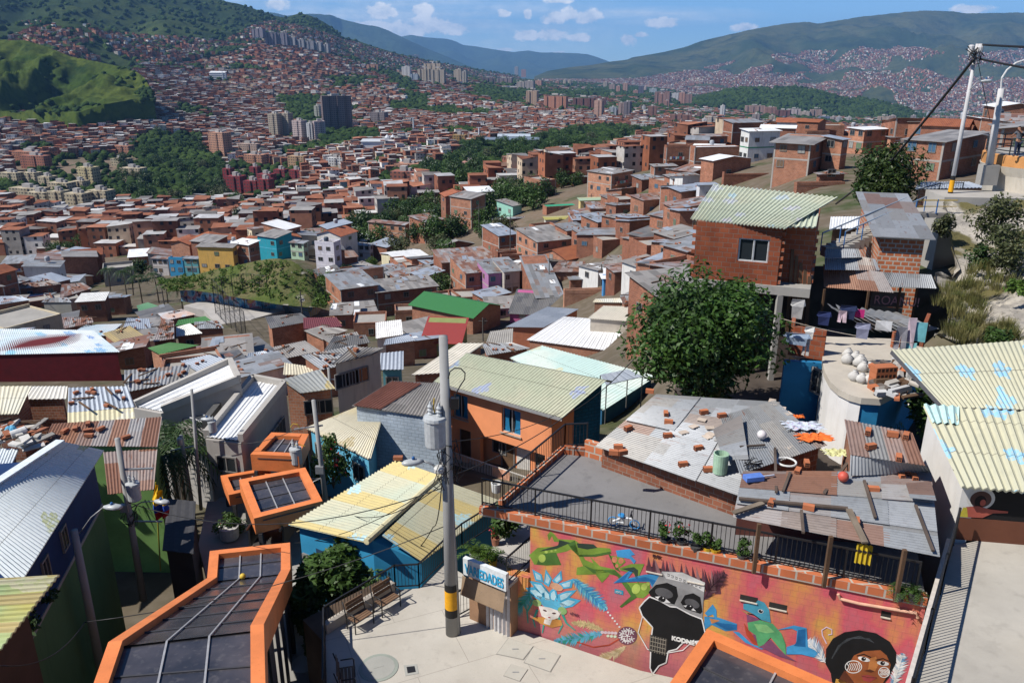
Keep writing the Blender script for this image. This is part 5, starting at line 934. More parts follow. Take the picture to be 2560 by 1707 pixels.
for i in range(24):
 f=i/23*9;tx,ty=np.interp(f,range(10),[p[0]for p in tops]),np.interp(f,range(10),[p[1]for p in tops]);bx,by=np.interp(f,range(10),[p[0]for p in bots]),np.interp(f,range(10),[p[1]for p in bots])
 b=pxz(A4,bx,by,zc+2.6);tp=UY(A4[0]+A*tx,A4[1]+A*ty,b.y+10)
 for j in range(9):
  q=j/8;p=b.lerp(tp,q);n=fbm(p.x*.25,p.y*.25,3.0)*1.2*math.sin(PI*q);vs_.append((p.x,p.y,p.z+n));
for i in range(23):
 for j in range(8):fs_.append((i*9+j,(i+1)*9+j,(i+1)*9+j+1,i*9+j+1))
me=bpy.data.meshes.new('bank');me.from_pydata(vs_,[],fs_);me.materials.append(hillmat('bank_soil',(.075,.10,.028),(.13,.115,.06),(.045,.07,.02),.12,.5,2.5,(.32,.30,.27)));me.polygons.foreach_set('use_smooth',[True]*len(fs_))
o=bpy.data.objects.new('bank',me);COL.objects.link(o);tag(o,'overgrown grassy bank with bare rock above the playing court','bank',kind='structure')
br_=np.random.RandomState(8);LV=[]
for k in range(420):
 i,j=br_.randint(0,23),br_.randint(1,8);p=np.array(vs_[i*9+j])
 if abs(i-17)<3 and br_.rand()<.8:continue
 LV.append(leaf_cloud(26,br_.uniform(.35,.9),int(k),.2,4)+p+np.array([br_.uniform(-.8,.8),br_.uniform(-.8,.8),.4]))
o=bpy.data.objects.new('bank_scrub',leaf_mesh('bank_scrub',np.concatenate(LV),L_BRIGHT));COL.objects.link(o);tag(o,'tall bright grass and scrub covering the bank over the court','scrub',kind='stuff')
a,b=pxz(A4,1885,700,zc),pxz(A4,2020,740,zc);tpL=UY(A4[0]+A*1960,A4[1]+A*612,a.y+7);e=empty('painted_stairs',a,'broad stairs painted yellow and grey rising from the court','stairs');m=MB();m2=MB();up=(tpL-a)
for s in range(14):
 q=s/14;p=a+up*q;r_=b+up*q;m.prism([(v.x,v.y)for v in(p,r_,r_+Vector((up.x,up.y,0))/14,p+Vector((up.x,up.y,0))/14)],p.z-2,p.z+up.z/14,s%2)
m.build('steps',[paint((.40,.38,.36)),paint((.42,.33,.12))],e)
for s_ in(a,b):m2 .tube([s_+Vector((0,0,.9)),s_+up+Vector((0,0,.9))],.09,6);[m2 .tube([s_+up*q,s_+up*q+Vector((0,0,.9))],.05,5)for q in(0,.33,.66,1)]
m2 .build('yellow_handrail',plain((.55,.33,.02)),e)
def palm(p,h,label,seed=0,r=2.2,group=None,fr=16,mat=L_DARK):
 q=random.Random(seed);e=empty('palm_tree',p,label,'palm',group);m=MB();top=Vector((q.uniform(-.3,.3),q.uniform(-.3,.3),h));m.tube([(0,0,-1),top*.5+Vector((.1,0,0)),top],[.16,.12,.1],7);o=m.build('trunk',BARK);o.parent=e;m=MB()
 for k in range(fr):
  a=k*2.399+q.uniform(-.2,.2);el=q.uniform(.1,1.1);d=Vector((math.cos(a),math.sin(a),0));s_=Vector((-d.y,d.x,0));pts=[top+d*r*u*math.cos(el*.6)+Vector((0,0,r*(math.sin(el)*u-1.0*u*u)))for u in(0,.25,.5,.75,1)]
  for i in range(4):
   for w in(-1,1):
    for z_ in range(3):
     u0=(z_+.2)/3;c0=pts[i].lerp(pts[i+1],u0);tip=c0+(pts[i+1]-pts[i])*.55+s_*w*r*.26*(1-.55*(i+u0)/4)-Vector((0,0,r*.09));m.add([c0,c0+(pts[i+1]-pts[i])*.16,tip],[(0,1,2)])
 o=m.build('crown',mat);o.parent=e;return e
for i,(x,y,h)in enumerate([(720,560,5.5),(830,600,6),(870,590,6.5),(930,640,6),(1040,640,6.5),(1100,680,6),(1190,690,4.5)]):
 p=hit(A4[0]+A*x,A4[1]+A*(y+35),40);palm(p,h,'dark feathery palm in the clump between the grey house and the court',i,2.8,'palms left of the court')
for i,(cr,x,y,r,kd,lab)in enumerate([(A4,925,500,3.6,0,'round dark tree by the curved grey concrete house'),(A4,2150,565,2.8,4,'bright green tree at the foot of the lilac white house'),(A4,2030,520,2.2,1,'leafy shrub tree on the rocky end of the bank'),(A5,350,430,2.2,4,'banana clump tree below the white balcony house'),(A5,180,500,2.6,1,'leafy tree below the stilted white houses'),(A5,800,600,3.4,1,'dense green tree left of the rusty patched row'),(A4,1555,190,4.4,0,'tall dark cypress-like tree among the tiled roofs'),(A4,1840,140,7.0,4,'wide bright green tree among the roofs beyond the yellow house'),(A5,270,860-770+60,4.0,1,'dark tree among brick houses at the upper centre')]):
 p=hit(cr[0]+A*x,cr[1]+A*(y+20),60);tree_at(p,r,kd,lab,None,1.9 if 'cypress' in lab else 1.0,trunk_h=r*.35)
hr=np.random.RandomState(31);BUDGET=122;PROC=[]
def near_ok(x,y,Yv,wd):
 for(fx,fy,fr)in FOOT:
  if(fx-x)**2+(fy-y)**2<(fr+wd)**2:return False
 return True
cand=[]
for y in np.arange(60,420,6.6):
 for x in np.arange(-.72*y,.70*y,7.0):
  xx=x+hr.uniform(-.9,.9)+(3.5 if int(y/6.6)%2 else 0);yy=y+hr.uniform(-.8,.8);zz=float(tz(xx,yy));p=proj((xx,yy,zz+3));cand.append((yy,xx,zz,p[0],p[1]))
cand.sort()
WD={'red brick':[BR,BR2,BR3],'pale brick':[BR3],'dark brick':[BR2],'white':[PT(.6,.59,.57)],'cream':[PT(.55,.47,.33)],'grey block':[concrete((.33,.32,.3),name='grey_block')],'pale green':[PT(.33,.45,.33)],'sky blue':[PT(.22,.38,.52)],'pink':[PT(.5,.25,.24)]}
RD={'rusty zinc roof':ZR,'grey zinc roof':ZG,'weathered grey roof':ZO,'white sheet roof':ZW,'bluish zinc roof':ZB,'dark roof':ZD,'brown tile roof':TL_,'orange tile roof':TLO,'bare concrete roof':CONC}
for(yy,xx,zz,px_,py_)in cand:
 if len(PROC)>=BUDGET:break
 if yy>150 and hr.rand()<.06:continue
 if not(-60<px_<2600 and(415 if px_<1640 else 338)<py_<900):continue
 if py_<415 and yy>235:continue
 if px_>1740 and py_>452:continue
 if py_>(900 if px_<1180 else 800 if px_<1330 else 755):continue
 if yy<62:continue
 pa,pb=np.array([px_]),np.array([py_]);top=proj((xx,yy,zz+6))[1]
 hw_=3.6*1991/yy;X5,Y5=np.array([px_,px_,px_-hw_,px_+hw_,px_-hw_,px_+hw_]),np.array([py_,top+4,py_,py_,top+4,top+4])
 if any(yy<Yq+3 and inpoly(X5,Y5,q).any()for q,Yq in NOHOUSE):continue
 if not near_ok(xx,yy,yy,2.4):continue
 far_=yy>185;left=px_<1150;wn=hr.choice(list(WD),p=[.42,.12,.22,.07,.05,.06,.02,.02,.02]if left else[.46,.16,.26,.04,.02,.06,0,0,0])
 rn=hr.choice(list(RD),p=[.13,.15,.16,.09,.08,.07,.18,.06,.08]if left else[.16,.22,.16,.12,.1,.05,.05,.04,.10])
 s_=int(hr.choice([1,2,2,3]if yy>130 else[1,1,2]));th_=R((hr.choice([18,24,30,62,70])if left else hr.choice([-24,-18,-10,20,55]))+hr.uniform(-5,5));w1,w2=hr.uniform(5.6,8),hr.uniform(5.6,8);ht=s_*2.6+hr.uniform(0,.5)
 C=Vector((xx+w2*math.sin(th_)/2-w1*math.cos(th_)/2,yy-(w1*math.sin(th_)+w2*math.cos(th_))/2,zz-.3));flat=rn=='bare concrete roof'
 desc=('one-storey','two-storey','three-storey')[s_-1]+' '+wn+' house with '+rn
 house(C,th_,w1,w2,ht,WD[wn][hr.randint(len(WD[wn]))],'flat' if flat else('gable' if 'tile' in rn or hr.rand()<.2 else 'shed'),RD[rn],None,'house',s_,hr.uniform(.08,.2)if 'tile' not in rn else.3,str(hr.choice(['front','left','right','back']))if 'tile' not in rn else str(hr.choice(['front','left'])),wr=2 if not far_ else int(hr.randint(0,3)),wl=int(hr.randint(1,3)),band=not far_ and hr.rand()<.6,seed=len(PROC)+200,debris=0 if far_ or flat or 'tile' in rn else int(hr.randint(0,9)),desc=desc,tank=int(hr.rand()<.12))
 PROC.append(yy)
IMG=[(np.array(q),Yq)for q,Yq in NOHOUSE];nf=0
pts_=[(x,y)for y in range(440,1010,15)for x in range(-20,1740,21)if y>612 or x>1180];hr.shuffle(pts_)
for gx,gy in pts_:
 if True:
  if nf>=92:break
  x,y=gx+hr.uniform(-8,8),gy+hr.uniform(-6,6)
  if(x>1180 and y>800)or(x>1320 and y>760)or(y>900 and x>640)or(x<300 and y>860):continue
  if any(inpoly(np.array([x]),np.array([y]),q)[0]for q in(WOOD_A,WOOD_B)):continue
  if any(inpoly(np.array([x,x,x]),np.array([y,y-14,y+10]),q).any()for q,Yq in NOHOUSE):continue
  p=hit(x,y,40)
  if not near_ok(p.x,p.y,0,1.5)or p.y>190 or p.y<48:continue
  w1,w2=hr.uniform(4.2,6.2),hr.uniform(4.2,6.2);th_=R(hr.uniform(5,40));rn=hr.choice(['rusty zinc roof','grey zinc roof','weathered grey roof','bluish zinc roof','dark roof','bare concrete roof']);wn=hr.choice(['red brick','dark brick','grey block','white'],p=[.5,.3,.13,.07])
  C=Vector((p.x+w2*math.sin(th_)/2-w1*math.cos(th_)/2,p.y-(w1*math.sin(th_)+w2*math.cos(th_))/2+2,p.z-.4));house(C,th_,w1,w2,hr.uniform(2.3,3.2),WD[wn][0],'flat' if 'bare' in rn else 'shed',RD[rn],None,'house',1,hr.uniform(.06,.2),str(hr.choice(['front','left','back'])),wr=1,wl=1,seed=900+nf,debris=0 if 'bare' in rn else int(hr.randint(3,12)),desc=wn+' lean-to with '+rn,down=5);nf+=1
LM=[(h['x'],h['y'],h['L'])for h in HOUSES if h['named']]
SHORT={'bright yellow two-storey':'the bright yellow house','vivid blue low':'the vivid blue house','purple two-storey':'the purple house','turquoise house':'the turquoise house','lilac white':'the lilac white house','unpainted grey':'the curved concrete house','long brick house with bright green':'the green gable roof','brick house with clean orange':'the clean orange tile roof','olive green':'the dark red roof','tall plain brick':'the tall brick block','pale yellow house with sage':'the sage green roof','cream house with neat white':'the white ribbed roof','white ridge building':'the white ridge building','brick cube house on stilts':'the brick stilt house','low house with mustard':'the mustard roof','house with shining silver':'the silver gable','cream three-storey block':'the cream block','big corner brick':'the green curtained house','mint house with deep':'the mint house','brick row house with long':'the brilliant white roof','broad two-storey brick':'the four window house','three-storey narrow':'the street bend house','orange house with brown':'the orange tiled house','two-storey brick house with large':'the wood edge house'}
LM=[(x,y,s)for(x,y,L)in LM for k,s in SHORT.items()if L.startswith(k)]
ORD=['','second ','third ','fourth ','fifth ','sixth ','seventh ','eighth ','ninth ','tenth ','eleventh ','twelfth ']+['%dth '%i for i in range(13,40)]
from collections import defaultdict
grp_=defaultdict(list)
for h in HOUSES:
 if h['named']:continue
 d=[((h['x']-x)**2+(2.2*(h['y']-y))**2,x,y,s)for x,y,s in LM];d_,x,y,s=min(d);dx,dy=h['x']-x,(h['y']-y)*2.2
 rel=('right of ' if dx>0 else 'left of ')if abs(dx)>abs(dy)else('below ' if dy>0 else 'above ')
 grp_[(h['desc'],rel+s)].append((d_,h))
for(de,rel),L in grp_.items():
 L.sort(key=lambda a:a[0])
 for k,(d_,h)in enumerate(L):tag(h['o'],de+', '+ORD[k]+rel if k else de+' '+rel,None,'brick houses crowding the near slopes')
print('PROC houses',len(PROC),'named',sum(h['named']for h in HOUSES))
B=.4509
q1=lambda x,y:(B*x,1000+B*y)
q2=lambda x,y:(700+B*x,1000+B*y)
q3=lambda x,y:(1660+B*x,1000+B*y)
k6=lambda x,y:(1660+A*x,500+A*y)
k5=lambda x,y:(800+A*x,500+A*y)
k4=lambda x,y:(A*x,500+A*y)
def W1(x,y,z):return U(*q1(x,y),z)
def W2(x,y,z):return U(*q2(x,y),z)
def W3(x,y,z):return U(*q3(x,y),z)
UP=Vector((0,0,1));BLACK=plain((.018,.018,.02),.45);STEEL=plain((.33,.34,.35),.5,.4);POLE=concrete((.30,.30,.295),name='pole_concrete',st=.25)
def seg(name,bm,mat,parent,smooth=False):return bm.build(name,mat,parent,smooth)
t=NT('plaza_concrete');g=t.geo();a=t.noise(g,.3,6,.65);b=t.noise(g,2.2,5,.65);d=t.noise(g,28,3);mp=t.n('ShaderNodeMapping',i_Vector=g);mp.inputs['Rotation'].default_value=(0,0,-.4)
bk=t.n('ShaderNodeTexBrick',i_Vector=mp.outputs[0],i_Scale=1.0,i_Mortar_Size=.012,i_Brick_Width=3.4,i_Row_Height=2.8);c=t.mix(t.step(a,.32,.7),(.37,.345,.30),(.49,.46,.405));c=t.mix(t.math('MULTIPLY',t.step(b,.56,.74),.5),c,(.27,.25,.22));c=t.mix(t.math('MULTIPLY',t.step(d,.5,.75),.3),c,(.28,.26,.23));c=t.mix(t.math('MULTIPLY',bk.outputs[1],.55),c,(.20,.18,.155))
t.bump(d,.2,.006);PZ_=t.out(c,.9,0,.25)
pl=[W2(262,1700,0),W2(330,1700,0),W2(1400,1950,0),W2(2600,1950,0),Vector((11.5,17.9,0)),W2(1996,1497,0),W2(1242,1242,0),W2(1010,960,0),W2(912,905,0),W2(775,1042,0),W2(640,1052,0),W2(252,1290,0)]
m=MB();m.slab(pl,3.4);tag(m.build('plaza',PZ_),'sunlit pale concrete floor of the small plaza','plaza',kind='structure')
def flat(name,pts,z,mat,label,cat,th=.012,h=.005,kind=None):
 m=MB();m.slab([Vector((p.x,p.y,z+h+th))for p in pts],th);return tag(m.build(name,mat),label,cat,kind=kind)
CV=concrete((.36,.36,.33),name='cover_concrete',st=.3)
def disc(c,r,n=28):return[Vector((c.x+r*math.cos(2*PI*i/n),c.y+r*math.sin(2*PI*i/n),0))for i in range(n)]
c=W2(547,1482,0);e=empty('manhole_cover',c,'round grey-green manhole cover set in the plaza floor','manhole cover')
m=MB();m.lathe((c.x,c.y,0),[(.62,.004),(.62,.016),(.54,.018)],32);seg('rim',m,concrete((.30,.33,.29),name='cover_rim'),e);m=MB();m.lathe((c.x,c.y,0),[(.51,.004),(.51,.022),(.2,.026)],32);m.box(c.x-.16,c.x+.16,c.y-.015,c.y+.015,.02,.032,0,Matrix.Translation(c)@Matrix.Rotation(.35,4,'Z')@Matrix.Translation(-c));seg('lid',m,CV,e)
for q,lab in(([(1265,1318),(1408,1365),(1350,1440),(1198,1408)],'large square concrete hatch nearest the mural'),([(1402,1368),(1558,1414),(1500,1508),(1350,1455)],'large square concrete hatch with a centre slot'),([(1282,1462),(1376,1492),(1330,1560),(1238,1528)],'smaller pale square hatch lid near the bottom edge')):
 pts=[W2(x,y,0)for x,y in q][::-1];e=empty('access_hatch',pts[0],lab,'hatch');cc=sum(pts,Vector())/4;m=MB();m.slab([p+UP*.012 for p in pts],.01);seg('hatch_frame',m,concrete((.26,.25,.23),name='hatch_frame'),e);m=MB();m.slab([p.lerp(cc,.05)+UP*.024 for p in pts],.012);seg('lid',m,concrete((.43,.41,.36),name='hatch_lid',st=.3),e);m=MB();m.box(cc.x-.1,cc.x+.1,cc.y-.02,cc.y+.02,.024,.036);seg('handle',m,STEEL,e)
pts=[W2(x,y,0)for x,y in[(685,1470),(758,1462),(770,1515),(695,1528)]][::-1];e=empty('floor_drain',pts[0],'small square drain grate with concrete rim in the plaza','drain');cc=sum(pts,Vector())/4;m=MB();m.slab([p+UP*.012 for p in pts],.01);seg('rim',m,CV,e);m=MB();m.slab([p.lerp(cc,.4)+UP*.02 for p in pts],.01);seg('grate',m,BLACK,e)
def util_pole(base,top,r0,r1,label,band=True,name='utility_pole',mat=None,bz=0.0):
 e=empty(name,base,label,'utility pole');m=MB();a=Vector(base)-UP*.5;m.tube([a,Vector(top)],[r0,r1],16);seg('shaft',m,mat or POLE,e,True)
 if band:
  H=Vector(top)-Vector(base);m=MB()
  for z0,z1,k in((.75+bz,1.05+bz,0),(1.05+bz,1.75+bz,1),(1.75+bz,2.0+bz,0)):
   q0,q1_=z0/H.length,z1/H.length;rr=lambda q:r0+(r1-r0)*q+.006
   m.tube([Vector(base)+H*q0,Vector(base)+H*q1_],[rr(q0),rr(q1_)],20,k,False)
  seg('warning_band',m,[plain((.015,.015,.015),.6),plain((.75,.36,.01),.6)],e,True)
 return e
def transformer(e,p,s=1.0,ang=0):
 m=MB();m.lathe(p,[(.27*s,0),(.29*s,.05*s),(.29*s,.75*s),(.32*s,.78*s),(.30*s,.86*s),(.12*s,.9*s)],16);o=seg('transformer',m,plain((.42,.44,.45),.4),e,False);m=MB()
 for dx,dy in((-.12,.05),(.12,-.05)):m.lathe((p[0]+dx*s,p[1]+dy*s,p[2]+.86*s),[(.05*s,0),(.08*s,.06*s),(.05*s,.1*s),(.08*s,.16*s),(.05*s,.2*s),(.08*s,.26*s),(.04*s,.32*s),(.02*s,.4*s)],10)
 seg('insulator',m,plain((.45,.47,.48),.3),o)
def lamp(e,p,q,r=.03,name='street_lamp'):
 m=MB();p,q=Vector(p),Vector(q);m.tube([p,p.lerp(q,.5)+UP*.12,q],r,8);o=seg('lamp_arm',m,STEEL,e,True);d=(q-p);d.z=0;d=d.normalized();s=Vector((-d.y,d.x,0));m=MB()
 rings=[]
 for t,w,h in((0,.05,.05),(.15,.13,.09),(.38,.17,.11),(.58,.12,.08),(.66,.03,.03)):
  rings.append([q+d*t+s*math.cos(a)*w+UP*math.sin(a)*h for a in[2*PI*i/12 for i in range(12)]])
 vs=[v for r_ in rings for v in r_];m.add(vs,[(i*12+j,i*12+(j+1)%12,(i+1)*12+(j+1)%12,(i+1)*12+j)for i in range(4)for j in range(12)]+[tuple(range(11,-1,-1)),tuple(range(48,60))]);seg('lamp_head',m,plain((.40,.42,.43),.35),o,True)
 m=MB();m.lathe(q+d*.3+UP*.1,[(.05,0),(.05,.07),(.03,.09)],10);seg('photocell',m,plain((.02,.10,.28),.4),o)
def cable(pts,r,label,sag=.3,name='power_cable',group=None,n=12,mat=None):
 m=MB()
 for a,b in zip(pts,pts[1:]):
  a,b=Vector(a),Vector(b);m.tube([a.lerp(b,t/n)-UP*sag*4*(t/n)*(1-t/n)for t in range(n+1)],r,5)
 return tag(m.build(name,mat or BLACK,None,True),label,'cable',group)
b0=W2(957,1290,0);t0=UY(1108,840,b0 .y);e0=util_pole(b0,t0,.235,.13,'tall grey concrete pole with black and yellow band in the middle of the plaza')
m=MB();m.tube([b0+Vector((.2,-.08,0)),t0+Vector((.12,-.06,-4.2))],[.05,.04],8);m.tube([b0+Vector((.24,.03,0)),t0+Vector((.14,.02,-5))],[.035,.03],8);seg('conduit',m,STEEL,e0,True)
pt=lambda x,y:UY(*q2(x,y),b0 .y)
transformer(e0,pt(866,245)+Vector((0,-.1,0)),1.15)
m=MB();a_=pt(905,170);m.bar(pt(850,215),pt(925,190),.08,.08);m.bar(pt(845,95),pt(905,90),.05,.05);seg('bracket',m,STEEL,e0)
lamp(e0,pt(920,400)+Vector((-.1,-.15,0)),pt(800,312)+Vector((0,-.3,0)),.035)
m=MB();rr=random.Random(4)
for k in range(22):
 a,b=pt(rr.uniform(880,985),rr.uniform(200,480)),pt(rr.uniform(870,990),rr.uniform(220,480));a+=Vector((0,rr.uniform(-.3,.3),0));b+=Vector((0,rr.uniform(-.35,.3),0));mid=(a+b)/2+Vector((rr.uniform(-.3,.3),rr.uniform(-.4,.2),rr.uniform(-.4,.1)));m.tube([a,a.lerp(mid,.6),mid,b.lerp(mid,.6),b],.014,5)
seg('cable_tangle',m,BLACK,e0)
m=MB()
L_=[UY(800+A*x,500+A*y,b0 .y-.1)for x,y in[(838,1165),(850,1120),(880,1098),(920,1100),(948,1130),(945,1170),(915,1215),(890,1260),(880,1300)]];m.tube(L_,.02,6);m.box(L_[-1].x-.12,L_[-1].x+.12,L_[-1].y-.1,L_[-1].y+.1,L_[-1].z-.3,L_[-1].z+.05);seg('cable_loop',m,BLACK,e0)
m=MB();m.lathe(pt(895,360)+Vector((-.05,-.3,-.1)),[(.1,0),(.16,.05),(.16,.16),(.09,.24)],12);seg('cable_coil',m,plain((.5,.5,.48)),e0)
m=MB();m.tube([pt(855,-10),pt(850,40),pt(860,75),pt(885,80)],.022,6);seg('yellow_lead',m,plain((.5,.34,.03)),e0)
def railing(pts,h,label,gap=.12,name='railing',cat='railing',mat=None,base=.0,group=None,postgap=1.6):
 e=empty(name,pts[0],label,cat,group);R_,P_,B_=MB(),MB(),MB()
 for a,b in zip(pts,pts[1:]):
  a,b=Vector(a),Vector(b);L=(b-a).length;n=max(1,int(L/postgap))
  R_.bar(a+UP*h,b+UP*h,.05,.05);B_.bar(a+UP*(.1+base),b+UP*(.1+base),.035,.035)
  for i in range(n+1):p=a.lerp(b,i/n);P_.bar(p-UP*.05,p+UP*(h+.03),.05,.05)
  k=max(2,int(L/gap))
  for i in range(1,k):p=a.lerp(b,i/k);B_.bar(p+UP*(.1+base),p+UP*h,.016,.016)
 for nm,m in(('rail',R_),('post',P_),('bars',B_)):seg(nm,m,mat or BLACK,e)
 return e
r1=[W2(250,1700,0),W2(252,1285,0),W2(640,1045,0)]
railing(r1,1.0,'black railing behind the two wooden benches along the plaza edge')
railing([W2(640,1045,0),W2(772,1038,0),W2(912,900,0)],1.0,'black railing bending round the plaza corner by the painted roof')
railing([W2(912,900,.1),W2(1010,815,.3),W2(1205,690,.6)],1.05,'black railing climbing between the pole and the palm pots')
railing([W2(985,1205,0),W2(1088,1150,0),W2(1238,1218,0)],1.05,'short black railing round the shop entrance right of the pole')
m=MB();a,b=W2(262,1300,0),W2(640,1060,0);d=(b-a).normalized();n=Vector((d.y,-d.x,0));m.prism([(v.x,v.y)for v in(a+n*.0,b+n*.0,b-n*.22,a-n*.22)][::-1],.002,.38);tag(m.build('kerb',concrete((.40,.36,.31),name='kerb_concrete')),'low concrete kerb behind the benches','kerb',kind='structure')
BW=paint((.17,.10,.06),.3,.4)
def bench(p0,p1,label,h=.45,back=True,group=None):
 d=(p1-p0).normalized();n=Vector((d.y,-d.x,0));L=(p1-p0).length;e=empty('park_bench',p0,label,'bench',group);P=lambda u,v,z:p0+d*u+n*v+UP*z
 def bx(m,u0,u1,v0,v1,z0,z1,tilt=0.0):
  vs=[P(u,v+tilt*(z-z0),z)for z in(z0,z1)for u,v in((u0,v0),(u1,v0),(u1,v1),(u0,v1))];m.add(vs,[(3,2,1,0),(4,5,6,7),(0,1,5,4),(1,2,6,5),(2,3,7,6),(3,0,4,7)])
 s=MB()
 for k in range(4):bx(s,.03,L-.03,.08+k*.11,.17+k*.11,h-.03,h)
 seg('seat',s,BW,e);s=MB()
 for k in range(3):bx(s,.03,L-.03,.03-.03*k,.06-.03*k,h+.12+k*.14,h+.24+k*.14)
 seg('backrest',s,BW,e)
 for u in(0,L):
  f=MB();f.tube([P(u,.5,0),P(u,.5,h+.2),P(u,.46,h+.25),P(u,.1,h+.25)],.022,8);f.tube([P(u,.06,0),P(u,.04,h),P(u,-.1,h+.55)],.022,8);f.tube([P(u,.06,h-.05),P(u,.52,h-.05)],.02,8);seg('iron_frame',f,BLACK,e,True)
bench(W2(352,1252,0)+Vector((.12,-.1,0)),W2(452,1190,0)+Vector((.12,-.1,0)),'wooden slat bench at the middle of the railing, nearer the frame edge',group='plaza benches')
bench(W2(500,1160,0)+Vector((.12,-.1,0)),W2(600,1098,0)+Vector((.12,-.1,0)),'wooden slat bench closer to the corner of the railing',group='plaza benches')
bench(W2(330,1660,0),W2(325,1545,0),'wooden slat bench cut off by the bottom edge of the picture',group='plaza benches')
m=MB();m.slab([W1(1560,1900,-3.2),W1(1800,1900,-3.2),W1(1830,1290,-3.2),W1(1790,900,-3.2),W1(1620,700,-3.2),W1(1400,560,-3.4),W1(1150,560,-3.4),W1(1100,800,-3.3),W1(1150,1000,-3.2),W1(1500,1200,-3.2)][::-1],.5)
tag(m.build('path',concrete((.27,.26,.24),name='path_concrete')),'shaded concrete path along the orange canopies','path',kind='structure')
for x,y in((1690,1460),(1680,1165),(1690,1015)):
 c=W1(x,y,-3.2);m=MB();m.lathe((c.x,c.y,-3.2),[(.5,.004),(.5,.02),(.3,.026)],24);tag(m.build('manhole_cover',CV),'dark round manhole cover in the shaded path, '+{1460:'lowest of three',1165:'middle of three',1015:'beside the blue house corner'}[y],'manhole cover')
ORANGE=paint((.70,.215,.07),.13,.4,.5);
t=NT('canopy_glazing');g=t.geo();a=t.noise(g,.8,4);b=t.noise(g,5,4);c=t.mix(t.step(a,.35,.7),(.030,.032,.042),(.075,.07,.08));c=t.mix(t.math('MULTIPLY',t.step(b,.55,.75),.4),c,(.15,.14,.14));CANG=t.out(c,.22,0,.5)
MULL=plain((.36,.36,.37),.5,.2);INNER=plain((.05,.05,.055),.5)
def canopy(Ls,Rs,label,fw=.38,fh=.75,rows=2,cols=3,legs=True,wallside=None,cap0=True,cap1=True):
 e=empty('escalator_canopy',Ls[0],label,'canopy','orange canopies over the escalators');fr,gl,mu,sk=MB(),MB(),MB(),MB();n=len(Ls)
 IL=[l+(r-l).normalized()*fw for l,r in zip(Ls,Rs)];IR=[r-(r-l).normalized()*fw for l,r in zip(Ls,Rs)]
 for i in range(n-1):
  for o0,o1,i0,i1,sgn in((Ls[i],Ls[i+1],IL[i],IL[i+1],1),(Rs[i],Rs[i+1],IR[i],IR[i+1],-1)):
   q=[o0,o1,i1,i0]if sgn<0 else[o0,i0,i1,o1]
   vs=[v for v in q]+[v-UP*fh for v in q];fr.add(vs,[(0,1,2,3),(7,6,5,4)]+[((j+1)%4,j,4+j,4+(j+1)%4)for j in range(4)])
  a,b,c_,d=IL[i],IR[i],IR[i+1],IL[i+1];dz=UP*.22
  gl.quad(a-dz,b-dz,c_-dz,d-dz)
  for k in range(1,cols):mu.bar(a.lerp(b,k/cols)-dz+UP*.03,d.lerp(c_,k/cols)-dz+UP*.03,.05,.05)
  R_=rows[i]if hasattr(rows,'__len__')else rows
  for k in range(0,R_+1):f=k/R_;mu.bar(a.lerp(d,f)-dz+UP*.01,b.lerp(c_,f)-dz+UP*.01,.045,.05,1)
 for cap,l,r,il,ir,d in((cap0,Ls[0],Rs[0],IL[0],IR[0],(Ls[1]-Ls[0]).normalized()),(cap1,Ls[-1],Rs[-1],IL[-1],IR[-1],(Ls[-2]-Ls[-1]).normalized())):
  if cap:x0,x1=il,ir;q=[x0+UP*.004,x1+UP*.004,x1+d*fw+UP*.004,x0+d*fw+UP*.004];vs=q+[v-UP*fh for v in q];fs=[(0,1,2,3),(7,6,5,4)]+[((j+1)%4,j,4+j,4+(j+1)%4)for j in range(4)];fr.add(vs,fs)
 seg('orange_frame',fr,ORANGE,e);seg('glazing',gl,CANG,e);seg('glazing_bars',mu,[MULL,INNER],e)
 if legs:
  for i in range(n):
   for p,q in((Ls[i],Rs[i]),(Rs[i],Ls[i])):
    d=(q-p).normalized()*.2;m=MB();m.bar(p+d-UP*fh,p+d-UP*(fh+3.2),.16,.16);seg('column',m,INNER,e)
 if wallside:
  m=MB()
  for i in range(n-1):
   a,b=wallside[i],wallside[i+1];dd=(b-a);L=dd.length;d=dd.normalized();k=max(1,int(L/1.6))
   for j in range(k):
    u0,u1=a+d*L*(j+.35)/k,a+d*L*(j+1)/k;m.add([u0-UP*fh,u1-UP*fh,u1-UP*5.5,u0-UP*5.5],[(0,1,2,3)])
  seg('side_panel',m,plain((.09,.08,.08),.6),e)
 return e
zA=(4.4,4.2,.5,.3)
La=[W1(400,1900,zA[0]),W1(600,1340,zA[1]),W1(1148,985,zA[2]),W1(1163,835,zA[3])];Ra=[W1(1480,1900,zA[0]),W1(1463,1240,zA[1]),W1(1610,935,zA[2]),W1(1608,788,zA[3])]
canopy(La,Ra,'longest orange canopy, bending downhill with dark glass, at the bottom left',.34,.9,[3,6,2],3,True,[r-(r-l).normalized()*.25 for l,r in zip(La,Ra)],cap0=False)
Lb=[W1(1408,655,-.6),W1(1325,440,-.6)];Rb=[W1(1788,558,-.6),W1(1692,372,-.6)]
canopy(Lb,Rb,'square orange canopy with three dark panes beside the painted yellow-green roof',.36,.8,4,3)
canopy([W1(1268,525,-1.6),W1(1222,418,-1.6)],[W1(1530,470,-1.6),W1(1490,374,-1.6)],'small orange canopy mostly hidden behind the square one',.3,.6,2,3)
canopy([W1(1388,300,-.5),W1(1505,178,-.5)],[W1(1655,312,-.5),W1(1712,186,-.5)],'orange canopy farthest downhill beside the grey community building',.36,.9,3,3)
ec=W3(240,1265,3.0);ea=W3(940,1568,3.0);eb=W3(50,1540,3.0);da,db=ea-ec,eb-ec
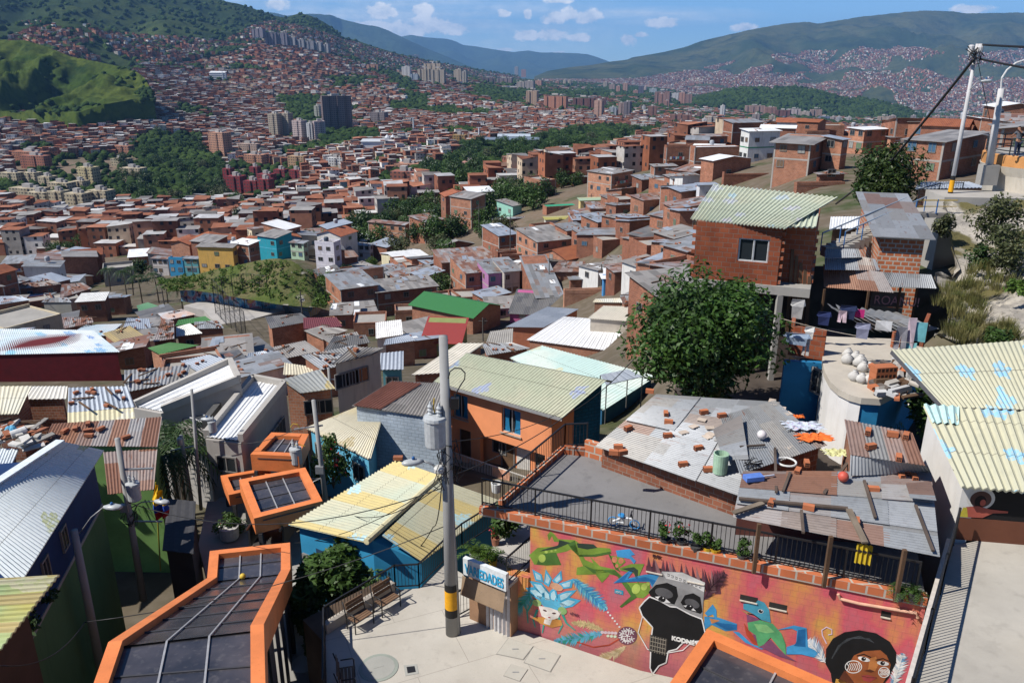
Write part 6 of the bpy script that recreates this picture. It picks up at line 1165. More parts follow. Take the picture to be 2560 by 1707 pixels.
canopy([ec+db*2.2,ec],[ec+db*2.2+da*1.7,ec+da*1.7],'orange canopy in front of the mural at the lower right',.34,.7,4,3)
def ball(p,r,mat,label,name='ball'):
 m=MB();m.lathe(p,[(r*math.sin(a),r-r*math.cos(a))for a in[.05+(PI-.1)*i/9 for i in range(10)]],14);return tag(m.build(name,mat,None,True),label,'ball')
p=La[2].lerp(Ra[2],.42);ball(p-UP*.2,.11,plain((.6,.42,.05)),'small yellow ball lying on the long orange canopy')
a,b=W1(1480,800,-2.2),W1(1560,690,-3.0);e=empty('escalator',a,'dark escalator with black handrails between two orange canopies','escalator');m=MB()
for i in range(12):q=i/12;p=a.lerp(b,q);m.bar(p+Vector((-.6,0,0)),p+Vector((.6,0,0)),.35,.12)
seg('steps',m,plain((.12,.11,.10),.4,.5),e)
for dx in(-.75,.75):m=MB();m.tube([a+Vector((dx,-.3,.9)),b+Vector((dx,.3,.9))],.06,8);m.bar(a+Vector((dx,0,.35)),b+Vector((dx,0,.35)),.08,.9);seg('handrail',m,BLACK,e)
ef,en=W1(578,277,3.0),W1(100,1040,3.0);rf_,rn_=W1(335,226,4.3),W1(-330,660,4.3);lf,ln_=rf_*2-ef,rn_*2-en;lf.z=ln_.z=3.0
e=empty('painted_house',(ef.x,en.y,-4),'blue over green house with a big white ridge roof at the left','house');m=MB()
m.corr(en,ef,rf_,rn_,.18,.022,0,.04);m.corr(ef+Vector((-.02,0,0)),en,rn_,rf_,.18,.022)if 0 else None;seg('roof',m,painted((.66,.70,.70),(.60,.65,.66),(.26,.50,.58),(.46,.48,.26),1.8,.55,.3,name='white_left_roof'),e)
m=MB();m.corr(lf,ln_,rn_,rf_,.18,.022,0,.04);seg('roof',m,painted((.66,.70,.70),(.60,.65,.66),(.26,.50,.58),(.46,.48,.26),1.8,.55,.3,name='white_left_roof'),e)
m=MB();m.bar(rf_+UP*.02,rn_+UP*.02,.35,.06);seg('ridge_cap',m,plain((.66,.72,.75)),e)
w0,w1=ef+Vector((-.35,-.3,-.1)),en+Vector((-.35,.2,-.1));wd=(w1-w0);nn=Vector((wd.y,-wd.x,0)).normalized();nn=nn if nn.x>0 else-nn
def wallq(a,b,z0,z1,th,mat,name,par,n=nn):
 m=MB();m.prism([(v.x,v.y)for v in(a,b,b-n*th,a-n*th)]if(b-a).cross(n).z<0 else[(v.x,v.y)for v in(b,a,a-n*th,b-n*th)],z0,z1);return seg(name,m,mat,par)
wallq(w0,w1,.6,2.9,5.0,paint((.007,.032,.11),.15,.25),'wall',e);wallq(w0,w1,-6,.6,4.97,streaky((.085,.17,.07),(.04,.07,.04),.45),'wall',e);wallq(w0+nn*.04,w1+nn*.04,.55,.68,.1,CONC,'ledge',e)
for f in(.5,.72):opening(e,w0 .lerp(w1,f)+nn*.03+UP*(-1.1),nn,.6,.9)
e=empty('corner_house',W1(-60,1440,-3),'house with yellow and green striped corrugated awning at the bottom left corner','house');m=MB()
c0,c1,c2,c3=W1(-300,1470,3.0),W1(-60,1460,3.0),W1(330,965,3.4),W1(-120,992,3.9);m.corr(c1,c2,c3,c0,.2,.03,0,.04);seg('roof',m,painted((.55,.48,.14),(.42,.52,.26),(.5,.36,.08),(.6,.58,.4),1.6,.4,.25,band=1.1,name='yellow_green_roof'),e)
m=MB();m.prism([(c1 .x-.4,c1 .y),(c2 .x-.9,c2 .y-.5),(c3 .x-3,c3 .y),(c0 .x-3,c0 .y)],-5,2.6);seg('wall',m,paint((.10,.06,.04)),e)
rs_=np.random.RandomState(77);LV=[leaf_cloud(60,rs_.uniform(.4,.8),k,.12,5)+np.array(W1(*xy,1.6-.4*k%2))+rs_.uniform(-.3,.3,3)for k,xy in enumerate([(60,1250),(140,1170),(220,1090),(40,1350),(120,1290),(200,1200),(280,1060),(20,1440),(90,1400),(170,1310)])]
o=bpy.data.objects.new('creeper',leaf_mesh('creeper',np.concatenate(LV),L_DARK));COL.objects.link(o);tag(o,'dark creeper hanging under the striped corrugated awning','plant')
e,W,z0=roofq((0,1000),[(225,250),(873,258),(899,92),(290,130)],4,.5,zinc('rusty',.8,0,3.0),paint((.16,.30,.09)),'long striped rusty zinc roof with a green side wall at the left',k=B,z=.9,pitch=.16,amp=.02,debris=0)
m=MB();a,b,c_,d=W1(598,522,.1),W1(853,494,.1),W1(873,268,.75),W1(572,288,.75);m.corr(a,b,c_,d,.16,.02,0,.02);seg('roof',m,zinc('rusty',.8,0,5.0),e)
rr=random.Random(12)
for x,y in[(360,180),(420,165),(490,140),(490,178),(495,205),(560,168),(700,215)]:
 p=W1(x,y,.9+.5*(250-y)/130)+UP*.04;T=Matrix.Translation(p)@Matrix.Rotation(rr.uniform(0,3),4,'Z');m=MB();m.box(-.2,.2,-.1,.1,0,.14,0,T);tag(m.build('brick',BRICKDEB),'dark red brick holding down the striped rusty roof','brick','bricks on the striped rusty roof')
m=MB();e=None
for k in range(46):
 p=W1(rr.uniform(-40,265),rr.uniform(125,275),1.25)+Vector((0,0,rr.uniform(0,.35)));T=Matrix.Translation(p)@Matrix.Rotation(rr.uniform(0,3),4,'Z')@Matrix.Rotation(rr.uniform(-.4,.4),4,'X')
 l=rr.uniform(.15,.8);m.box(-l,l,-rr.uniform(.05,.25),rr.uniform(.05,.2),0,rr.uniform(.03,.14),k%5,T)
tag(m.build('rubble',[paint((.5,.48,.44)),BRICKDEB,paint((.35,.33,.3)),WOODD,paint((.6,.58,.55))]),'heap of broken boards, pipes and rubble on the rusty roof at the left','rubble',kind='stuff')
m=MB();p=W1(105,180,1.5);T=Matrix.Translation(p)@Matrix.Rotation(.8,4,'Z')@Matrix.Rotation(1.5,4,'Y');
m.lathe((0,0,0),[(.2,-.35),(.22,.3),(.15,.35)],14);m.v=[tuple(T@Vector(v))for v in m.v];tag(m.build('bucket',plain((.62,.62,.6))),'white bucket lying in the rubble heap at the left','bucket')
m=MB();p=W1(60,165,1.6)
for k in range(3):m.lathe((p.x+k*.1-.1,p.y+(k%2)*.1,p.z-.1),[(.14,0),(.2,.1),(.12,.25),(.03,.3)],8)
tag(m.build('bag',plain((.10,.36,.55))),'bright blue plastic bag on the rubble heap','bag')
m=MB();r_=W1(-200,300,1.0);m.corr(W1(-220,560,.8),W1(40,420,.8),W1(105,270,1.2),W1(-100,262,1.2),.18,.022,0,.03);e=empty('white_shed',W1(-50,400,-2),'white corrugated roof piece at the left edge below the rubble','shed');seg('roof',m,painted((.6,.66,.7),(.55,.6,.64),(.3,.5,.6),(.5,.52,.3),2.2,.1,.3,name='white_left_roof2'),e);m=MB();m.prism([(v.x,v.y)for v in(W1(-200,540,.6),W1(10,420,.6),W1(80,290,.6),W1(-100,280,.6))],-5,.7);seg('wall',m,BR2,e)
GW=streaky((.34,.32,.30),(.22,.2,.18),.25);WR=zinc('white',6.0,.22)
e=empty('community_building',W1(1340,210,-3),'grey concrete community building with two slanted white metal roofs','building');zr=-1.0
def wing(pts,mat,name,h0,zs,dn=7,wall=True,corr=True):
 Q=[U(*k4(x,y),z)for(x,y),z in zip(pts,zs)];m=MB()
 if corr:m.corr(Q[0],Q[1],Q[2],Q[3],.3,.025,0,.04)
 else:m.slab(Q,.08)
 seg(name,m,mat,e)
 if wall:c_=sum(Q,Vector())/4;m=MB();m.prism([(v.x,v.y)for v in[q+(q-c_).normalized()*.12 for q in Q]],min(zs)-dn,[z-.12 for z in zs]);seg('wall',m,GW,e)
 return Q
zR=.0
Q1=wing([(1350,1542),(1572,1568),(1858,1212),(1652,1172)],WR,'roof',0,(zR,zR,zR,zR))
Q2=wing([(885,1345),(1062,1378),(1560,1180),(1505,1062)],WR,'roof',0,(-.3,-.3,1.0,1.0))
Q3=wing([(1100,1395),(1345,1490),(1545,1235),(1520,1205)],plain((.05,.055,.065),.25),'glass_roof',0,(-.9,-.9,-.5,-.5),wall=True,corr=False)
m=MB()
for k in range(7):f=(k+.5)/7;m.bar(Q3[0].lerp(Q3[3],f)+UP*.04,Q3[1].lerp(Q3[2],f)+UP*.04,.05,.05)
seg('glazing_bars',m,plain((.62,.62,.62)),e)
m=MB()
for a,b in((Q1[0],Q1[3]),(Q1[3],Q1[2]),(Q1[1],Q1[2]),(Q2[0],Q2[3]),(Q2[3],Q2[2]),(Q2[1],Q2[2])):m.bar(a+UP*.12,b+UP*.12,.28,.42)
seg('parapet',m,streaky((.40,.38,.35),(.25,.22,.2),.3),e)
m=MB();m.bar(Q3[1]+UP*.25,Q3[2]+UP*.25,.35,.6);m.bar(Q3[0]+UP*.15,Q3[3]+UP*.15,.2,.4);seg('gutter',m,plain((.09,.09,.09)),e)
d=(Q1[2]-Q1[1]);n=Vector((d.y,-d.x,0)).normalized();n=n if n.x>0 else-n
for k in range(5):opening(e,Q1[1].lerp(Q1[2],.52+.075*k)+n*.16-UP*2.1,n,d.length*.06,1.3)
d2=(Q1[1]-Q1[0]);n2=Vector((d2 .y,-d2 .x,0)).normalized();opening(e,Q1[0].lerp(Q1[1],.55)+n2*.15-UP*1.4,n2,1.2,.9);opening(e,Q1[0].lerp(Q1[1],.5)+n2*.15-UP*6.0,n2,1.3,2.2,DOORP,'door')
m=MB();a,b=Q1[0].lerp(Q1[1],.2),Q1[0].lerp(Q1[1],.95);m.slab([a-UP*3.4,b-UP*3.4,b+n2*1.0-UP*3.5,a+n2*1.0-UP*3.5],.1);seg('porch_slab',m,CONC,e)
for i,(x,y,h)in enumerate([(930,190,4.8),(1010,250,5.2),(880,260,4.2),(960,130,5.6)]):palm(W1(x,y+40,-.9)-UP*h,h,'dark feathery palm at the corner of the grey community building',60+i,2.6,'palms by the grey community building',18)
LB=paint((.12,.42,.62),.1,.2)
e,W,z0=roofq((700,1000),[(140,152),(500,330),(560,120),(425,38)],3.4,.6,painted((.66,.58,.38),(.62,.58,.46),(.6,.6,.5),(.5,.42,.25),1.8,.25,.2,name='cream_roof'),LB,'light blue house with wavy cream roof beside the orange canopies',k=B,z=-1.2,pitch=.2,amp=.03,wins=3)
def shrub(p,r,label,n,seed,mat,size=.12,flowers=None,squash=.8,name='shrub',pots=None,stretch=(1,1,1)):
 e=empty(name,p,label,'shrub');V_=leaf_cloud(n,r,seed,size,14,squash)*np.array(stretch);o=bpy.data.objects.new('foliage',leaf_mesh('foliage',V_+np.array([0,0,r*.8*stretch[2]]),mat));COL.objects.link(o);o.parent=e;m=MB()
 for k in range(4):m.tube([p,p+Vector((.2*r*math.cos(k*1.6),.2*r*math.sin(k*1.6),r*.9))],.025,5)
 seg('stem',m,BARK,e)
 if flowers:V2=leaf_cloud(flowers[1],r*1.06,seed+1,size*.7,10,squash)*np.array(stretch);o=bpy.data.objects.new('flower',leaf_mesh('flower',V2+np.array([0,0,r*.8*stretch[2]]),plain(flowers[0],.6)));COL.objects.link(o);o.parent=e
 return e
shrub(W1(1850,490,-3.0),1.25,'tall shrub with red flowers climbing below the light blue house',1300,5,L_MID,.12,((.5,.02,.03),60),stretch=(.9,.9,1.6))
shrub(W1(1275,740,-3.3)-Vector((0,0,.2)),.85,'round green shrub in a white planter on the shaded path',900,6,L_MID,.1,((.5,.05,.08),14))
p=W1(1275,760,-3.2);m=MB();m.lathe(p,[(.42,0),(.46,.6),(.40,.62),(.38,.55)],16);tag(m.build('planter',plain((.45,.44,.42))),'pale round planter on the shaded path','planter')
GB=brick((.40,.47,.56),(.37,.44,.53),(.27,.32,.38),.42,.2,.015,name='painted_blocks')
e,W,z0=roofq((800,500),[(208,1342),(800,1428),(850,1200),(470,1180)],5,.5,zinc('old',1.0,0,2.0),GB,'pale grey-blue painted block house under a half rusty roof',z=.2,pitch=.2,amp=.03,inset=.25)
m=MB();a,b,c_,d=[U(*k5(x,y),.2+zz)for x,y,zz in((215,1340,.07),(390,1366,.07),(665,1195,.57),(470,1182,.57))];m.corr(a,b,c_,d,.2,.03);seg('rust_sheet',m,paint((.15,.06,.045),.2,.3),e)
OR=paint((.82,.31,.14),.07,.2);ez=.7
fl,fr_=U(*k5(742,1186),ez),U(*k5(1582,1424),ez);rl,rr_=U(*k5(955,1000),ez+1.35),U(*k5(1872,1178),ez+1.35);exq=(fr_-fl).normalized();eyq=Vector((-exq.y,exq.x,0));bl,br2=rl+eyq*.7-UP*.3,rr_+eyq*.7-UP*.3
e=empty('orange_house',(fl.x,fr_.y,-4),'bright orange two-storey house with flower painted corrugated roof and blue end wall','house')
ORF=painted((.46,.46,.35),(.42,.45,.34),(.20,.44,.58),(.36,.40,.56),1.6,.45,.35,name='orange_house_roof')
m=MB();m.corr(fl,fr_,rr_,rl,.2,.035,0,.04);seg('roof',m,ORF,e);m=MB();m.corr(rl,rr_,br2,bl,.2,.035,0,.04);seg('roof',m,ORF,e)
m=MB();m.bar(fl-UP*.1,fr_-UP*.1,.06,.16);seg('gutter',m,plain((.28,.28,.28)),e)
ex=(fr_-fl);L=ex.length;ex=ex.normalized();ey=Vector((-ex.y,ex.x,0));zb=-4.2;f0=fl+ey*.55+ex*.2;f1=fr_+ey*.55-ex*1.0;Dp=(rl-fl).dot(ey)+.2
def facade(a,d,n,L,z0,z1,th,holes,mat,name,par):
 us=sorted({0,L,*[h[0]for h in holes],*[h[1]for h in holes]});vs_=sorted({0,z1-z0,*[h[2]for h in holes],*[h[3]for h in holes]});m=MB()
 P=lambda u,v,t_:Vector((a.x,a.y,z0))+d*u+UP*v-n*t_
 for i in range(len(us)-1):
  for j in range(len(vs_)-1):
   um,vm=(us[i]+us[i+1])/2,(vs_[j]+vs_[j+1])/2
   if any(h[0]<um<h[1]and h[2]<vm<h[3]for h in holes):continue
   m.quad(P(us[i],vs_[j],0),P(us[i+1],vs_[j],0),P(us[i+1],vs_[j+1],0),P(us[i],vs_[j+1],0))
 for u0,u1,v0,v1 in holes:
  for(p,q)in(((u0,v0),(u1,v0)),((u1,v0),(u1,v1)),((u1,v1),(u0,v1)),((u0,v1),(u0,v0))):m.quad(P(*p,0),P(*p,th),P(*q,th),P(*q,0))
 return seg(name,m,mat,par)
Lf=(f1-f0).length;Hf_=ez-.25-zb
holes=[(Lf*.10,Lf*.245,2.75,4.25),(Lf*.565,Lf*.735,2.75,4.25),(.15,Lf*.27,.0,2.1),(Lf*.36,Lf*.96,.0,2.1)]
facade(f0,ex,-ey,Lf,zb,ez-.25,.3,holes,OR,'wall',e)
m=MB();m.prism([(v.x,v.y)for v in(f0+ey*.7,f1+ey*.7,f1+ey*Dp,f0+ey*Dp)],zb-2,ez-.3);m.prism([(v.x,v.y)for v in(f0+ey*.31,f1+ey*.31,f1+ey*.699,f0+ey*.699)],zb+2.15,ez-.3);m.prism([(v.x,v.y)for v in(f0+ey*.0,f1+ey*.0,f1+ey*.699,f0+ey*.699)],zb-2,zb-.01);seg('wall',m,OR,e)
g0,g1=f1+ex*.001,f1+ey*Dp;BLU=brick((.015,.12,.22),(.012,.10,.19),(.01,.07,.13),.4,.2,.02,name='blue_blocks')
Bk=Vector((rr_.x,rr_.y,0))-ex*.45+ey*.25;Fk=Vector((f1 .x,f1 .y,0))+ex*.02
for t0,t1,mt in((0,.45,0),(.45,1,1)):
 m=MB();pa,pb=Fk.lerp(Bk,t0)+ex*.03*mt,Fk.lerp(Bk,t1)+ex*.03*mt;zt_=lambda t:ez-.16+1.2*t
 vs_=[V2_ for V2_ in(Vector((pa.x,pa.y,zb-1.5)),Vector((pb.x,pb.y,zb-1.5)),Vector((pb.x,pb.y,zt_(t1))),Vector((pa.x,pa.y,zt_(t0))))];vs_+=[v-ex*.4 for v in vs_];n_=4
 m.add(vs_,[tuple(range(n_)),tuple(range(2*n_-1,n_-1,-1))]+[((i+1)%n_,i,n_+i,n_+(i+1)%n_)for i in range(n_)]);seg('end_wall',m,[OR,BLU][mt],e)
CUR=plain((.02,.22,.42),.7)
for(u0,u1,v0,v1)in holes[:2]:
 a=f0+ex*u0+ey*.12;w_=u1-u0;z0,z1=zb+v0,zb+v1;m=MB()
 for k in(0,.5,1):m.bar(Vector((a.x,a.y,z0))+ex*(w_*k+(.03 if k==0 else-.03 if k==1 else 0)),Vector((a.x,a.y,z1))+ex*(w_*k+(.03 if k==0 else-.03 if k==1 else 0)),.06,.06)
 m.bar(Vector((a.x,a.y,z0+.03)),Vector((a.x,a.y,z0+.03))+ex*w_,.05,.05);m.bar(Vector((a.x,a.y,z1-.03)),Vector((a.x,a.y,z1-.03))+ex*w_,.05,.05);o=seg('window',m,plain((.42,.42,.40)),e)
 m=MB();b=a+ey*.16;m.quad(Vector((b.x,b.y,z0)),Vector((b.x,b.y,z0))+ex*w_,Vector((b.x,b.y,z1))+ex*w_,Vector((b.x,b.y,z1)));seg('pane',m,GLASS,o);m=MB()
 for s in range(14):
  for side,uu in((0,lambda s_:.02+.32*s_/13),(1,lambda s_:.98-.42*s_/13)):
   pass
 for u_a,u_b,pinch in((.03,.36,.5),(.56,.97,.55)):
  vs=[]
  for r in range(5):
   q=r/4;wn=1-pinch*math.sin(PI*min(1,(1-q)*1.1))*.8
   for s in range(13):vs.append(Vector((a.x,a.y,z1+(z0-z1)*.96*q-.03))+ex*w_*(u_a+(u_b-u_a)*(.5+(s/12-.5)*wn))+ey*(.07+.03*math.sin(s*2.1)))
  m.add(vs,[(r*13+s,r*13+s+1,(r+1)*13+s+1,(r+1)*13+s)for r in range(4)for s in range(12)])
 seg('curtain',m,CUR,o,True);m=MB();m.bar(Vector((f0+ex*(u0-.08)).to_tuple()[:2]+(z0-.04,))-ey*.03,Vector((f0+ex*(u1+.08)).to_tuple()[:2]+(z0-.04,))-ey*.03,.12,.07);seg('sill',m,plain((.40,.32,.26)),o)
WDR=plain((.62,.60,.57),.6)
for u,w_ in((Lf*.15,.85),(Lf*.56,.95)):opening(e,Vector((f0 .x,f0 .y,zb))+ex*u+ey*.68,-ey,w_,2.05,None,'door').data=DOORP
m=MB();p=Vector((f0 .x,f0 .y,zb))+ex*Lf*.70+ey*.67;m.add([p+UP*.02-ex*.45,p+UP*.02+ex*.45,p+UP*2.0+ex*.45,p+UP*2.0-ex*.45],[(0,1,2,3)]);seg('door',m,WDR,e)
for u in(.48,.88):opening(e,Vector((f0 .x,f0 .y,zb+1.3))+ex*Lf*u+ey*.67,-ey,1.0,.8)
m=MB();p0_=Vector((f0 .x,f0 .y,zb))-ey*.6
for u in np.arange(Lf*.05,Lf*1.02,.11):m.bar(p0_+ex*u+UP*.0,p0_+ex*u+UP*.75,.03,.03)
m.bar(p0_+UP*.78,p0_+ex*Lf*1.02+UP*.78,.06,.05);m.bar(p0_+UP*.02,p0_+ex*Lf*1.02+UP*.02,.06,.05);seg('balcony_railing',m,plain((.62,.60,.56)),e)
m=MB();m.prism([(v.x,v.y)for v in(p0_-ey*.05,p0_+ex*Lf*1.03-ey*.05,f1+Vector((0,0,0))+ey*.0+ex*.2,f0)],zb-3,zb-.02);seg('porch_slab',m,CONC,e)
m=MB();c_=p0_+ex*Lf*.62-ey*.05+UP*.79
m.add([c_+ex*(i*.12-.6)+UP*(-.7*j/3)-ey*(.02+.025*math.sin(i*1.7+j))for j in range(4)for i in range(11)],[(j*11+i,(j+1)*11+i,(j+1)*11+i+1,j*11+i+1)for j in range(3)for i in range(10)]);tag(m.build('blanket',plain((.68,.36,.24),.9)),'peach blanket hung over the white porch railing of the orange house','blanket')
YR=painted((.47,.455,.335),(.42,.455,.36),(.18,.40,.62),(.38,.56,.6),1.6,.5,.25,band=3.1,name='yellow_green_painted')
zr_=1.2;ra,rb=W2(478,788,zr_),W2(895,420,zr_);ea_,eb_=W2(45,690,.35),W2(642,332,.35);ga,gb=W2(792,893,.3),W2(1238,560,.3)
e=empty('mural_house',(ra.x,ra.y,-3),'blue house under a yellow and green roof painted with blue flowers beside the plaza','house')
m=MB();m.corr(ea_,ra,rb,eb_,.2,.035,0,.04);
m=MB();m.corr(eb_,ea_,ra,rb,.2,.035,0,.04);seg('roof',m,YR,e);ra2,rb2=W2(552,748,zr_+.05),W2(880,440,zr_+.05);m=MB();m.corr(ga,gb,rb2+Vector((.1,0,0)),ra2+Vector((.1,0,0)),.2,.035,0,.04);seg('roof',m,YR,e)
m=MB();m.tube([ra+UP*.03,rb+UP*.03],.13,8);seg('ridge_cap',m,plain((.64,.58,.36)),e)
BL_=paint((.03,.26,.48),.12,.2);i0,i1,i2,i3=[v.lerp((ea_+eb_+ga+gb)/4,.09)for v in(ea_,ga,gb,eb_)];rm_=ra.lerp(rb,.06)
m=MB();m.prism([(v.x,v.y)for v in(i0,rm_+Vector((0,.2,0)),i1,i2,i3)],-4.5,[.1,.95,.05,.05,.1]);seg('wall',m,BL_,e)
d=(rm_+Vector((0,.2,0))-i0);d.z=0;n=Vector((d.y,-d.x,0)).normalized();Lw=d.length;d=d.normalized()
P=lambda u,v,t_=.02:Vector((i0 .x,i0 .y,-3))+d*u+UP*v+n*t_
m=MB();m.add([P(Lw*.22,1.2),P(Lw*.62,1.2),P(Lw*.62,2.5),P(Lw*.22,2.5)],[(0,1,2,3)]);m.add([P(Lw*.25,1.25,.025),P(Lw*.36,1.25,.025),P(Lw*.44,1.6,.025),P(Lw*.5,2.45,.025),P(Lw*.33,2.4,.025)],[(0,1,2,3,4)],1);m.add([P(Lw*.38,1.3,.03),P(Lw*.58,1.25,.03),P(Lw*.52,1.75,.03),P(Lw*.44,2.0,.03),P(Lw*.4,1.7,.03)],[(0,1,2,3,4)],2);seg('wall_painting',m,[paint((.02,.05,.10)),paint((.55,.40,.12)),paint((.45,.24,.17))],e)
m=MB();m.box(0,1,0,.3,0,.18);m.v=[tuple(P(Lw*(.18+.5*v[0]),1.0+v[2],v[1]))for v in m.v];seg('painted_sill',m,paint((.03,.16,.14)),e);opening(e,P(Lw*.8,1.4,.03),n,1.0,1.2);opening(e,P(Lw*.12,0,.03),n,.8,2.0,DOORP,'door')
d2=(i1-rm_);d2 .z=0;n3=Vector((d2 .y,-d2 .x,0)).normalized();d2n=d2 .normalized()
for u,wv,nm,me_ in((.25,.9,'door',DOORP),(.62,.9,'door',DOORP)):opening(e,Vector((rm_.x,rm_.y,-3))+Vector((0,.2,0))+d2*u+n3*.04,n3,wv,2.1,me_,nm)
bx_=W2(655,328,.5);m=MB();m.box(bx_.x-.22,bx_.x+.22,bx_.y-.12,bx_.y+.12,bx_.z,bx_.z+.16);tag(m.build('brick',BRICKDEB),'single red brick at the top corner of the yellow-green painted roof','brick')
p=W2(1200,505,.45);m=MB();m.lathe(p,[(.2,0),(.24,.42),(.2,.42),(.18,.1)],14);tag(m.build('bucket',plain((.66,.66,.64))),'white bucket at the upper end of the yellow-green painted roof','bucket')
for i,(x,y,z,r,st,lab)in enumerate([(450,1010,-1.6,1.6,(1.2,1,.9),'broad long-leaved bush behind the benches, nearest the pole'),(300,1090,-1.8,1.5,(1.1,1,.9),'broad long-leaved bush behind the benches, in the middle'),(190,1180,-2.0,1.2,(1,1,.9),'broad long-leaved bush at the path side of the railing'),(150,1290,-2.6,.9,(1,.8,1.2),'small dark shrub under the railing corner'),(200,1430,-2.8,.7,(.7,.7,1.3),'thin shrub hanging below the plaza wall')]):
 shrub(W2(x,y,z),r,lab,int(2400*r*.8),300+i,L_MID if i<3 else L_DARK,.17,stretch=st)
m=MB();m.prism([(v.x,v.y)for v in(W2(262,1300,0),W2(640,1052,0),W2(560,930,0),W2(120,1150,0))],-4,-.5);tag(m.build('planting_bed',paint((.09,.06,.04),.3,.3)),'earth bed sloping down behind the benches','soil',kind='structure')
MA=Vector((-.26,22.55,0));MDIR=(Vector((11.13,18.06,0))-Vector((.6,22.08,0))).normalized();MN=Vector((MDIR.y,-MDIR.x,0))
sg0=W2(1012,892,2.15);e=empty('shop',W2(1240,1235,0),'little shop with a VARIEDADES sign and awning left of the mural','shop')
s0,s1=W2(1014,873,2.62),W2(1252,968,2.62);sd=(s1-s0);sd.z=0;sl_=sd.length;sd=sd.normalized();sn=Vector((sd.y,-sd.x,0))
m=MB();m.prism([(v.x,v.y)for v in(s0,s1,s1-sn*.15,s0-sn*.15)],1.98,2.62);seg('sign_board',m,plain((.66,.70,.72),.7),e)
def text(body,p,d,size,mat,name,parent,up=UP,ext=.006,bold=.0,align='LEFT',n=None,fit=None):
 cu=bpy.data.curves.new(name,'FONT');cu.body=body;cu.size=size;cu.extrude=ext;cu.offset=bold;cu.align_x=align;o=bpy.data.objects.new(name,cu);COL.objects.link(o);dg=bpy.context.evaluated_depsgraph_get();me=bpy.data.meshes.new_from_object(o.evaluated_get(dg));bpy.data.objects.remove(o)
 if fit:f_=fit/max(v.co.x for v in me.vertices);me.transform(Matrix.Diagonal((f_,1,1,1)))
 n=n or d.cross(up).normalized();M=Matrix((d,up,n)).transposed().to_4x4();M.translation=p
 me.transform(M);me.materials.clear();me.materials.append(mat);o=bpy.data.objects.new(name,me);COL.objects.link(o);o.parent=parent;o.matrix_parent_inverse=Matrix.Translation(-parent.location);return o
text('VARIEDADES',Vector((s0 .x,s0 .y,2.09))+sd*(sl_*.05)+sn*.02,sd,.50,plain((.03,.36,.62),.6),'lettering',e,bold=.012,n=sn,fit=sl_*.9)
m=MB();m.prism([(v.x,v.y)for v in(s0-sn*.3,s1-sn*.3,s1-sn*5.2,s0-sn*5.2)],-3,1.97);seg('wall',m,paint((.34,.20,.12)),e)
m=MB();a,b=s0+sn*.05,s1+sn*.05
m.slab([Vector((a.x,a.y,1.96)),Vector((b.x,b.y,1.96)),Vector((b.x,b.y,1.3))+sn*.12,Vector((a.x,a.y,1.3))+sn*.12][::-1],.03);seg('awning',m,paint((.27,.19,.125),.2,.5),e)
m=MB();a,b=s0 .lerp(s1,.42),s0 .lerp(s1,.98)
m.add([Vector((a.x,a.y,0))-sn*.27+(b-a)*(i/24)+sn*.04*math.sin(i*1.5)+UP*(1.9*j)for j in(0,1)for i in range(25)],[(i,i+1,26+i,25+i)for i in range(24)]);seg('door_curtain',m,plain((.5,.5,.52)),e)
m=MB();m.slab([Vector((v.x,v.y,2.1))for v in(s0-sn*.16,s1-sn*.16,s1-sn*5.2,s0-sn*5.2)],.12);seg('roof_slab',m,concrete((.42,.40,.37),name='shop_roof'),e)
railing([Vector((s1 .x,s1 .y,2.1))-sn*.2-sd*.1,Vector((s1 .x,s1 .y,2.1))-sn*3.4-sd*.1],1.0,'black railing on the shop roof beside the tall mural wall')
def potplant(p,r,label,seed,potc,mat=L_MID,palmy=False,flowers=None,pot_r=.16,size=.09):
 e=empty('potted_plant',p,label,'plant pot');m=MB();m.lathe(p,[(pot_r*.75,0),(pot_r,.28),(pot_r*.9,.28),(pot_r*.85,.22)],12);seg('pot',m,plain(potc),e)
 if palmy:
  q=random.Random(seed);m=MB()
  for k in range(26):
   a=q.uniform(0,6.28);d_=Vector((math.cos(a),math.sin(a),0));s_=Vector((-d_.y,d_.x,0));el=q.uniform(.3,1.3);pts=[p+UP*.25+d_*r*u*math.cos(el)+UP*r*(math.sin(el)*u*1.3-.7*u*u)for u in(0,.4,.75,1)]
   for i in range(3):
    for w_ in(-1,1):
     for z_ in(0,.5):c0=pts[i].lerp(pts[i+1],z_);m.add([c0,c0+(pts[i+1]-pts[i])*.3,c0+(pts[i+1]-pts[i])*.6+s_*w_*r*.16],[(0,1,2)])
  seg('leaves',m,mat,e)
 else:
  o=bpy.data.objects.new('leaves',leaf_mesh('leaves',leaf_cloud(240,r,seed,size,7)+np.array([0,0,.3+r*.7]),mat));COL.objects.link(o);o.parent=e
 if flowers:o=bpy.data.objects.new('flower',leaf_mesh('flower',leaf_cloud(16,r*.9,seed+2,.05,6)+np.array([0,0,.35+r*.9]),plain(flowers)));COL.objects.link(o);o.parent=e
 return e
for i,(x,y,r,pc,pal,fl_,lab)in enumerate([(1075,880,.75,(.6,.6,.58),True,None,'feathery areca palm in a white bucket above the shop sign, left one'),(1125,905,.7,(.62,.6,.6),True,None,'feathery areca palm in a white bucket above the shop sign, middle one'),(1180,920,.7,(.6,.42,.03),True,None,'feathery areca palm in a yellow pot above the shop sign'),(1195,800,.4,(.3,.12,.07),False,(.5,.02,.03),'red flowered pot plant behind the areca palms')]):
 potplant(W2(x,y,2.1),r,lab,500+i,pc,L_BRIGHT if pal else L_MID,pal,fl_)
shrub(W2(1265,735,2.2),.8,'leafy dark shrub under the corner of the terrace slab',700,520,L_MID,.12)
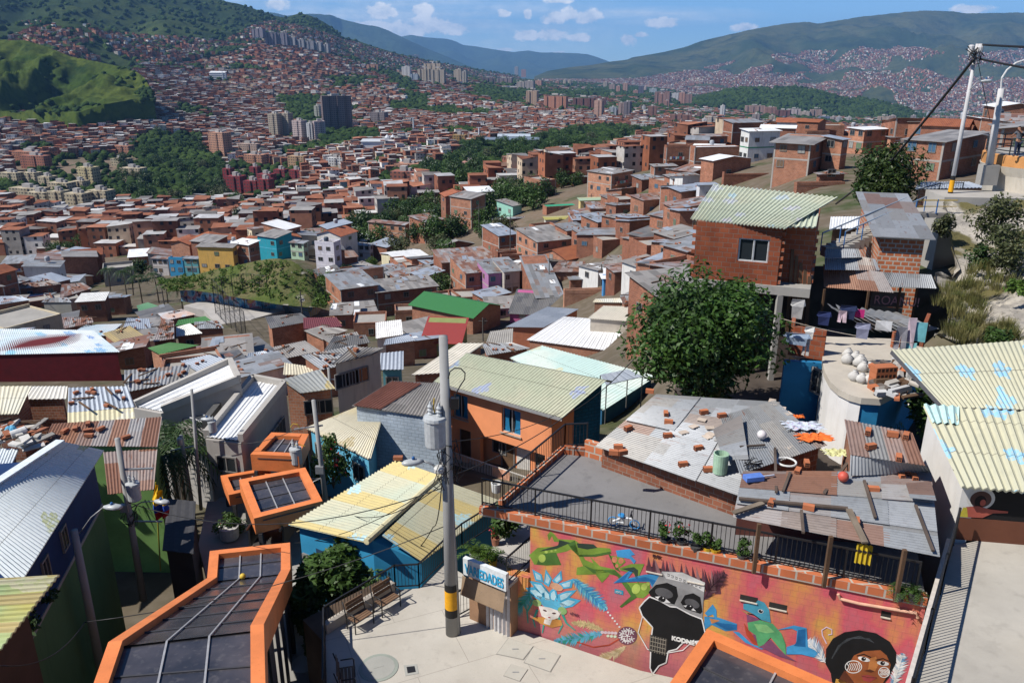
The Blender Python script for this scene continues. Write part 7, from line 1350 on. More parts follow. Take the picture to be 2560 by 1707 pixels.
def pole_px(qa,qb,zb,r0,r1,label,fn=q1,band=False,cat='utility pole'):
 b=U(*fn(*qa),zb);t_=UY(*fn(*qb),b.y);t_=Vector((b.x+(t_.x-b.x)*1.0,b.y,t_.z));return util_pole(b,t_,r0,r1,label,band),b,t_
eP,b1,t1=pole_px((785,1050),(650,212),-3.2,.15,.1,'concrete pole with lamp and transformer near the yellow blue red flag')
P1=lambda x,y:UY(*q1(x,y),b1 .y)
transformer(eP,P1(755,545)+Vector((0,-.1,0)),.9);lamp(eP,P1(720,600),P1(868,545)+Vector((0,-.2,0)),.025);m=MB();m.bar(P1(665,385),P1(850,378),.07,.07);m.bar(P1(705,672),P1(900,672),.06,.06);m.box(*[v for k in zip(P1(698,590)-Vector((.16,.2,.16)),P1(698,590)+Vector((.16,0,.16)))for v in k]);seg('crossarm',m,STEEL,eP)
m=MB()
for k in range(14):a,b=P1(rr.uniform(680,770),rr.uniform(560,700)),P1(rr.uniform(680,770),rr.uniform(560,700));m.tube([a,(a+b)/2+Vector((rr.uniform(-.2,.2),-.2,-.2)),b],.014,5)
seg('cable_tangle',m,BLACK,eP)
eP2,b2,t2=pole_px((545,1420),(410,720),-3.2,.17,.12,'thick leaning pole with a swan-neck lamp in front of the blue and green wall');P2=lambda x,y:UY(*q1(x,y),b2 .y);lamp(eP2,P2(440,740),P2(575,592),.02)
eP3,b3,t3=pole_px((1060,545),(1003,195),-3.4,.12,.09,'slim pole with crossarm in front of the palms');m=MB();m.bar(UY(*q1(945,280),b3 .y),UY(*q1(1075,255),b3 .y),.06,.06);m.lathe(UY(*q1(1005,240),b3 .y)+Vector((0,-.15,0)),[(.12,0),(.14,.3),(.08,.4)],10);seg('crossarm',m,STEEL,eP3)
eP4,b4,t4=pole_px((1108,560),(1062,-60),-3.4,.09,.07,'thin pole rising before the grey community building');P4=lambda x,y:UY(*q1(x,y),b4 .y);transformer(eP4,P4(1182,175),.7);lamp(eP4,P4(1070,150),P4(1115,105),.02)
eP5,b5,t5=pole_px((1808,560),(1738,0),-3.2,.14,.1,'concrete pole with transformer and cobra lamp by the light blue house');P5=lambda x,y:UY(*q1(x,y),b5 .y);transformer(eP5,P5(1645,350),1.0);lamp(eP5,P5(1790,430),P5(1700,480)+Vector((0,-.25,0)),.025);m=MB();m.bar(P5(1630,162),P5(1790,140),.07,.07);m.bar(P5(1655,435),P5(1785,435),.05,.05);m.box(*[v for k in zip(P5(1775,380)-Vector((.2,.2,.2)),P5(1775,380)+Vector((.2,0,.2)))for v in k]);seg('crossarm',m,STEEL,eP5)
m=MB();m.tube([P5(1610,150),P5(1625,130),P5(1650,135),P5(1662,155)],.02,6);m.tube([P5(1635,250),P5(1660,245),P5(1690,255)],.02,6);seg('yellow_lead',m,plain((.5,.34,.03)),eP5)
eP6,b6,t6=pole_px((365,960),(352,620),-2.6,.13,.11,'short grey pole with a side arm in front of the blue mural house',q2);m=MB();m.bar(UY(*q2(135,798),b6 .y),UY(*q2(345,780),b6 .y),.06,.06);m.bar(UY(*q2(240,840),b6 .y),UY(*q2(350,900),b6 .y),.04,.04);seg('crossarm',m,STEEL,eP6)
for x,yb,yt,lab in((2170,1395,1095,'grey pole with transformer in front of the cream house'),(320+2090,1270,1050,'bare grey pole beside the rust red roof'),):
 b=hitH(A*x if x<2352 else A*x,500+A*yb,.2);t_=UY(A*x,500+A*yt,b.y);t_.x=b.x;ee=util_pole(b,t_,.14,.1,lab,False)
 if 'transformer' in lab:transformer(ee,Vector((b.x-.4,b.y,b.z+(t_.z-b.z)*.4)),.9);m=MB();m.bar(Vector((b.x-.8,b.y,t_.z-1)),Vector((b.x+.6,b.y,t_.z-1)),.06,.06);seg('crossarm',m,STEEL,ee)
for i,(cr,x,yb,yt)in enumerate([(A5,755,110,-55),(A5,1040,250,30),(A5,1243,400,90),(A5,1495,575,380),(A5,1835,560,420),(A5,1770,40,-40),(A5,1630,130,50),(A5,1065,920,770),(A4,1555,440,330),(A4,1265,510,395),(A4,435,640,480),(A4,1075,700,560),(A4,1985,860,600),(A5,520,330,250)]):
 b=hitH(cr[0]+A*x,cr[1]+A*yb,.1);t_=UY(cr[0]+A*x,cr[1]+A*yt,b.y);t_.x=b.x;m=MB();m.tube([b-UP,t_],[.13,.09],6);m.bar(t_+Vector((-.7,0,-.5)),t_+Vector((.7,0,-.5)),.07,.07);tag(m.build('street_pole',paint((.10,.095,.09))),'thin dark power pole standing in the streets between the brick houses','pole','thin poles of the near streets')
fp=W1(890,945,-3.2);ft=UY(*q1(862,455),fp.y);e=empty('flag',fp,'yellow blue and red striped flag hanging from a slanted staff','flag');m=MB();m.tube([fp,ft],.03,6);seg('staff',m,plain((.30,.26,.03)),e)
m=MB();fa_=[UY(*q1(x,y),fp.y-.1)for x,y in((862,470),(838,555),(845,610),(868,662))];fb_=[UY(*q1(x,y),fp.y-.3)for x,y in((905,520),(918,560),(935,600),(930,645))]
N_=13
for j in range(12):
 for i in range(10):
  def PP(i,j):
   q=j/12*3;k=min(2,int(q));a=fa_[k].lerp(fa_[k+1],q-k);b=fb_[k].lerp(fb_[k+1],q-k);return a.lerp(b,i/10)+Vector((0,.12*math.sin(i*1.1+j*.3),0))
  m.add([PP(i,j),PP(i+1,j),PP(i+1,j+1),PP(i,j+1)],[(3,2,1,0)],0 if j<6 else 1 if j<9 else 2)
seg('cloth',m,[plain((.70,.42,.01),.8),plain((.015,.06,.36),.8),plain((.42,.015,.02),.8)],e)
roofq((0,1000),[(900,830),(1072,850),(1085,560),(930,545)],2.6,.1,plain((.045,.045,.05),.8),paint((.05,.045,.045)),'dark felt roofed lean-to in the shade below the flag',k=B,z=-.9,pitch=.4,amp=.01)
cable([P1(690,560),b0+UP*5.5+Vector((-.2,0,0))],.018,'long black cable from the flag pole towards the plaza pole',1.2)
cable([UY(*q2(350,625),b6 .y),pt(890,470)],.016,'thin cable from the short side-arm pole to the plaza pole',.6);cable([UY(*q2(80,790),b6 .y),pt(905,440)],.014,'thin cable crossing the painted yellow-green roof',.5)
cable([pt(900,430),UY(*q2(850,700),26),UY(*q2(640,850),27),UY(*q2(520,830),27.5)],.02,'slack black cable drooping from the plaza pole to the blue house',.5)
cable([pt(950,420),U(*k5(1630,1390),2.0),U(*k5(2050,1040),6)],.02,'black cable from the plaza pole past the orange house to the mango tree',.25);cable([pt(945,230),fr_+UP*.4],.016,'thin cable slanting over the front of the orange house',.3)
cable([t5-UP*.5,UY(*q1(1640,160),b5 .y),P4(1182,230)],.016,'cable between the lamp pole and the grey community building',.4)
cable([UY(*q1(0,1470),16),UY(*q1(470,1230),20),b0+UP*4.2],.015,'thin cable across the bottom left corner',.5)
ZT=4.18
def wp(px,py,off=0.0):
 r=ray(px,py);o=Vector((.6,22.08,0))+MN*off;c=Vector((0,0,CZ));return c+r*((o-c).dot(MN)/r.dot(MN))
wu=lambda u,z,off=0:Vector((.6,22.08,0))+MDIR*u+UP*z+MN*off
uL=(wp(1261,1559)-wu(0,0)).dot(MDIR);uS=(wp(1325,1400)-wu(0,0)).dot(MDIR);uR=11.35
e=empty('mural_house',wu(0,0),'brick house with the pink, orange and blue street mural along its front wall','house')
t=NT('mural_ground');g=t.uv();sp=t.n('ShaderNodeSeparateXYZ',i_0=g);mp=t.n('ShaderNodeMapping',i_Vector=g);mp.inputs['Scale'].default_value=(.62,.28,1);a=t.noise(mp.outputs[0],1.0,5,.55);b=t.noise(g,7,4,.65);d=t.noise(g,.9,4)
c=t.ramp(a,(.26,(.28,.11,.20)),(.36,(.48,.14,.17)),(.45,(.58,.10,.13)),(.51,(.58,.17,.12)),(.57,(.62,.25,.09)),(.63,(.60,.36,.08)),(.68,(.26,.32,.07)),(.76,(.52,.16,.13)))
zz=t.math('DIVIDE',sp.outputs[1],4.2);c=t.mix(t.math('MULTIPLY',t.step(t.math('ADD',zz,t.math('MULTIPLY',d,.5)),.62,.35),.75),c,(.42,.15,.17));c=t.mix(t.math('MULTIPLY',t.step(b,.5,.8),.22),c,(.20,.10,.10));c=t.mix(t.math('MULTIPLY',t.step(b,.4,.2),.3),c,(.72,.40,.22))
bj=t.n('ShaderNodeTexBrick',i_Vector=g,i_Scale=1.0,i_Mortar_Size=.01,i_Brick_Width=.4,i_Row_Height=.2);c=t.mix(t.math('MULTIPLY',bj.outputs[1],.22),c,(.2,.08,.08));dr=t.n('ShaderNodeMapping',i_Vector=g);dr.inputs['Scale'].default_value=(6,.35,1);c=t.mix(t.math('MULTIPLY',t.step(t.noise(dr.outputs[0],1.5,4),.58,.8),.3),c,(.16,.07,.08));t.bump(bj.outputs[1],.25,.01);MURB=t.out(c,.85,0,.2)
m=MB();P=lambda u,v=0.0:wu(u,0)-MN*v
m.prism([(v.x,v.y)for v in(P(uS),P(uR),P(uR,.3),P(uS,.3))],-1.5,ZT);m.prism([(v.x,v.y)for v in(P(uL),P(uS-.002),P(uS-.002,.3),P(uL,.3))],-1.5,2.15);seg('wall',m,MURB,e)
BR1=brick((.50,.155,.07),(.42,.125,.055),(.40,.36,.32),.46,.30,.03,name='course_brick');m=MB();m.prism([(v.x,v.y)for v in(P(uS-1.75,-.06),P(uR,-.06),P(uR,.2),P(uS-1.75,.2))],ZT+.003,ZT+.3);seg('brick_course',m,BR1,e)
tl=[wu(uS-1.75,0),wu(uR,0),wu(uR,0)-MN*6.5,U(*q3(402,548),ZT+.1),U(*q2(1700,300),ZT+.1),U(*q2(1578,288),ZT+.1),U(*q2(1236,590),ZT+.1)]
DK=concrete((.19,.185,.185),name='terrace_screed',st=.75);m=MB();ti=[wu(uS-1.72,0)-MN*.22]+[wu(uR,0)-MN*.22]+tl[2:];m.slab([Vector((v.x,v.y,ZT+.1))for v in ti],.3);seg('terrace_floor',m,DK,e)
m=MB();m.slab([Vector((v.x,v.y,ZT-.21))for v in(wu(uS-.01,0)-MN*.31,wu(uR,0)-MN*.31,*tl[2:6],wu(uS-.01,0)-MN*3)],6);seg('wall',m,BR2,e)
def lowwall(a,b,z0,z1,th,name='low_wall',mat=BR1,par=e):
 d=(b-a).normalized();n=Vector((-d.y,d.x,0))*th;m=MB();m.prism([(v.x,v.y)for v in(a,b,b+n,a+n)],z0,z1);return seg(name,m,mat,par)
lowwall(tl[5],tl[6],ZT+.1,ZT+.3,-.18);lowwall(tl[4],tl[5],ZT+.1,ZT+.42,.18);lowwall(tl[3],tl[4],ZT+.1,ZT+.75,.18)
for(x,y,w_)in((1636,1424,.5),(1740,1449,.5),(1872,1496,.5),(1945,1515,.5),(2215,1535,.25)):
 p=wp(x,y);m=MB();m.add([p+MDIR*(s*w_/2)+UP*h+MN*.004 for s,h in((-1,-.1),(1,-.1),(1,.1),(-1,.1))],[(0,1,2,3)]);o=seg('vent_slot',m,DARKIN,e);m=MB();a=p+MN*.02-UP*.1;m.bar(a-MDIR*w_/2,a+MDIR*w_/2,.05,.03);seg('sill',m,plain((.55,.5,.42)),o)
LAY={}
def shp(col,pts,lay,f):
 off=.003+.0022*lay;LAY.setdefault((col,lay),MB()).add([wp(*f(x,y),off)for x,y in pts],[tuple(range(len(pts)))])
k_=550/2119;n1_=lambda x,y:(1250+k_*x,1300+k_*y);k2_=.2636;n2_=lambda x,y:(1700+k2_*x,1350+k2_*y)
CY,BLU1,BLU2,GRN,GRN2,GRN3,BLK,GRY,WHI,SKN,SKD,LIP,RED,PUR,TEAL,CREAM_,DGY=(.10,.42,.56),(.05,.28,.55),(.015,.14,.36),(.20,.32,.045),(.07,.16,.03),(.035,.06,.04),(.008,.008,.009),(.30,.30,.30),(.75,.75,.74),(.30,.09,.03),(.10,.03,.015),(.36,.06,.06),(.42,.06,.03),(.20,.07,.14),(.04,.30,.24),(.55,.42,.22),(.09,.09,.095)
def ell(cx,cy,rx,ry,rot=0,n=20):return[(cx+rx*math.cos(t)*math.cos(rot)-ry*math.sin(t)*math.sin(rot),cy+rx*math.cos(t)*math.sin(rot)+ry*math.sin(t)*math.cos(rot))for t in[2*PI*i/n for i in range(n)]]
def stroke(pts,w,taper=0):
 L,R_=[],[]
 for i,(x,y)in enumerate(pts):
  a=pts[max(0,i-1)];b=pts[min(len(pts)-1,i+1)];dx,dy=b[0]-a[0],b[1]-a[1];l=math.hypot(dx,dy)or 1;q=w*(1-taper*i/(len(pts)-1))/2;L.append((x-dy/l*q,y+dx/l*q));R_.append((x+dy/l*q,y-dx/l*q))
 return L+R_[::-1]
def feather(pts,w,col,f,lay,rr_,n=26,core=None):
 for i in range(n):
  q=(i+.5)/n*(len(pts)-1);k=min(int(q),len(pts)-2);x=pts[k][0]+(pts[k+1][0]-pts[k][0])*(q-k);y=pts[k][1]+(pts[k+1][1]-pts[k][1])*(q-k);dx,dy=pts[k+1][0]-pts[k][0],pts[k+1][1]-pts[k][1];l=math.hypot(dx,dy);dx,dy=dx/l,dy/l;s=w*math.sin(PI*(.12+.8*(i+.5)/n))
  for sd_ in(-1,1):
   ex_,ey_=x+(-dy*sd_*.8+dx*.75)*s*rr_.uniform(.8,1.15),y+(dx*sd_*.8+dy*.75)*s*rr_.uniform(.8,1.15);shp(col[rr_.randrange(len(col))],[(x,y),(x+dx*l/n*3.4,y+dy*l/n*3.4),(ex_,ey_)],lay,f)
 shp(core or col[-1],stroke(pts,w*.07),lay+1,f)
fr_=random.Random(9)
for pts in([(280,335),(360,265),(540,250),(590,210),(520,205),(500,150),(470,200),(455,140),(485,105),(520,130),(560,180),(720,190),(800,250),(1060,270),(1075,300),(920,345),(760,330),(680,280),(640,300),(540,320),(590,430),(440,435),(330,425)],):
 shp(GRN,pts,0,n1_)
shp(GRN3,[(380,300),(540,275),(680,215),(570,190),(560,240),(420,280)],1,n1_);shp(GRN3,[(740,220),(900,230),(940,265),(840,280),(750,262)],1,n1_);shp(GRN2,[(350,425),(400,320),(540,310),(590,428),(450,433)],1,n1_);shp(GRN2,[(650,225),(720,195),(760,330),(900,330),(1060,300),(1075,320),(920,350),(760,350),(700,290)],1,n1_)
for c_ in((405,365,34,40),(445,305,16,14),(497,297,12,10),(535,287,10,9)):shp((.38,.50,.10),ell(*c_),2,n1_)
shp(GRN,[(670,250),(730,230),(820,380),(960,440),(1100,470),(1180,540),(1240,600),(1440,600),(1450,690),(1380,750),(1290,740),(1200,640),(1140,530),(1050,520),(980,600),(920,520),(735,525),(740,455),(800,440),(760,350)],1,n1_);shp(GRN2,[(800,430),(900,470),(1110,480),(1240,620),(1320,740),(1170,840),(1150,830),(1260,730),(1130,540),(1040,500),(900,510)],2,n1_)
shp(GRN2,[(1040,320),(1110,470),(1160,500),(1060,330)],2,n1_);shp(GRN,[(870,350),(960,440),(1010,500),(1050,530),(985,598),(930,510),(900,420)],2,n1_);shp(GRN,[(1060,340),(1180,350),(1210,400),(1140,460),(1100,450)],2,n1_)
for c_ in((1103,378,26,30),(1165,390,26,28),(1125,438,16,18)):shp((.60,.22,.12),ell(*c_),3,n1_)
shp(GRN,[(1150,460),(1260,420),(1390,420),(1345,520),(1330,620),(1290,510),(1160,480)],3,n1_);shp(GRN3,[(1170,465),(1290,450),(1330,480),(1325,600),(1290,505)],4,n1_)
for c_ in((1310,660,40,50),(1390,640,30,36),(1425,612,20,18)):shp((.38,.50,.10),ell(*c_,.4),3,n1_)
shp(BLU1,[(1115,290),(1250,275),(1300,330),(1260,340),(1310,390),(1290,420),(1250,370),(1130,350)],3,n1_);shp(BLU1,[(1090,605),(1250,480),(1290,480),(1230,560),(1400,520),(1560,520),(1630,570),(1560,600),(1460,640),(1440,590),(1240,590)],4,n1_);shp(BLU2,[(1110,600),(1240,500),(1200,575),(1400,545),(1500,580),(1470,625),(1440,580)],5,n1_)
feather([(700,560),(840,690),(1015,850)],110,[CY,(.20,.50,.60),BLU1],n1_,1,fr_,26);feather([(330,640),(230,800),(60,935)],120,[(.08,.34,.36),CY,TEAL],n1_,1,fr_,26)
for px_ in([(310,470),(400,520),(420,600),(340,580)],[(440,470),(500,560),(470,640),(420,610)],[(590,480),(600,570),(540,620),(500,580)],[(710,560),(690,650),(600,660),(560,610)],[(245,650),(330,640),(440,720),(430,800),(330,740)],[(740,670),(650,760),(560,800),(540,720),(640,680)],[(780,770),(700,830),(560,860),(520,800),(660,740)],[(280,580),(400,600),(480,700),(400,740)],[(480,680),(530,640),(560,740),(520,820),(470,760)],[(410,620),(480,700),(500,800),(420,790)]):
 cx_,cy_=sum(p[0]for p in px_)/len(px_),sum(p[1]for p in px_)/len(px_);shp((.07,.40,.62),px_,3,n1_);shp((.42,.64,.72),[(cx_+(x-cx_)*.6,cy_+(y-cy_)*.6)for x,y in px_],4,n1_)
shp((.62,.35,.22),ell(545,640,65,34,.4),5,n1_);shp((.10,.42,.62),[(350,720),(560,780),(650,820),(560,880),(450,850),(390,800)],4,n1_)
for q in([(330,760),(260,880),(270,990)],[(360,860),(320,960),(340,1030)],[(600,900),(640,990),(725,1060)],[(560,930),(600,1010),(560,1090)],[(480,960),(420,1010),(408,1085)]):shp(TEAL,stroke(q,24,.6),4,n1_)
shp((.55,.25,.06),[(300,935),(400,930),(590,960),(600,1010),(500,1035),(380,990)],5,n1_);shp((.70,.66,.62),[(370,820),(480,840),(590,880),(560,940),(480,965),(400,920)],6,n1_);shp((.30,.44,.16),ell(355,795,44,32,.3),6,n1_);shp((.25,.42,.16),ell(600,870,46,36,.5),6,n1_);shp((.68,.64,.6),[(430,950),(500,960),(480,1010),(420,990)],6,n1_)
for c_ in((432,868,20,8,.4),(520,895,20,8,.1)):shp((.10,.05,.05),ell(*c_),7,n1_)
shp(LIP,ell(475,935,14,6,.2),7,n1_)
for i in range(6):shp(WHI,ell(1040+i*22,885+i*28,10,9),3,n1_)
for i in range(5):shp((.66,.52,.56),ell(985+i*32,1077+i*2,17,15),3,n1_)
for i in range(3):shp((.5,.6,.45),ell(1040+i*34,1112+i*3,15,13),3,n1_)
feather([(1000,1080),(800,1130),(540,1160)],90,[CY,TEAL,(.12,.34,.48)],n1_,1,fr_,24);feather([(1000,1060),(860,1010),(705,985)],60,[CREAM_,(.45,.36,.18)],n1_,1,fr_,18);feather([(1215,1210),(1100,1290),(960,1320)],70,[CREAM_,(.62,.5,.3)],n1_,1,fr_,18)
shp((.16,.06,.09),ell(1225,1110,96,88),2,n1_)
for i in range(9):
 a=i*.7;cx_,cy_=1225+56*math.cos(a)*(i>0),1110+52*math.sin(a)*(i>0)
 for j in range(5):b_=a+j*1.2566;shp(WHI,stroke([(cx_,cy_),(cx_+30*math.cos(b_+.3),cy_+28*math.sin(b_+.3))],6),3,n1_)
shp(RED,stroke([(740,1170),(900,1220),(1050,1200),(1150,1140)],12),3,n1_)
feather([(1960,770),(2040,640),(2160,520)],130,[(.09,.035,.05),(.14,.05,.07),(.05,.02,.03)],n1_,1,fr_,30)
for i in range(16):x=1440+i*44;shp([(.14,.05,.07),(.10,.03,.05),(.30,.16,.17)][i%3],[(x-30,500+i*14),(x-20+fr_.uniform(-30,20),350+i*9),(x+30,500+i*14)],1,n1_)
shp(GRY,[(1560,490),(1760,500),(1975,600),(1960,760),(1950,950),(1840,900),(1700,850),(1560,780),(1460,740),(1430,690),(1480,620)],5,n1_);shp((.62,.62,.6),[(1560,492),(1760,505),(1975,600),(1965,690),(1820,610),(1600,560)],6,n1_)
for i in range(9):x,y=1610+i*38,515+i*14;shp(BLK,stroke([(x,y),(x+22,y+6),(x+20,y+26),(x+6,y+22),(x+8,y+12)],5),7,n1_)
shp(BLK,[(1430,690),(1500,620),(1610,600),(1700,640),(1715,730),(1680,810),(1600,790),(1460,745)],6,n1_);shp(BLK,[(1740,790),(1780,720),(1860,700),(1930,740),(1950,880),(1930,900),(1780,850)],6,n1_);shp(DGY,ell(1580,700,90,46,.3),7,n1_);shp(DGY,ell(1850,800,76,40,.4),7,n1_)
shp(WHI,[(1490,735),(1570,730),(1645,795),(1570,790)],8,n1_);shp(WHI,[(1760,820),(1830,815),(1890,875),(1830,860)],8,n1_);shp(BLK,ell(1560,760,36,30),9,n1_);shp(BLK,ell(1825,838,34,26),9,n1_);shp(WHI,ell(1573,748,7,7),10,n1_);shp(WHI,ell(1835,826,6,6),10,n1_)
edge=[(1440,735),(1540,775),(1640,830),(1700,835),(1830,905),(1945,950),(1975,1080),(1930,1160),(1760,1180),(1700,1240),(1620,1260),(1600,1370),(1530,1400),(1470,1480),(1445,1420),(1455,1140),(1470,1030),(1370,920),(1340,840),(1390,780)]
shp(BLK,edge,8,n1_)
for i in range(len(edge)):a,b=edge[i],edge[(i+1)%len(edge)];shp(WHI,stroke([a,b],12),9,n1_)
shp(WHI,stroke([(1370,930),(1330,1080),(1420,1240),(1560,1285),(1760,1250),(1870,1150)],9),9,n1_)
for x,b_ in zip((1660,1690,1720,1750,1780,1805),'KODNEY'[:6]):pass
m=MB();p=wp(*n1_(1440,1260),.02);
for i in range(7):m.bar(p+MDIR*(.08*i),p+MDIR*(.08*i)+UP*.62,.02,.02)
for i in range(4):m.bar(p+UP*(.08+.16*i),p+MDIR*.5+UP*(.08+.16*i),.02,.02)
seg('window_grille',m,plain((.30,.27,.22)),e);m=MB();p=wp(*n1_(1440,1262),.03);m.add([p-MDIR*.02+UP*z_+MDIR*x for x,z_ in((0,0),(.55,0),(.55,.64),(0,.64))],[(0,1,2,3)]);m.v=[tuple(Vector(v)-MN*.004)for v in m.v];seg('window',m,DARKIN,e)
shp(BLU1,[(235,690),(310,605),(345,660),(350,770),(310,700),(260,720)],3,n2_);shp(BLU1,[(230,720),(360,730),(540,790),(540,850),(430,860),(300,800),(230,850)],2,n2_);shp(BLU2,[(300,770),(440,790),(540,800),(535,845),(440,850)],3,n2_);shp(BLU1,[(500,860),(560,870),(680,980),(800,1020),(780,1035),(620,970)],3,n2_);shp((.60,.25,.08),[(280,740),(380,760),(300,790)],4,n2_)
shp((.06,.30,.42),[(600,600),(710,600),(740,565),(800,590),(845,660),(862,780),(760,750),(700,700),(600,650)],4,n2_);shp(PUR,[(630,700),(760,750),(680,790),(640,790)],4,n2_);shp((.42,.22,.10),[(580,660),(680,690),(640,705)],5,n2_);shp(BLK,stroke([(640,690),(700,705),(770,755)],7),6,n2_);shp((.5,.6,.64),ell(765,672,28,20,.3),6,n2_);shp(BLK,ell(765,672,20,15,.3),7,n2_);shp(WHI,ell(772,665,5,5),8,n2_)
shp((.10,.38,.16),[(640,780),(760,755),(880,790),(960,880),(1000,980),(1005,1090),(940,1020),(860,920),(790,990),(740,1010),(720,900),(650,850)],5,n2_);shp((.22,.50,.20),[(700,790),(820,800),(900,870),(820,880),(740,860)],6,n2_);shp(RED,[(605,780),(650,850),(690,900),(745,1000),(700,990),(630,900)],5,n2_);shp(PUR,[(690,890),(760,900),(740,1000),(860,940),(950,1040),(1010,1090),(1110,1150),(940,1100),(820,1040),(740,1010)],4,n2_)
shp(BLU1,[(910,850),(1080,805),(1200,830),(1215,1010),(1320,1060),(1270,1110),(1150,1080),(1010,1080),(1010,1010),(1100,980),(1110,860),(1060,835)],5,n2_);shp(BLU2,[(1120,850),(1190,840),(1190,1010),(1080,1000),(1110,950)],6,n2_);feather([(1380,1160),(1300,1060),(1220,960)],120,[(.6,.66,.72),(.36,.48,.62),WHI],n2_,4,fr_,16)
sw=[(1390,980),(1350,900),(1345,850),(1390,822),(1440,845),(1440,890),(1405,895)];shp((.66,.52,.64),stroke(sw,10),5,n2_)
shp(BLK,[(1380,1170),(1385,1030),(1450,930),(1560,870),(1700,850),(1860,880),(1990,960),(2050,1060),(2050,1160),(1980,1300),(1900,1400),(1450,1400),(1430,1260)],5,n2_);feather([(2010,1400),(2060,1250),(2110,1090)],110,[(.5,.58,.66),(.16,.32,.5),WHI],n2_,4,fr_,18)
for k in range(5):shp((.07,.08,.09),stroke([(1440+k*14,1120-k*22),(1500+k*20,1000-k*16),(1640+k*16,930-k*6),(1800+k*10,930+k*10)],9,.6),6,n2_)
shp(SKN,[(1620,1140),(1650,1090),(1740,1050),(1900,1040),(1960,1090),(2000,1180),(1975,1260),(1900,1400),(1640,1400),(1560,1270)],7,n2_);shp((.52,.20,.06),[(1800,1120),(1860,1100),(1880,1180),(1850,1240),(1780,1240)],8,n2_);shp(SKD,[(1560,1230),(1640,1330),(1680,1400),(1560,1400),(1500,1330)],8,n2_);shp((.55,.30,.06),[(1480,1310),(1560,1330),(1650,1400),(1460,1400)],8,n2_)
for cx_,cy_,r_ in((1745,1125,.25),(1925,1165,.15)):shp(WHI,ell(cx_,cy_,58,21,r_),9,n2_);shp(BLK,ell(cx_-4,cy_-2,22,19),10,n2_);shp(BLK,stroke([(cx_-70,cy_-30),(cx_,cy_-46),(cx_+66,cy_-16)],9),10,n2_);shp(WHI,ell(cx_+3,cy_-8,5,5),11,n2_)
shp(SKD,[(1745,1235),(1800,1220),(1845,1240),(1810,1252)],9,n2_);shp(LIP,[(1720,1280),(1780,1275),(1870,1300),(1800,1345),(1740,1330)],9,n2_);shp(SKD,stroke([(1722,1285),(1790,1300),(1868,1302)],5),10,n2_)
for cx_,cy_,rx,ry in((1645,1198,78,58),(1935,1250,52,48)):
 L_=ell(cx_,cy_,rx,ry);shp(WHI,stroke(L_+[L_[0]],8),9,n2_)
 for i in range(6):x=cx_-rx*.7+i*rx*.27;shp(WHI,stroke([(x-6,cy_-ry*.6),(x+12,cy_),(x-6,cy_+ry*.6)],8),9,n2_)
for(c_,l_),m in LAY.items():seg('mural_shape',m,paint(c_,.3,.3,.8,0.0,1.6),e)
text('KODNEY',wp(*n1_(1652,1148),.03),MDIR,.2,plain((.75,.75,.73)),'painted_tag',e,n=MN,bold=.012);text('SHK',wp(*n1_(1470,352),.03),MDIR,.13,plain((.05,.015,.02)),'painted_tag',e,n=MN,bold=.008);text('chat',wp(*n1_(672,905),.03),MDIR,.17,plain((.08,.03,.06)),'painted_tag',e,n=MN)
m=MB();p=wp(*n1_(1102,700),.01);m.add([p,p+MDIR*.28,p+MDIR*.28+UP*.16,p+UP*.16],[(0,1,2,3)]);o=seg('number_plate',m,plain((.03,.30,.45)),e);text('4DF5',p+MN*.006+MDIR*.03+UP*.04,MDIR,.09,plain((.6,.65,.66)),'painted_tag',e,n=MN)
m=MB();pp=[wp(*n2_(x,y),.08)for x,y in((1500,510),(1520,555),(1700,600),(2240,690),(2255,735))];m.tube(pp,.045,8);seg('drain_pipe',m,plain((.62,.36,.25)),e)
railing([wu(uS-1.7,ZT+.3)-MN*.1,wu(uR-.3,ZT+.3)-MN*.1],.95,'long black railing along the top of the mural wall',.13)
railing([tl[6]+UP*(.2),tl[5]+UP*.2,tl[4]+UP*.32],.95,'black railing down the left side of the grey roof terrace',.13)
def bike(p,s=.55):
 e=empty('toy_tricycle',p,'small blue and white children\'s bicycle on the grey roof terrace','bicycle');d,c_=Vector((.95,-.3,0)).normalized(),plain((.03,.22,.5));n=Vector((-d.y,d.x,0))
 for u in(-.62*s,.62*s):
  m=MB();c0=p+d*u+UP*.3*s;m.tube([c0+(d*math.cos(a)+UP*math.sin(a))*.27*s for a in[2*PI*i/16 for i in range(17)]],.035*s,6);seg('wheel',m,c_,e)
 m=MB();m.tube([p-d*.62*s+UP*.3*s,p-d*.1*s+UP*.62*s,p+d*.45*s+UP*.66*s,p+d*.62*s+UP*.3*s],.035,6);m.tube([p-d*.1*s+UP*.62*s,p+UP*.3*s,p-d*.62*s+UP*.3*s],.03,6);seg('frame',m,plain((.62,.64,.66)),e);m=MB();m.tube([p+d*.45*s+UP*.66*s,p+d*.4*s+UP*.95*s],.025,6);m.tube([p+d*.38*s+UP*.95*s-n*.2,p+d*.38*s+UP*.95*s+n*.2],.02,6);seg('handlebar',m,BLACK,e);m=MB();m.lathe(p-d*.15*s+UP*.66*s,[(.05,0),(.12,.06),(.08,.1)],10);seg('saddle',m,c_,e)
bike(U(*q2(1905,705),ZT+.12))
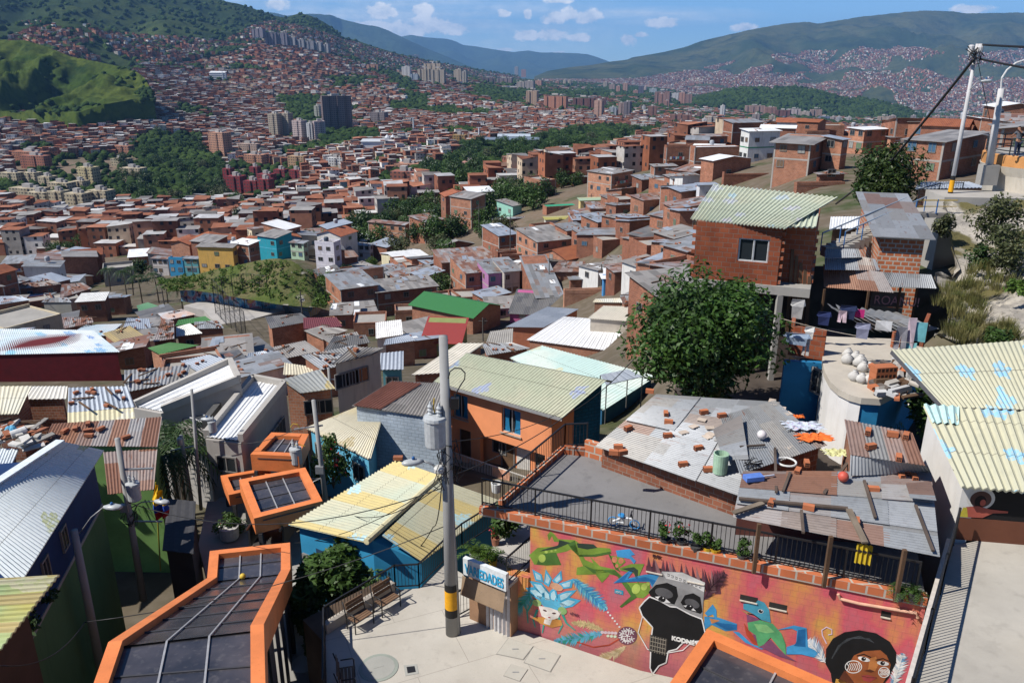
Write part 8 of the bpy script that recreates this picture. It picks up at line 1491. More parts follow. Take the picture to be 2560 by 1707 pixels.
for i,(f,x,y,r,fl_,lab)in enumerate([(n1_,1590,250,.42,(.5,.02,.03),'rose bush in a pot behind the terrace railing, leftmost'),(n1_,1745,270,.4,(.45,.02,.03),'rose bush in a pot behind the terrace railing, right of the first'),(n1_,1880,320,.3,None,'small dark pot plant left of the yellow potted one on the terrace'),(n2_,260,135,.32,None,'leafy plant in a yellow pot on the terrace'),(n2_,330,150,.26,None,'low dark pot plant right of the yellow pot on the terrace'),(n2_,585,210,.34,None,'pot plant alone in front of the terrace porch'),(n2_,2070,560,.42,None,'spiky plant at the right end of the terrace railing'),(n2_,2210,570,.42,None,'spiky plant nearest the stair fence on the terrace')]):
 potplant(U(*f(x,y),ZT+.12),r,lab,900+i,(.5,.33,.02)if 'yellow' in lab and 'left' not in lab else(.06,.06,.06),L_MID,'spiky' in lab,fl_,.17,.06)
SHK=empty('zinc_shack',U(*q3(800,500),ZT),'shack behind the terrace under a patchwork of grey and rusty zinc sheets','shack')
ZF=[zinc('grey',.8,0,s_)for s_ in(1.0,7.0)];ZRS=[zinc('rusty',.8,0,s_)for s_ in(2.0,5.0,9.0)]
def sheetpoly(f,q,zs,mat,pitch=.11,amp=.014,name='roof_sheet',par=SHK,rows=1,turn=False):
 W=[U(*f(x,y),z)for(x,y),z in zip(q,zs)];m=MB();m.corr(*(W[1:]+W[:1]if turn else W),pitch,amp,0,.012,rows);seg(name,m,mat,par);return W
s3=lambda x,y:(x,y)
RA=[(1491,1112),(1852,1238),(1950,1005),(1640,985)];zA_=(5.25,5.35,6.0,6.0)
def bil(q,a,b):return tuple((q[0][i]*(1-a)+q[1][i]*a)*(1-b)+(q[3][i]*(1-a)+q[2][i]*a)*b for i in range(2))
def patch(q,zs,a0,a1,b0,b1,dz,mat,**k):
 z=lambda a,b:(zs[0]*(1-a)+zs[1]*a)*(1-b)+(zs[3]*(1-a)+zs[2]*a)*b
 return sheetpoly(s3,[bil(q,a,b)for a,b in((a0,b0),(a1,b0),(a1,b1),(a0,b1))],[z(a,b)+dz for a,b in((a0,b0),(a1,b0),(a1,b1),(a0,b1))],mat,**k)
nr=random.Random(3);k=0
for i,(a0,a1)in enumerate(((0,.36),(.33,.69),(.66,1.0))):
 for j,(b0,b1)in enumerate(((0,.54),(.5,1.0))):k+=1;patch(RA,zA_,a0,a1,b0+nr.uniform(-.02,0),b1,.03*((i+j)%2)+.015*j,ZF[k%2],turn=True)
RB_=[(1850,1185),(2068,1112),(1938,1000),(1800,1040)];patch(RB_,(5.9,5.9,6.25,6.1),0,.55,0,1,.03,ZF[0]);patch(RB_,(5.9,5.9,6.25,6.1),.5,1,0,1,.07,ZF[1])
RC=[(1832,1292),(2350,1391),(2328,1180),(1858,1176)];zc_=(5.78,5.78,6.4,6.3);k=0
for j,(b0,b1)in enumerate(((0,.36),(.3,.7),(.64,1))):
 for i,(a0,a1)in enumerate(((0,.26),(.23,.5),(.47,.76),(.73,1))):k+=1;patch(RC,zc_,a0,a1,b0,b1,.028*j+.012*((i+j)%2),(ZRS+ZF)[[0,3,1,3,4,1,3,4,3,2,4,0][k-1]],turn=True)
RD_=[q3(1035,302),q3(1447,362),q3(1378,180),q3(1000,106)];zd_=(7.0,7.0,7.5,7.5)
for i,(a0,a1,mt)in enumerate(((0,.28,ZRS[0]),(.26,.55,ZF[0]),(.53,.8,ZRS[1]),(.78,1,ZRS[2]))):patch(RD_,zd_,a0,a1,0,1,.015*i,mt)
patch([q3(1030,420),q3(1480,400),q3(1447,355),q3(1035,300)],(6.4,6.4,6.95,6.95),0,1,0,1,.05,ZF[0]);patch([q3(270,160),q3(330,330),q3(470,330),q3(430,80)],(5.9,5.7,5.8,6.2),0,1,0,1,.22,ZF[1]);patch([q3(1340,460),q3(1365,540),q3(1510,555),q3(1480,450)],(6.35,6.3,6.3,6.35),0,1,0,1,.16,ZF[0])
m=MB();Q=[U(*RC[0],5.7),U(*RC[1],5.7),U(*RC[2],6.2),U(*RC[3],6.2)];bk_=[Q[3].lerp(Q[0],.3),Q[2].lerp(Q[1],.3)]
m.prism([(v.x,v.y)for v in(bk_[0],bk_[1],Q[2],Q[3])],ZT+.1,5.72);seg('wall',m,paint((.14,.05,.04),.2,.3),SHK);m=MB();QA=[U(*p,5.2)for p in RA];cA=sum(QA,Vector())/4;m.prism([(v.x,v.y)for v in[v.lerp(cA,.06)for v in QA]],0,5.05);seg('wall',m,BR2,SHK);QB=[U(*p,5.8)for p in RB_];cB=sum(QB,Vector())/4;m=MB();m.prism([(v.x,v.y)for v in[v.lerp(cB,.12)for v in QB]],0,5.7);seg('wall',m,BR2,SHK);QD=[U(*p,6.8)for p in RD_];cD=sum(QD,Vector())/4;m=MB();m.prism([(v.x,v.y)for v in[v.lerp(cD,.1)for v in QD]],0,6.75);seg('wall',m,BR2,SHK)
for x,y,yt in((500,930,690),(890,1005,755),(1290,1085,830)):p=U(*q3(x,y),ZT+.3);p=p-MN*.05;m=MB();m.bar(p+UP*1.42,Vector((p.x,p.y,ZT+.1)),.1,.1);seg('post',m,WOODD,SHK)
def zroof(px,py):
 g_=np.linspace(0,1,41);Aa,Bb=np.meshgrid(g_,g_)
 for q,zs in((RD_,zd_),(RC,zc_),(RB_,(5.9,5.9,6.25,6.1)),(RA,zA_)):
  if inpoly(np.array([px]),np.array([py]),q)[0]:
   X_,Y_=bil(q,Aa,Bb);k=np.argmin((X_-px)**2+(Y_-py)**2);a,b=Aa.ravel()[k],Bb.ravel()[k];return float((zs[0]*(1-a)+zs[1]*a)*(1-b)+(zs[3]*(1-a)+zs[2]*a)*b)+.05
 return 5.9
BRK=paint((.46,.155,.07),.12,.15);BRKD=paint((.04,.02,.015));nr=random.Random(6)
def hollow_brick(p,ang,label,up=False,s=.78):
 e=empty('brick',p,label,'brick','hollow bricks holding down the zinc roof');T=Matrix.Translation(p)@Matrix.Rotation(ang,4,'Z')@Matrix.Scale(s,4);m=MB();m.box(-.2,.2,-.1,.1,0,.2,0,T);seg('body',m,BRK,e);m=MB()
 for sx in(-1,1):
  for j in range(3):
   for k in range(2):y0,z0=-.085+j*.058,.02+k*.09;m.add([T@Vector((sx*.2015,y,z))for y,z in((y0,z0),(y0+.05,z0),(y0+.05,z0+.075),(y0,z0+.075))],[(0,1,2,3)if sx>0 else(3,2,1,0)])
 seg('holes',m,BRKD,e)
BL3=[(10,85),(25,130),(20,205),(220,75),(320,95),(190,275),(350,280),(105,365),(243,393),(740,405),(790,360),(1130,185),(1145,268),(1300,330),(1265,200),(1340,208),(1055,342),(1065,420),(1195,390),(1345,410),(1385,440),(1310,428),(1160,505),(595,580),(800,605),(1065,685)]
for x,y in BL3:px,py=q3(x,y);hollow_brick(U(px,py,zroof(px,py)-.03),nr.uniform(-.5,.5)if nr.random()<.6 else nr.uniform(.8,1.6),'orange hollow clay brick lying on the patchwork zinc roof')
for x,y in((2050,-40),(1930,165),(1875,268),(1850,300),(1900,300)):px,py=q2(x,y);hollow_brick(U(px,py,zroof(px,py)-.03),nr.uniform(-.5,1.2),'orange hollow clay brick lying on the patchwork zinc roof')
for x,y in((110,180),(165,147),(210,110),(240,205),(255,155),(260,190),(415,210),(610,20),(650,45),(688,75),(685,260),(600,5)):
 px,py=q3(x,y);p=U(px,py,zroof(px,py)-.02);T=Matrix.Translation(p)@Matrix.Rotation(nr.uniform(0,3),4,'Z');m=MB();m.box(-.16,.16,-.12,.12,0,.03,0,T);tag(m.build('tile',paint((.55,.46,.38))),'flat pale floor tile dropped on the zinc roof','tile','pale tiles on the zinc roof')
for a,b,w_,lab in(((615,265),(622,510),.1,'dark wooden beam lying down the zinc roof, left of the white hoop'),((700,400),(660,505),.1,'short dark beam below the orange brick on the zinc roof'),((1015,350),(890,512),.12,'dark plank slanting beside the red ball'),((1110,445),(1172,652),.1,'thin grey plank in the middle of the rusty sheets'),((1395,582),(1492,835),.1,'long grey plank at the right end of the rusty sheets'),((1025,605),(1115,790),.22,'wide weathered board hanging at the roof front edge'),((385,625),(550,570),.22,'rough board along the left corner of the rusty roof'),((762,610),(772,735),.1,'short board under the middle brick of the rusty roof'),((415,545),(1020,600),.16,'long dark gutter plank across the rusty roof'),((420,258),(560,248),.08,'blue ended stick on the grey zinc roof')):
 A_,B_=q3(*a),q3(*b);m=MB();m.bar(U(*A_,zroof(*A_)+.06),U(*B_,zroof(*B_)+.06),w_*.75,.06);tag(m.build('plank',paint((.10,.075,.06)if w_<.2 else(.2,.16,.12),.3,.4)),lab,'plank')
P3=lambda x,y:U(*q3(x,y),zroof(*q3(x,y))+.02)
ball(P3(540,215),.16,plain((.66,.62,.62),.5),'white ball on the grey zinc roof');ball(P3(990,450),.16,plain((.52,.09,.06),.5),'red ball on the rusty zinc roof')
p=P3(310,390);m=MB();m.lathe(p-UP*.06,[(.23,0),(.25,.68),(.22,.69),(.21,.1)],20);tag(m.build('water_drum',plain((.34,.50,.36),.5)),'pale green plastic drum standing on the zinc roof','drum')
p=P3(678,350);m=MB();m.tube([p+Vector((.3*math.cos(a),.3*math.sin(a),.05))for a in[2*PI*i/24 for i in range(25)]],.035,6);tag(m.build('hoop',plain((.66,.66,.64))),'white plastic hoop lying on the zinc roof','hoop')
p=P3(492,385);m=MB()
for k in range(30):m.tube([p+Vector((.3*math.cos(k*.9+t_)*math.sin(.4+k*.1),.3*math.sin(k*.9+t_),.2+.18*math.cos(t_*1.3+k)))for t_ in(0,.8,1.6)],.012,4)
tag(m.build('wire_heap',BLACK),'tangled heap of black wire on the zinc roof','wire');m=MB();p=P3(495,440);T=Matrix.Translation(p)@Matrix.Rotation(.2,4,'Z');m.box(-.28,.28,-.14,.14,0,.14,0,T);m.bar(p+Vector((.25,0,.1)),p+Vector((.65,.1,.1)),.04,.04,1);tag(m.build('toy',[plain((.10,.20,.55)),plain((.5,.52,.6))]),'broken blue plastic toy on the rusty roof','toy')
def cloth(p,rx,ry,mat,label,seed,h=.12,name='cloth'):
 m=MB();n=14
 for j in range(n):
  for i in range(n):
   V_=lambda i,j:p+Vector((rx*(i/n-.5)*2*(1+.25*math.sin(j*1.3+seed)),ry*(j/n-.5)*2*(1+.25*math.sin(i*1.7+seed)),h*(.6+.5*fbm(i*.5,j*.5,seed*1.7,3))))
   m.add([V_(i,j),V_(i+1,j),V_(i+1,j+1),V_(i,j+1)],[(0,1,2,3)])
 return tag(m.build(name,mat),label,'laundry')
cloth(P3(830,215),.55,.3,plain((.72,.16,.03),.9),'orange cloth drying on the edge of the zinc roof',1);cloth(P3(770,150),.6,.32,painted((.6,.6,.62),(.5,.55,.62),(.3,.3,.6),(.6,.3,.3),.25,.6,.1),'patterned pale sheet drying on the zinc roof',2);cloth(P3(960,300),.4,.25,plain((.55,.55,.28),.9),'pale yellow cloth crumpled on the zinc roof',3);cloth(P3(742,100),.2,.12,plain((.7,.16,.03),.9),'small orange cloth at the tip of the zinc roof',4)
p=U(*q3(1115,800),5.65);m=MB();m.add([p+MDIR*(.04*i-.2)+UP*(-.62*j)+MN*.03*math.sin(i*2)for j in(0,1)for i in range(11)],[(i,i+1,12+i,11+i)for i in range(10)]);tag(m.build('towel',plain((.5,.36,.02),.9)),'yellow towel hanging in the dark porch of the shack','laundry')
ZP=4.6
fa0,fa1=W3(1330,1800,ZP),W3(1600,806,ZP)
m=MB();m.slab([fa0,fa0+Vector((14,0,0)),fa1+Vector((14,4,0)),fa1],4.5);tag(m.build('upper_plaza',concrete((.40,.375,.33),name='upper_plaza_concrete',st=.5)),'pale stained concrete floor of the upper plaza at the right','plaza',kind='structure')
railing([fa0+(fa1-fa0)*t_ for t_ in(0,.33,.66,1)],1.25,'long black railing dividing the mural wall from the upper plaza',.13)
m=MB();d=(fa1-fa0).normalized();n=Vector((d.y,-d.x,0));m.bar(fa0-n*.12+UP*.1,fa1-n*.12+UP*.1,.12,.2);tag(m.build('kerb',plain((.55,.50,.45))),'cream kerb at the foot of the long black railing','kerb',kind='structure')
bench(W3(2060,1500,ZP),W3(1990,1330,ZP),'dark metal bench cut off by the right edge of the picture')
e=empty('painted_roof_house',W3(1650,805,ZP),'white and black walled house under yellow roofs painted with blue butterflies at the right','house')
RYM=painted((.47,.455,.33),(.445,.44,.33),(.14,.36,.62),(.28,.52,.66),1.7,.75,.2,name='yellow_butterfly_roof')
U0,U1=U(*k6(1488,978),8.5),U(*k6(1830,1352),7.35);U2,U3=U(*k6(3100,1400),7.35),U(*k6(3000,870),8.5);m=MB();m.corr(U1,U2,U3,U0,.22,.02,0,.05);seg('roof',m,RYM,e)
l0,l1=U(*k6(1695,1342),7.5),W3(1652,482,6.55);l2,l3=W3(2700,560,6.55),U(*k6(3100,1420),7.5);m=MB();m.corr(l1,l2,l3,l0,.27,.045,0,.05);seg('roof',m,RYM,e);m=MB();qa=l0 .lerp(l3,.17);qb=l1 .lerp(l2,.0);m.corr(l0 .lerp(l1,.25)+UP*.05,l0 .lerp(l1,.25).lerp(l3 .lerp(l2,.25),.13)+UP*.05,qa+UP*.05,l0+UP*.05,.27,.045);seg('patch_sheet',m,plain((.42,.60,.58),.7),e)
m=MB();m.bar(U0-UP*.08,U1-UP*.08,.06,.14);seg('gutter',m,plain((.10,.10,.11)),e)
w0,w1=l1+Vector((.25,.35,0)),l0+Vector((.25,.1,0));dn=(w1-w0);dn.z=0;L=dn.length;dn=dn.normalized();wn_r=Vector((dn.y,-dn.x,0))
m=MB();m.prism([(v.x,v.y)for v in(w0+wn_r*.4,w1+wn_r*.4,w1,w0)],0,[6.35,7.2,7.2,6.35]);seg('wall',m,streaky((.66,.65,.63),(.4,.36,.32),.3),e)
fr0=w0;fd=(l2-l1);fd.z=0;fd=fd.normalized();fn=Vector((fd.y,-fd.x,0));m=MB();m.prism([(v.x,v.y)for v in(fr0,fr0+fd*12,fr0+fd*12-fn*.3,fr0-fn*.3)],ZP,ZP+.75);seg('wall',m,paint((.15,.055,.03),.1,.2),e);m=MB();m.prism([(v.x,v.y)for v in(fr0-fn*.01,fr0+fd*12-fn*.01,fr0+fd*12-fn*.3,fr0-fn*.3)],ZP+.75,6.4);seg('wall',m,paint((.009,.008,.009),.3,.1),e)
fp=lambda u,v,o=.004:fr0+fd*u+UP*(ZP+v-fr0 .z+fr0 .z-fr0 .z)+fn*o if 0 else Vector((fr0 .x,fr0 .y,ZP))+fd*u+UP*v+fn*o
m=MB();m.add([fp(.55+.38*math.cos(a),1.42+.36*math.sin(a))for a in[2*PI*i/24 for i in range(24)]],[tuple(range(24))]);m.add([fp(.55+.29*math.cos(a),1.40+.27*math.sin(a),.006)for a in[2*PI*i/24 for i in range(24)]],[tuple(range(24))],1);m.add([fp(.55+.16*math.cos(a),1.33+.2*math.sin(a),.009)for a in[2*PI*i/16 for i in range(16)]],[tuple(range(16))],2);m.add([fp(x,y,.012)for x,y in((.12,.78),(.2,1.12),(.5,1.18),(.85,1.1),(1.35,1.08),(1.35,1.02),(.95,.98),(.7,.8))],[tuple(range(8))],3);m.add([fp(x,y,.014)for x,y in((.05,.78),(.12,1.1),(.22,1.1),(.3,.78))],[(0,1,2,3)],4);m.add([fp(.62+.08*math.cos(a),1.3+.11*math.sin(a),.015)for a in[2*PI*i/12 for i in range(12)]],[tuple(range(12))],3)
seg('mural_shape',m,[paint((.62,.6,.56)),paint((.10,.05,.04)),paint((.015,.01,.01)),paint((.42,.10,.07)),paint((.5,.42,.05))],e)
C=UY(1941,714,36.0);a_=R(22);fx=Vector((-math.cos(a_),math.sin(a_),0));ry=Vector((math.sin(a_),math.cos(a_),0));fnn=-ry;T_=C+UP*2;Lf2=solve_len(T_,fx,1739);Lr=solve_len(T_,ry,2070)or 7
e=empty('brick_house',C,'tall red brick house with pale green painted corrugated roof behind the mango tree','house');BH=brick((.36,.11,.052),(.27,.078,.04),(.22,.18,.15),.42,.23,.012,name='hollow_brick');H2=2.75
u_=lambda px:solve_len(T_,fx,px);ul,ur=u_(1660+A*490),u_(1660+A*690);zt_w,zb_w=zat(C+fx*(ul+ur)/2,500+A*255),zat(C+fx*(ul+ur)/2,500+A*405)
facade(C+fx*Lf2,-fx,fnn,Lf2,C.z,C.z+H2,.2,[(Lf2-ul,Lf2-ur,zb_w-C.z,zt_w-C.z)],BH,'wall',e)
m=MB();m.prism([(v.x,v.y)for v in(C+fx*Lf2+ry*.21,C+ry*.21,C+ry*Lr,C+fx*Lf2+ry*Lr)],C.z,C.z+H2);m.prism([(v.x,v.y)for v in(C+ry*.8-fx*.01,C+ry*.8-fx*1.4,C+ry*Lr-fx*1.4,C+ry*Lr-fx*.01)],C.z-.2,C.z+H2-.1);seg('wall',m,BH,e)
w0_,w1_=C+fx*ul+ry*.08,C+fx*ur+ry*.08;V2=lambda p,z:Vector((p.x,p.y,z));m=MB()
for f in(.02,.5,.98):p=w0_.lerp(w1_,f);m.bar(V2(p,zb_w),V2(p,zt_w),.07,.07)
m.bar(V2(w0_,zb_w+.03),V2(w1_,zb_w+.03),.07,.06);m.bar(V2(w0_,zt_w-.03),V2(w1_,zt_w-.03),.07,.06);o=seg('window',m,plain((.55,.56,.56),.4),e);m=MB();m.quad(V2(w0_,zb_w)+ry*.05,V2(w1_,zb_w)+ry*.05,V2(w1_,zt_w)+ry*.05,V2(w0_,zt_w)+ry*.05);seg('pane',m,GLASS,o)
m=MB()
for p,d_ in((C+fx*Lf2,fx),(C-fx*.0,-fx),(C+ry*.8-fx*1.4,-fx)):
 for k in range(7):q=V2(p,C.z+.15+k*.38)+ry*.12;m.bar(q,q+d_*.16,.16,.17)
seg('toothed_brick_end',m,BH,e)
m=MB();m.prism([(v.x,v.y)for v in(C+fx*(Lf2+.1)-ry*.1,C-ry*.1-fx*1.5,C+ry*Lr-fx*1.5,C+ry*Lr+fx*Lf2)],C.z-.42,C.z-.003);seg('floor_slab',m,CONC,e);m=MB();m.prism([(v.x,v.y)for v in(C+fx*Lf2+ry*1.2,C-fx*1.4+ry*1.2,C-fx*1.4+ry*Lr,C+fx*Lf2+ry*Lr)],2,C.z-.43);seg('lower_wall',m,paint((.045,.032,.028),.3,.3),e)
for f in(-.2,1.6,Lf2-.2):m=MB();m.bar(V2(C+fx*f,C.z-.43),V2(C+fx*f,3.5),.25,.25);seg('column',m,CONC,e)
m=MB()
for k in range(5):p=C-fx*(.7+k*.22)+ry*.7;m.bar(V2(p,5.4),V2(p+fx*.2+ry*.1,C.z+1.6-k*.3),.16,.05)
seg('leaning_planks',m,WOODD,e)
GR_=painted((.43,.47,.37),(.49,.49,.37),(.38,.52,.58),(.52,.50,.54),1.3,.6,.3,name='green_corrugated');ra0=[(1660+A*x,A*y)for x,y in((172,1428),(800,1490),(1135,1290),(325,1203))];re=C.z+H2+.05;Rq=[U(*ra0[0],re),U(*ra0[1],re),U(*ra0[2],re+1.0),U(*ra0[3],re+1.0)]
m=MB();m.corr(*Rq,.24,.045,0,.05,1);x0,x1=U(1660+A*800,A*1480,re+.03),U(1660+A*993,A*1484,re+.03);y1,y0=U(1660+A*1015,A*1372,re+.5),U(1660+A*850,A*1370,re+.5);m.corr(x0,x1,y1,y0,.24,.045,0,.05);seg('roof',m,GR_,e)
def big_tree(c,r,tb,label,n,seed,sq=1.0,size=.17,bright=L_MID):
 e=empty('mango_tree',tb,label,'tree')
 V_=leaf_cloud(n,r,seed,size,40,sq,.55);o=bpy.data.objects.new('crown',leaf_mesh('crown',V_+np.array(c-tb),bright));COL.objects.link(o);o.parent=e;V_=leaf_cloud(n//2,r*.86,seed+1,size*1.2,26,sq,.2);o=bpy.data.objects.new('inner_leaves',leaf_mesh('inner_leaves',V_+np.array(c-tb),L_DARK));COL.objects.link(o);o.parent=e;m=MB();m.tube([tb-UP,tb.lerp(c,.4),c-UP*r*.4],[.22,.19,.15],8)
 for k in range(6):a=k*1.05;m.tube([tb.lerp(c,.45),c+Vector((math.cos(a)*r*.35,math.sin(a)*r*.35,-r*.2)),c+Vector((math.cos(a)*r*.7,math.sin(a)*r*.7,r*.15))],[.12,.08,.03],6)
 seg('trunk',m,BARK,e)
LM_=leafmat((.020,.058,.010),(.065,.13,.022),.22,'mango_leaves',2.2)
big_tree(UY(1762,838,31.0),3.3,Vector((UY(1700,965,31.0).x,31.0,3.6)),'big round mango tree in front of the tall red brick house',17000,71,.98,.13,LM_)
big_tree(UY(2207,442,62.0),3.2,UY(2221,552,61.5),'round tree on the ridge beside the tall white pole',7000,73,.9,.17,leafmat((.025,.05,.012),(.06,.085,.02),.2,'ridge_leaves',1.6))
m=MB();m.slab([Vector(v)for v in((5.0,26,3.6),(18,23.5,3.6),(20,44,3.6),(10.2,44,3.6),(7.2,33,3.6))],5);tag(m.build('yard',paint((.07,.055,.045),.3,.3)),'dark earth yard under the mango tree','yard',kind='structure')
e=empty('patio_house',U(*k6(1030,1500),3.6),'white round-cornered house with a cluttered open roof patio and deep blue side wall','house');ZY=6.5;ed=[U(*k6(x,y),ZY)for x,y in((1035,1055),(1050,1120),(1085,1185),(1140,1235),(1210,1270),(1290,1292))];rest=[U(*k6(x,y),ZY)for x,y in((1420,1300),(1560,1230),(1650,1130),(1760,980),(1480,905),(1040,890))]
m=MB();m.slab(ed+rest,.25);seg('patio_floor',m,concrete((.46,.42,.36),name='patio_concrete'),e);cen=sum(ed+rest,Vector())/len(ed+rest);m=MB();m.prism([(v.x,v.y)for v in[v.lerp(cen,.03)for v in ed]]+[(cen.x,cen.y)],2,ZY-.26);seg('wall',m,streaky((.68,.67,.66),(.45,.38,.34),.25),e);m=MB();m.prism([(v.x,v.y)for v in[v.lerp(cen,.05)for v in[ed[-1]]+rest[:5]]],2,ZY-.26);seg('wall',m,paint((.02,.20,.40)),e)
b0_,b1_=U(*k6(788,1052),6.3),U(*k6(1036,1066),6.3);lowwall(b0_,b1_,2.5,6.3,.25,'wall',paint((.015,.17,.36),.12,.15),e);opening(e,ed[0]+Vector((-.05,-.0,-.9)),Vector((-.9,-.4,0)),.8,1.1)
for(x0,y0,x1,y1,h)in((835,985,1040,1020,1.1),(835,985,850,890,1.3),(1490,965,1600,960,.7),(1690,960,1720,880,1.0)):lowwall(U(*k6(x0,y0),ZY),U(*k6(x1,y1),ZY),ZY-.2,ZY+h,.15,'brick_parapet',BH,e)
m=MB();p=U(*k6(930,1400),3.6)
for k in range(9):a=.6+k*.33;q=p+UP*(.3*k+.3);m.bar(q,q+Vector((math.cos(a),math.sin(a),0))*.9,.28,.05)
m.tube([p,p+UP*3],.05,8);st_o=empty('spiral_stairs',p,'small spiral of wooden steps before the deep blue wall','stairs');seg('steps',m,paint((.33,.26,.2)),st_o)
rr=random.Random(44)
def lump(p,r,mat,label,name,cat,group=None,sq=.95):
 V_=IV*np.array([r,r*.8,r*sq]);V_=V_*(1+.3*np.array([fbm(v[0]*3,v[1]*3,v[2]*3+p[0])for v in IV]))[:,None];m=MB();m.add([Vector(v)+p+UP*r*sq*.8 for v in V_],[tuple(f)for f in IF]);m.tube([p+UP*r*sq*1.5,p+UP*r*sq*1.9],[r*.3,r*.42],7);return tag(m.build(name,mat,None,True),label,cat,group)
for i,(x,y)in enumerate([(1195,1070),(1250,1060),(1280,1090),(1240,1180),(1300,1120),(1290,1195),(1345,1200),(1340,1120),(1200,1030)]):lump(U(*k6(x,y),ZY),rr.uniform(.22,.3),plain((.50,.49,.47),.9),'knotted white rubble sack piled on the patio of the round-cornered house','sack','sack','white sacks on the patio')
p=U(*k6(1415,1235),ZY);e2=empty('brick_stack',p,'neat stack of hollow orange bricks beside the white sacks','bricks')
for k in range(4):m=MB();T=Matrix.Translation(p)@Matrix.Rotation(.15,4,'Z');m.box(-.42,.42,-.22,.22,k*.24,k*.24+.225,0,T);[m.add([T@Vector((-.38+i*.16,-.2215,k*.24+.05)),T@Vector((-.27+i*.16,-.2215,k*.24+.05)),T@Vector((-.27+i*.16,-.2215,k*.24+.18)),T@Vector((-.38+i*.16,-.2215,k*.24+.18))],[(0,1,2,3)],1)for i in range(5)];seg('brick_layer',m,[BRK,BRKD],e2)
m=MB()
for k in range(60):p=U(*k6(rr.uniform(1400,1640),rr.uniform(1050,1290)),ZY+rr.uniform(.05,.4));T=Matrix.Translation(p)@Matrix.Rotation(rr.uniform(0,3),4,'Z')@Matrix.Rotation(rr.uniform(-.5,.5),4,'X');l=rr.uniform(.1,.5);m.box(-l,l,-.08,.1,0,rr.uniform(.04,.2),k%5,T)
tag(m.build('rubble',[BRK,paint((.45,.42,.38)),WOODD,paint((.5,.5,.5)),paint((.12,.1,.09))]),'mixed rubble, broken bricks and boards at the corner of the patio','rubble',kind='stuff')
palm(U(*k6(1400,1520),4.2),.7,'low yellow-green fan palm at the foot of the white curved wall',90,1.3,None,22,L_BRIGHT)
for i,(x,y,z,r)in enumerate(((1690,1500,5,.7),(1640,1400,5.4,.6),(1730,1560,4.8,.7),(1700,1300,6,.5))):shrub(U(*k6(x,y),z),r,'flowering garden shrub beside the white wall, '+('with white blooms','uppermost but one','nearest the rusty roof','under the yellow roof edge')[i],500,800+i,L_MID,.1,((.6,.58,.55),14))
def garment(p,d,w_,h,mat,label,kind='shirt'):
 m=MB();prof={'shirt':[(-.5,0),(.5,0),(.62,-.3),(.46,-.36),(.42,-1),(-.42,-1),(-.46,-.36),(-.62,-.3)],'trousers':[(-.4,0),(.4,0),(.46,-1),(.1,-1),(.0,-.35),(-.1,-1),(-.46,-1)],'sheet':[(-.5,0),(.5,0),(.5,-1),(-.5,-1)]}[kind];n=Vector((d.y,-d.x,0))
 vs=[p+d*x*w_+UP*y*h+n*(.05*math.sin(x*9+y*4))for x,y in prof];vs2=[v+n*.03 for v in vs];k=len(vs);m.add(vs+vs2,[tuple(range(k-1,-1,-1)),tuple(range(k,2*k))]+[(i,(i+1)%k,k+(i+1)%k,k+i)for i in range(k)]);tag(m.build('laundry',mat),label,'laundry')
ca,cb=U(*k6(760,772),8.0),U(*k6(1640,935),7.6);cable([ca,cb],.012,'pale clothes line stretched over the patio',.15,'clothes_line',None,10,plain((.5,.45,.38)));cd=(cb-ca);cd.z=0;cd=cd.normalized()
CLS=[(870,870,.9,.5,(.30,.38,.5),'shirt','light blue shirt heaped on the brick parapet'),(955,830,.34,.55,(.66,.66,.64),'shirt','white shirt hanging on the clothes line over the brick parapet'),(935,900,.3,.75,(.45,.44,.43),'trousers','grey trousers hanging over the brick parapet'),(1305,805,.5,.65,(.25,.26,.36),'shirt','navy and white striped shirt in the middle of the clothes line'),(1560,830,.5,.95,(.22,.22,.25),'trousers','grey work trousers at the right of the clothes line'),(1630,770,.3,1.3,(.62,.50,.55),'sheet','long pink patterned cloth at the right of the clothes line'),(1680,800,.5,.8,(.15,.42,.46),'sheet','turquoise towel at the right end of the clothes line'),(1600,930,.6,.5,(.20,.48,.50),'sheet','aqua towel hung low on the short brick wall'),(880,650,.5,.85,(.42,.42,.42),'shirt','checked grey shirt hanging in the dark doorway of the brick house'),(1050,730,.5,.6,(.02,.03,.10),'shirt','navy shirt hung before the scrap metal'),(1210,690,.6,.6,(.02,.03,.08),'shirt','dark blue jacket hung under the zinc lean-to'),(1280,715,.4,.35,(.40,.02,.14),'sheet','magenta cloth under the zinc lean-to'),(1170,725,.4,.5,(.55,.42,.48),'trousers','pink patterned trousers under the zinc lean-to'),(1440,790,.6,.4,(.62,.62,.62),'sheet','white cloth thrown on the scrap metal heap')]
for x,y,w_,h,colr,kd,lab in CLS:garment(UY(*k6(x,y),30.4 if y>760 else 32.5),cd,w_,h,paint(colr,.2,.1,.95,0,3.0),lab,kd)
e=empty('lean_to',U(*k6(1300,760),ZY),'dark lean-to of scrap zinc sheets behind the patio','shack')
for q,zs,mt in(([(1045,570),(1500,605),(1430,470),(1040,420)],(8.1,8.1,8.9,8.9),ZRS[1]),([(1330,560),(1785,578),(1750,488),(1400,470)],(8.2,8.2,8.7,8.7),ZF[0]),([(1050,455),(1410,460),(1380,385),(1050,330)],(8.9,8.9,9.4,9.4),ZF[1]),([(1050,380),(1290,375),(1270,320),(1060,318)],(9.4,9.4,9.7,9.7),ZF[0])):sheetpoly(k6,q,zs,mt,.1,.015,'roof_sheet',e)
for x,y in((1560,570),(1670,570),(1350,600),(1060,590)):p=U(*k6(x,y),8.1)+Vector((0,.2,0));m=MB();m.bar(p,V2(p,ZY),.09,.09);seg('post',m,WOODD,e)
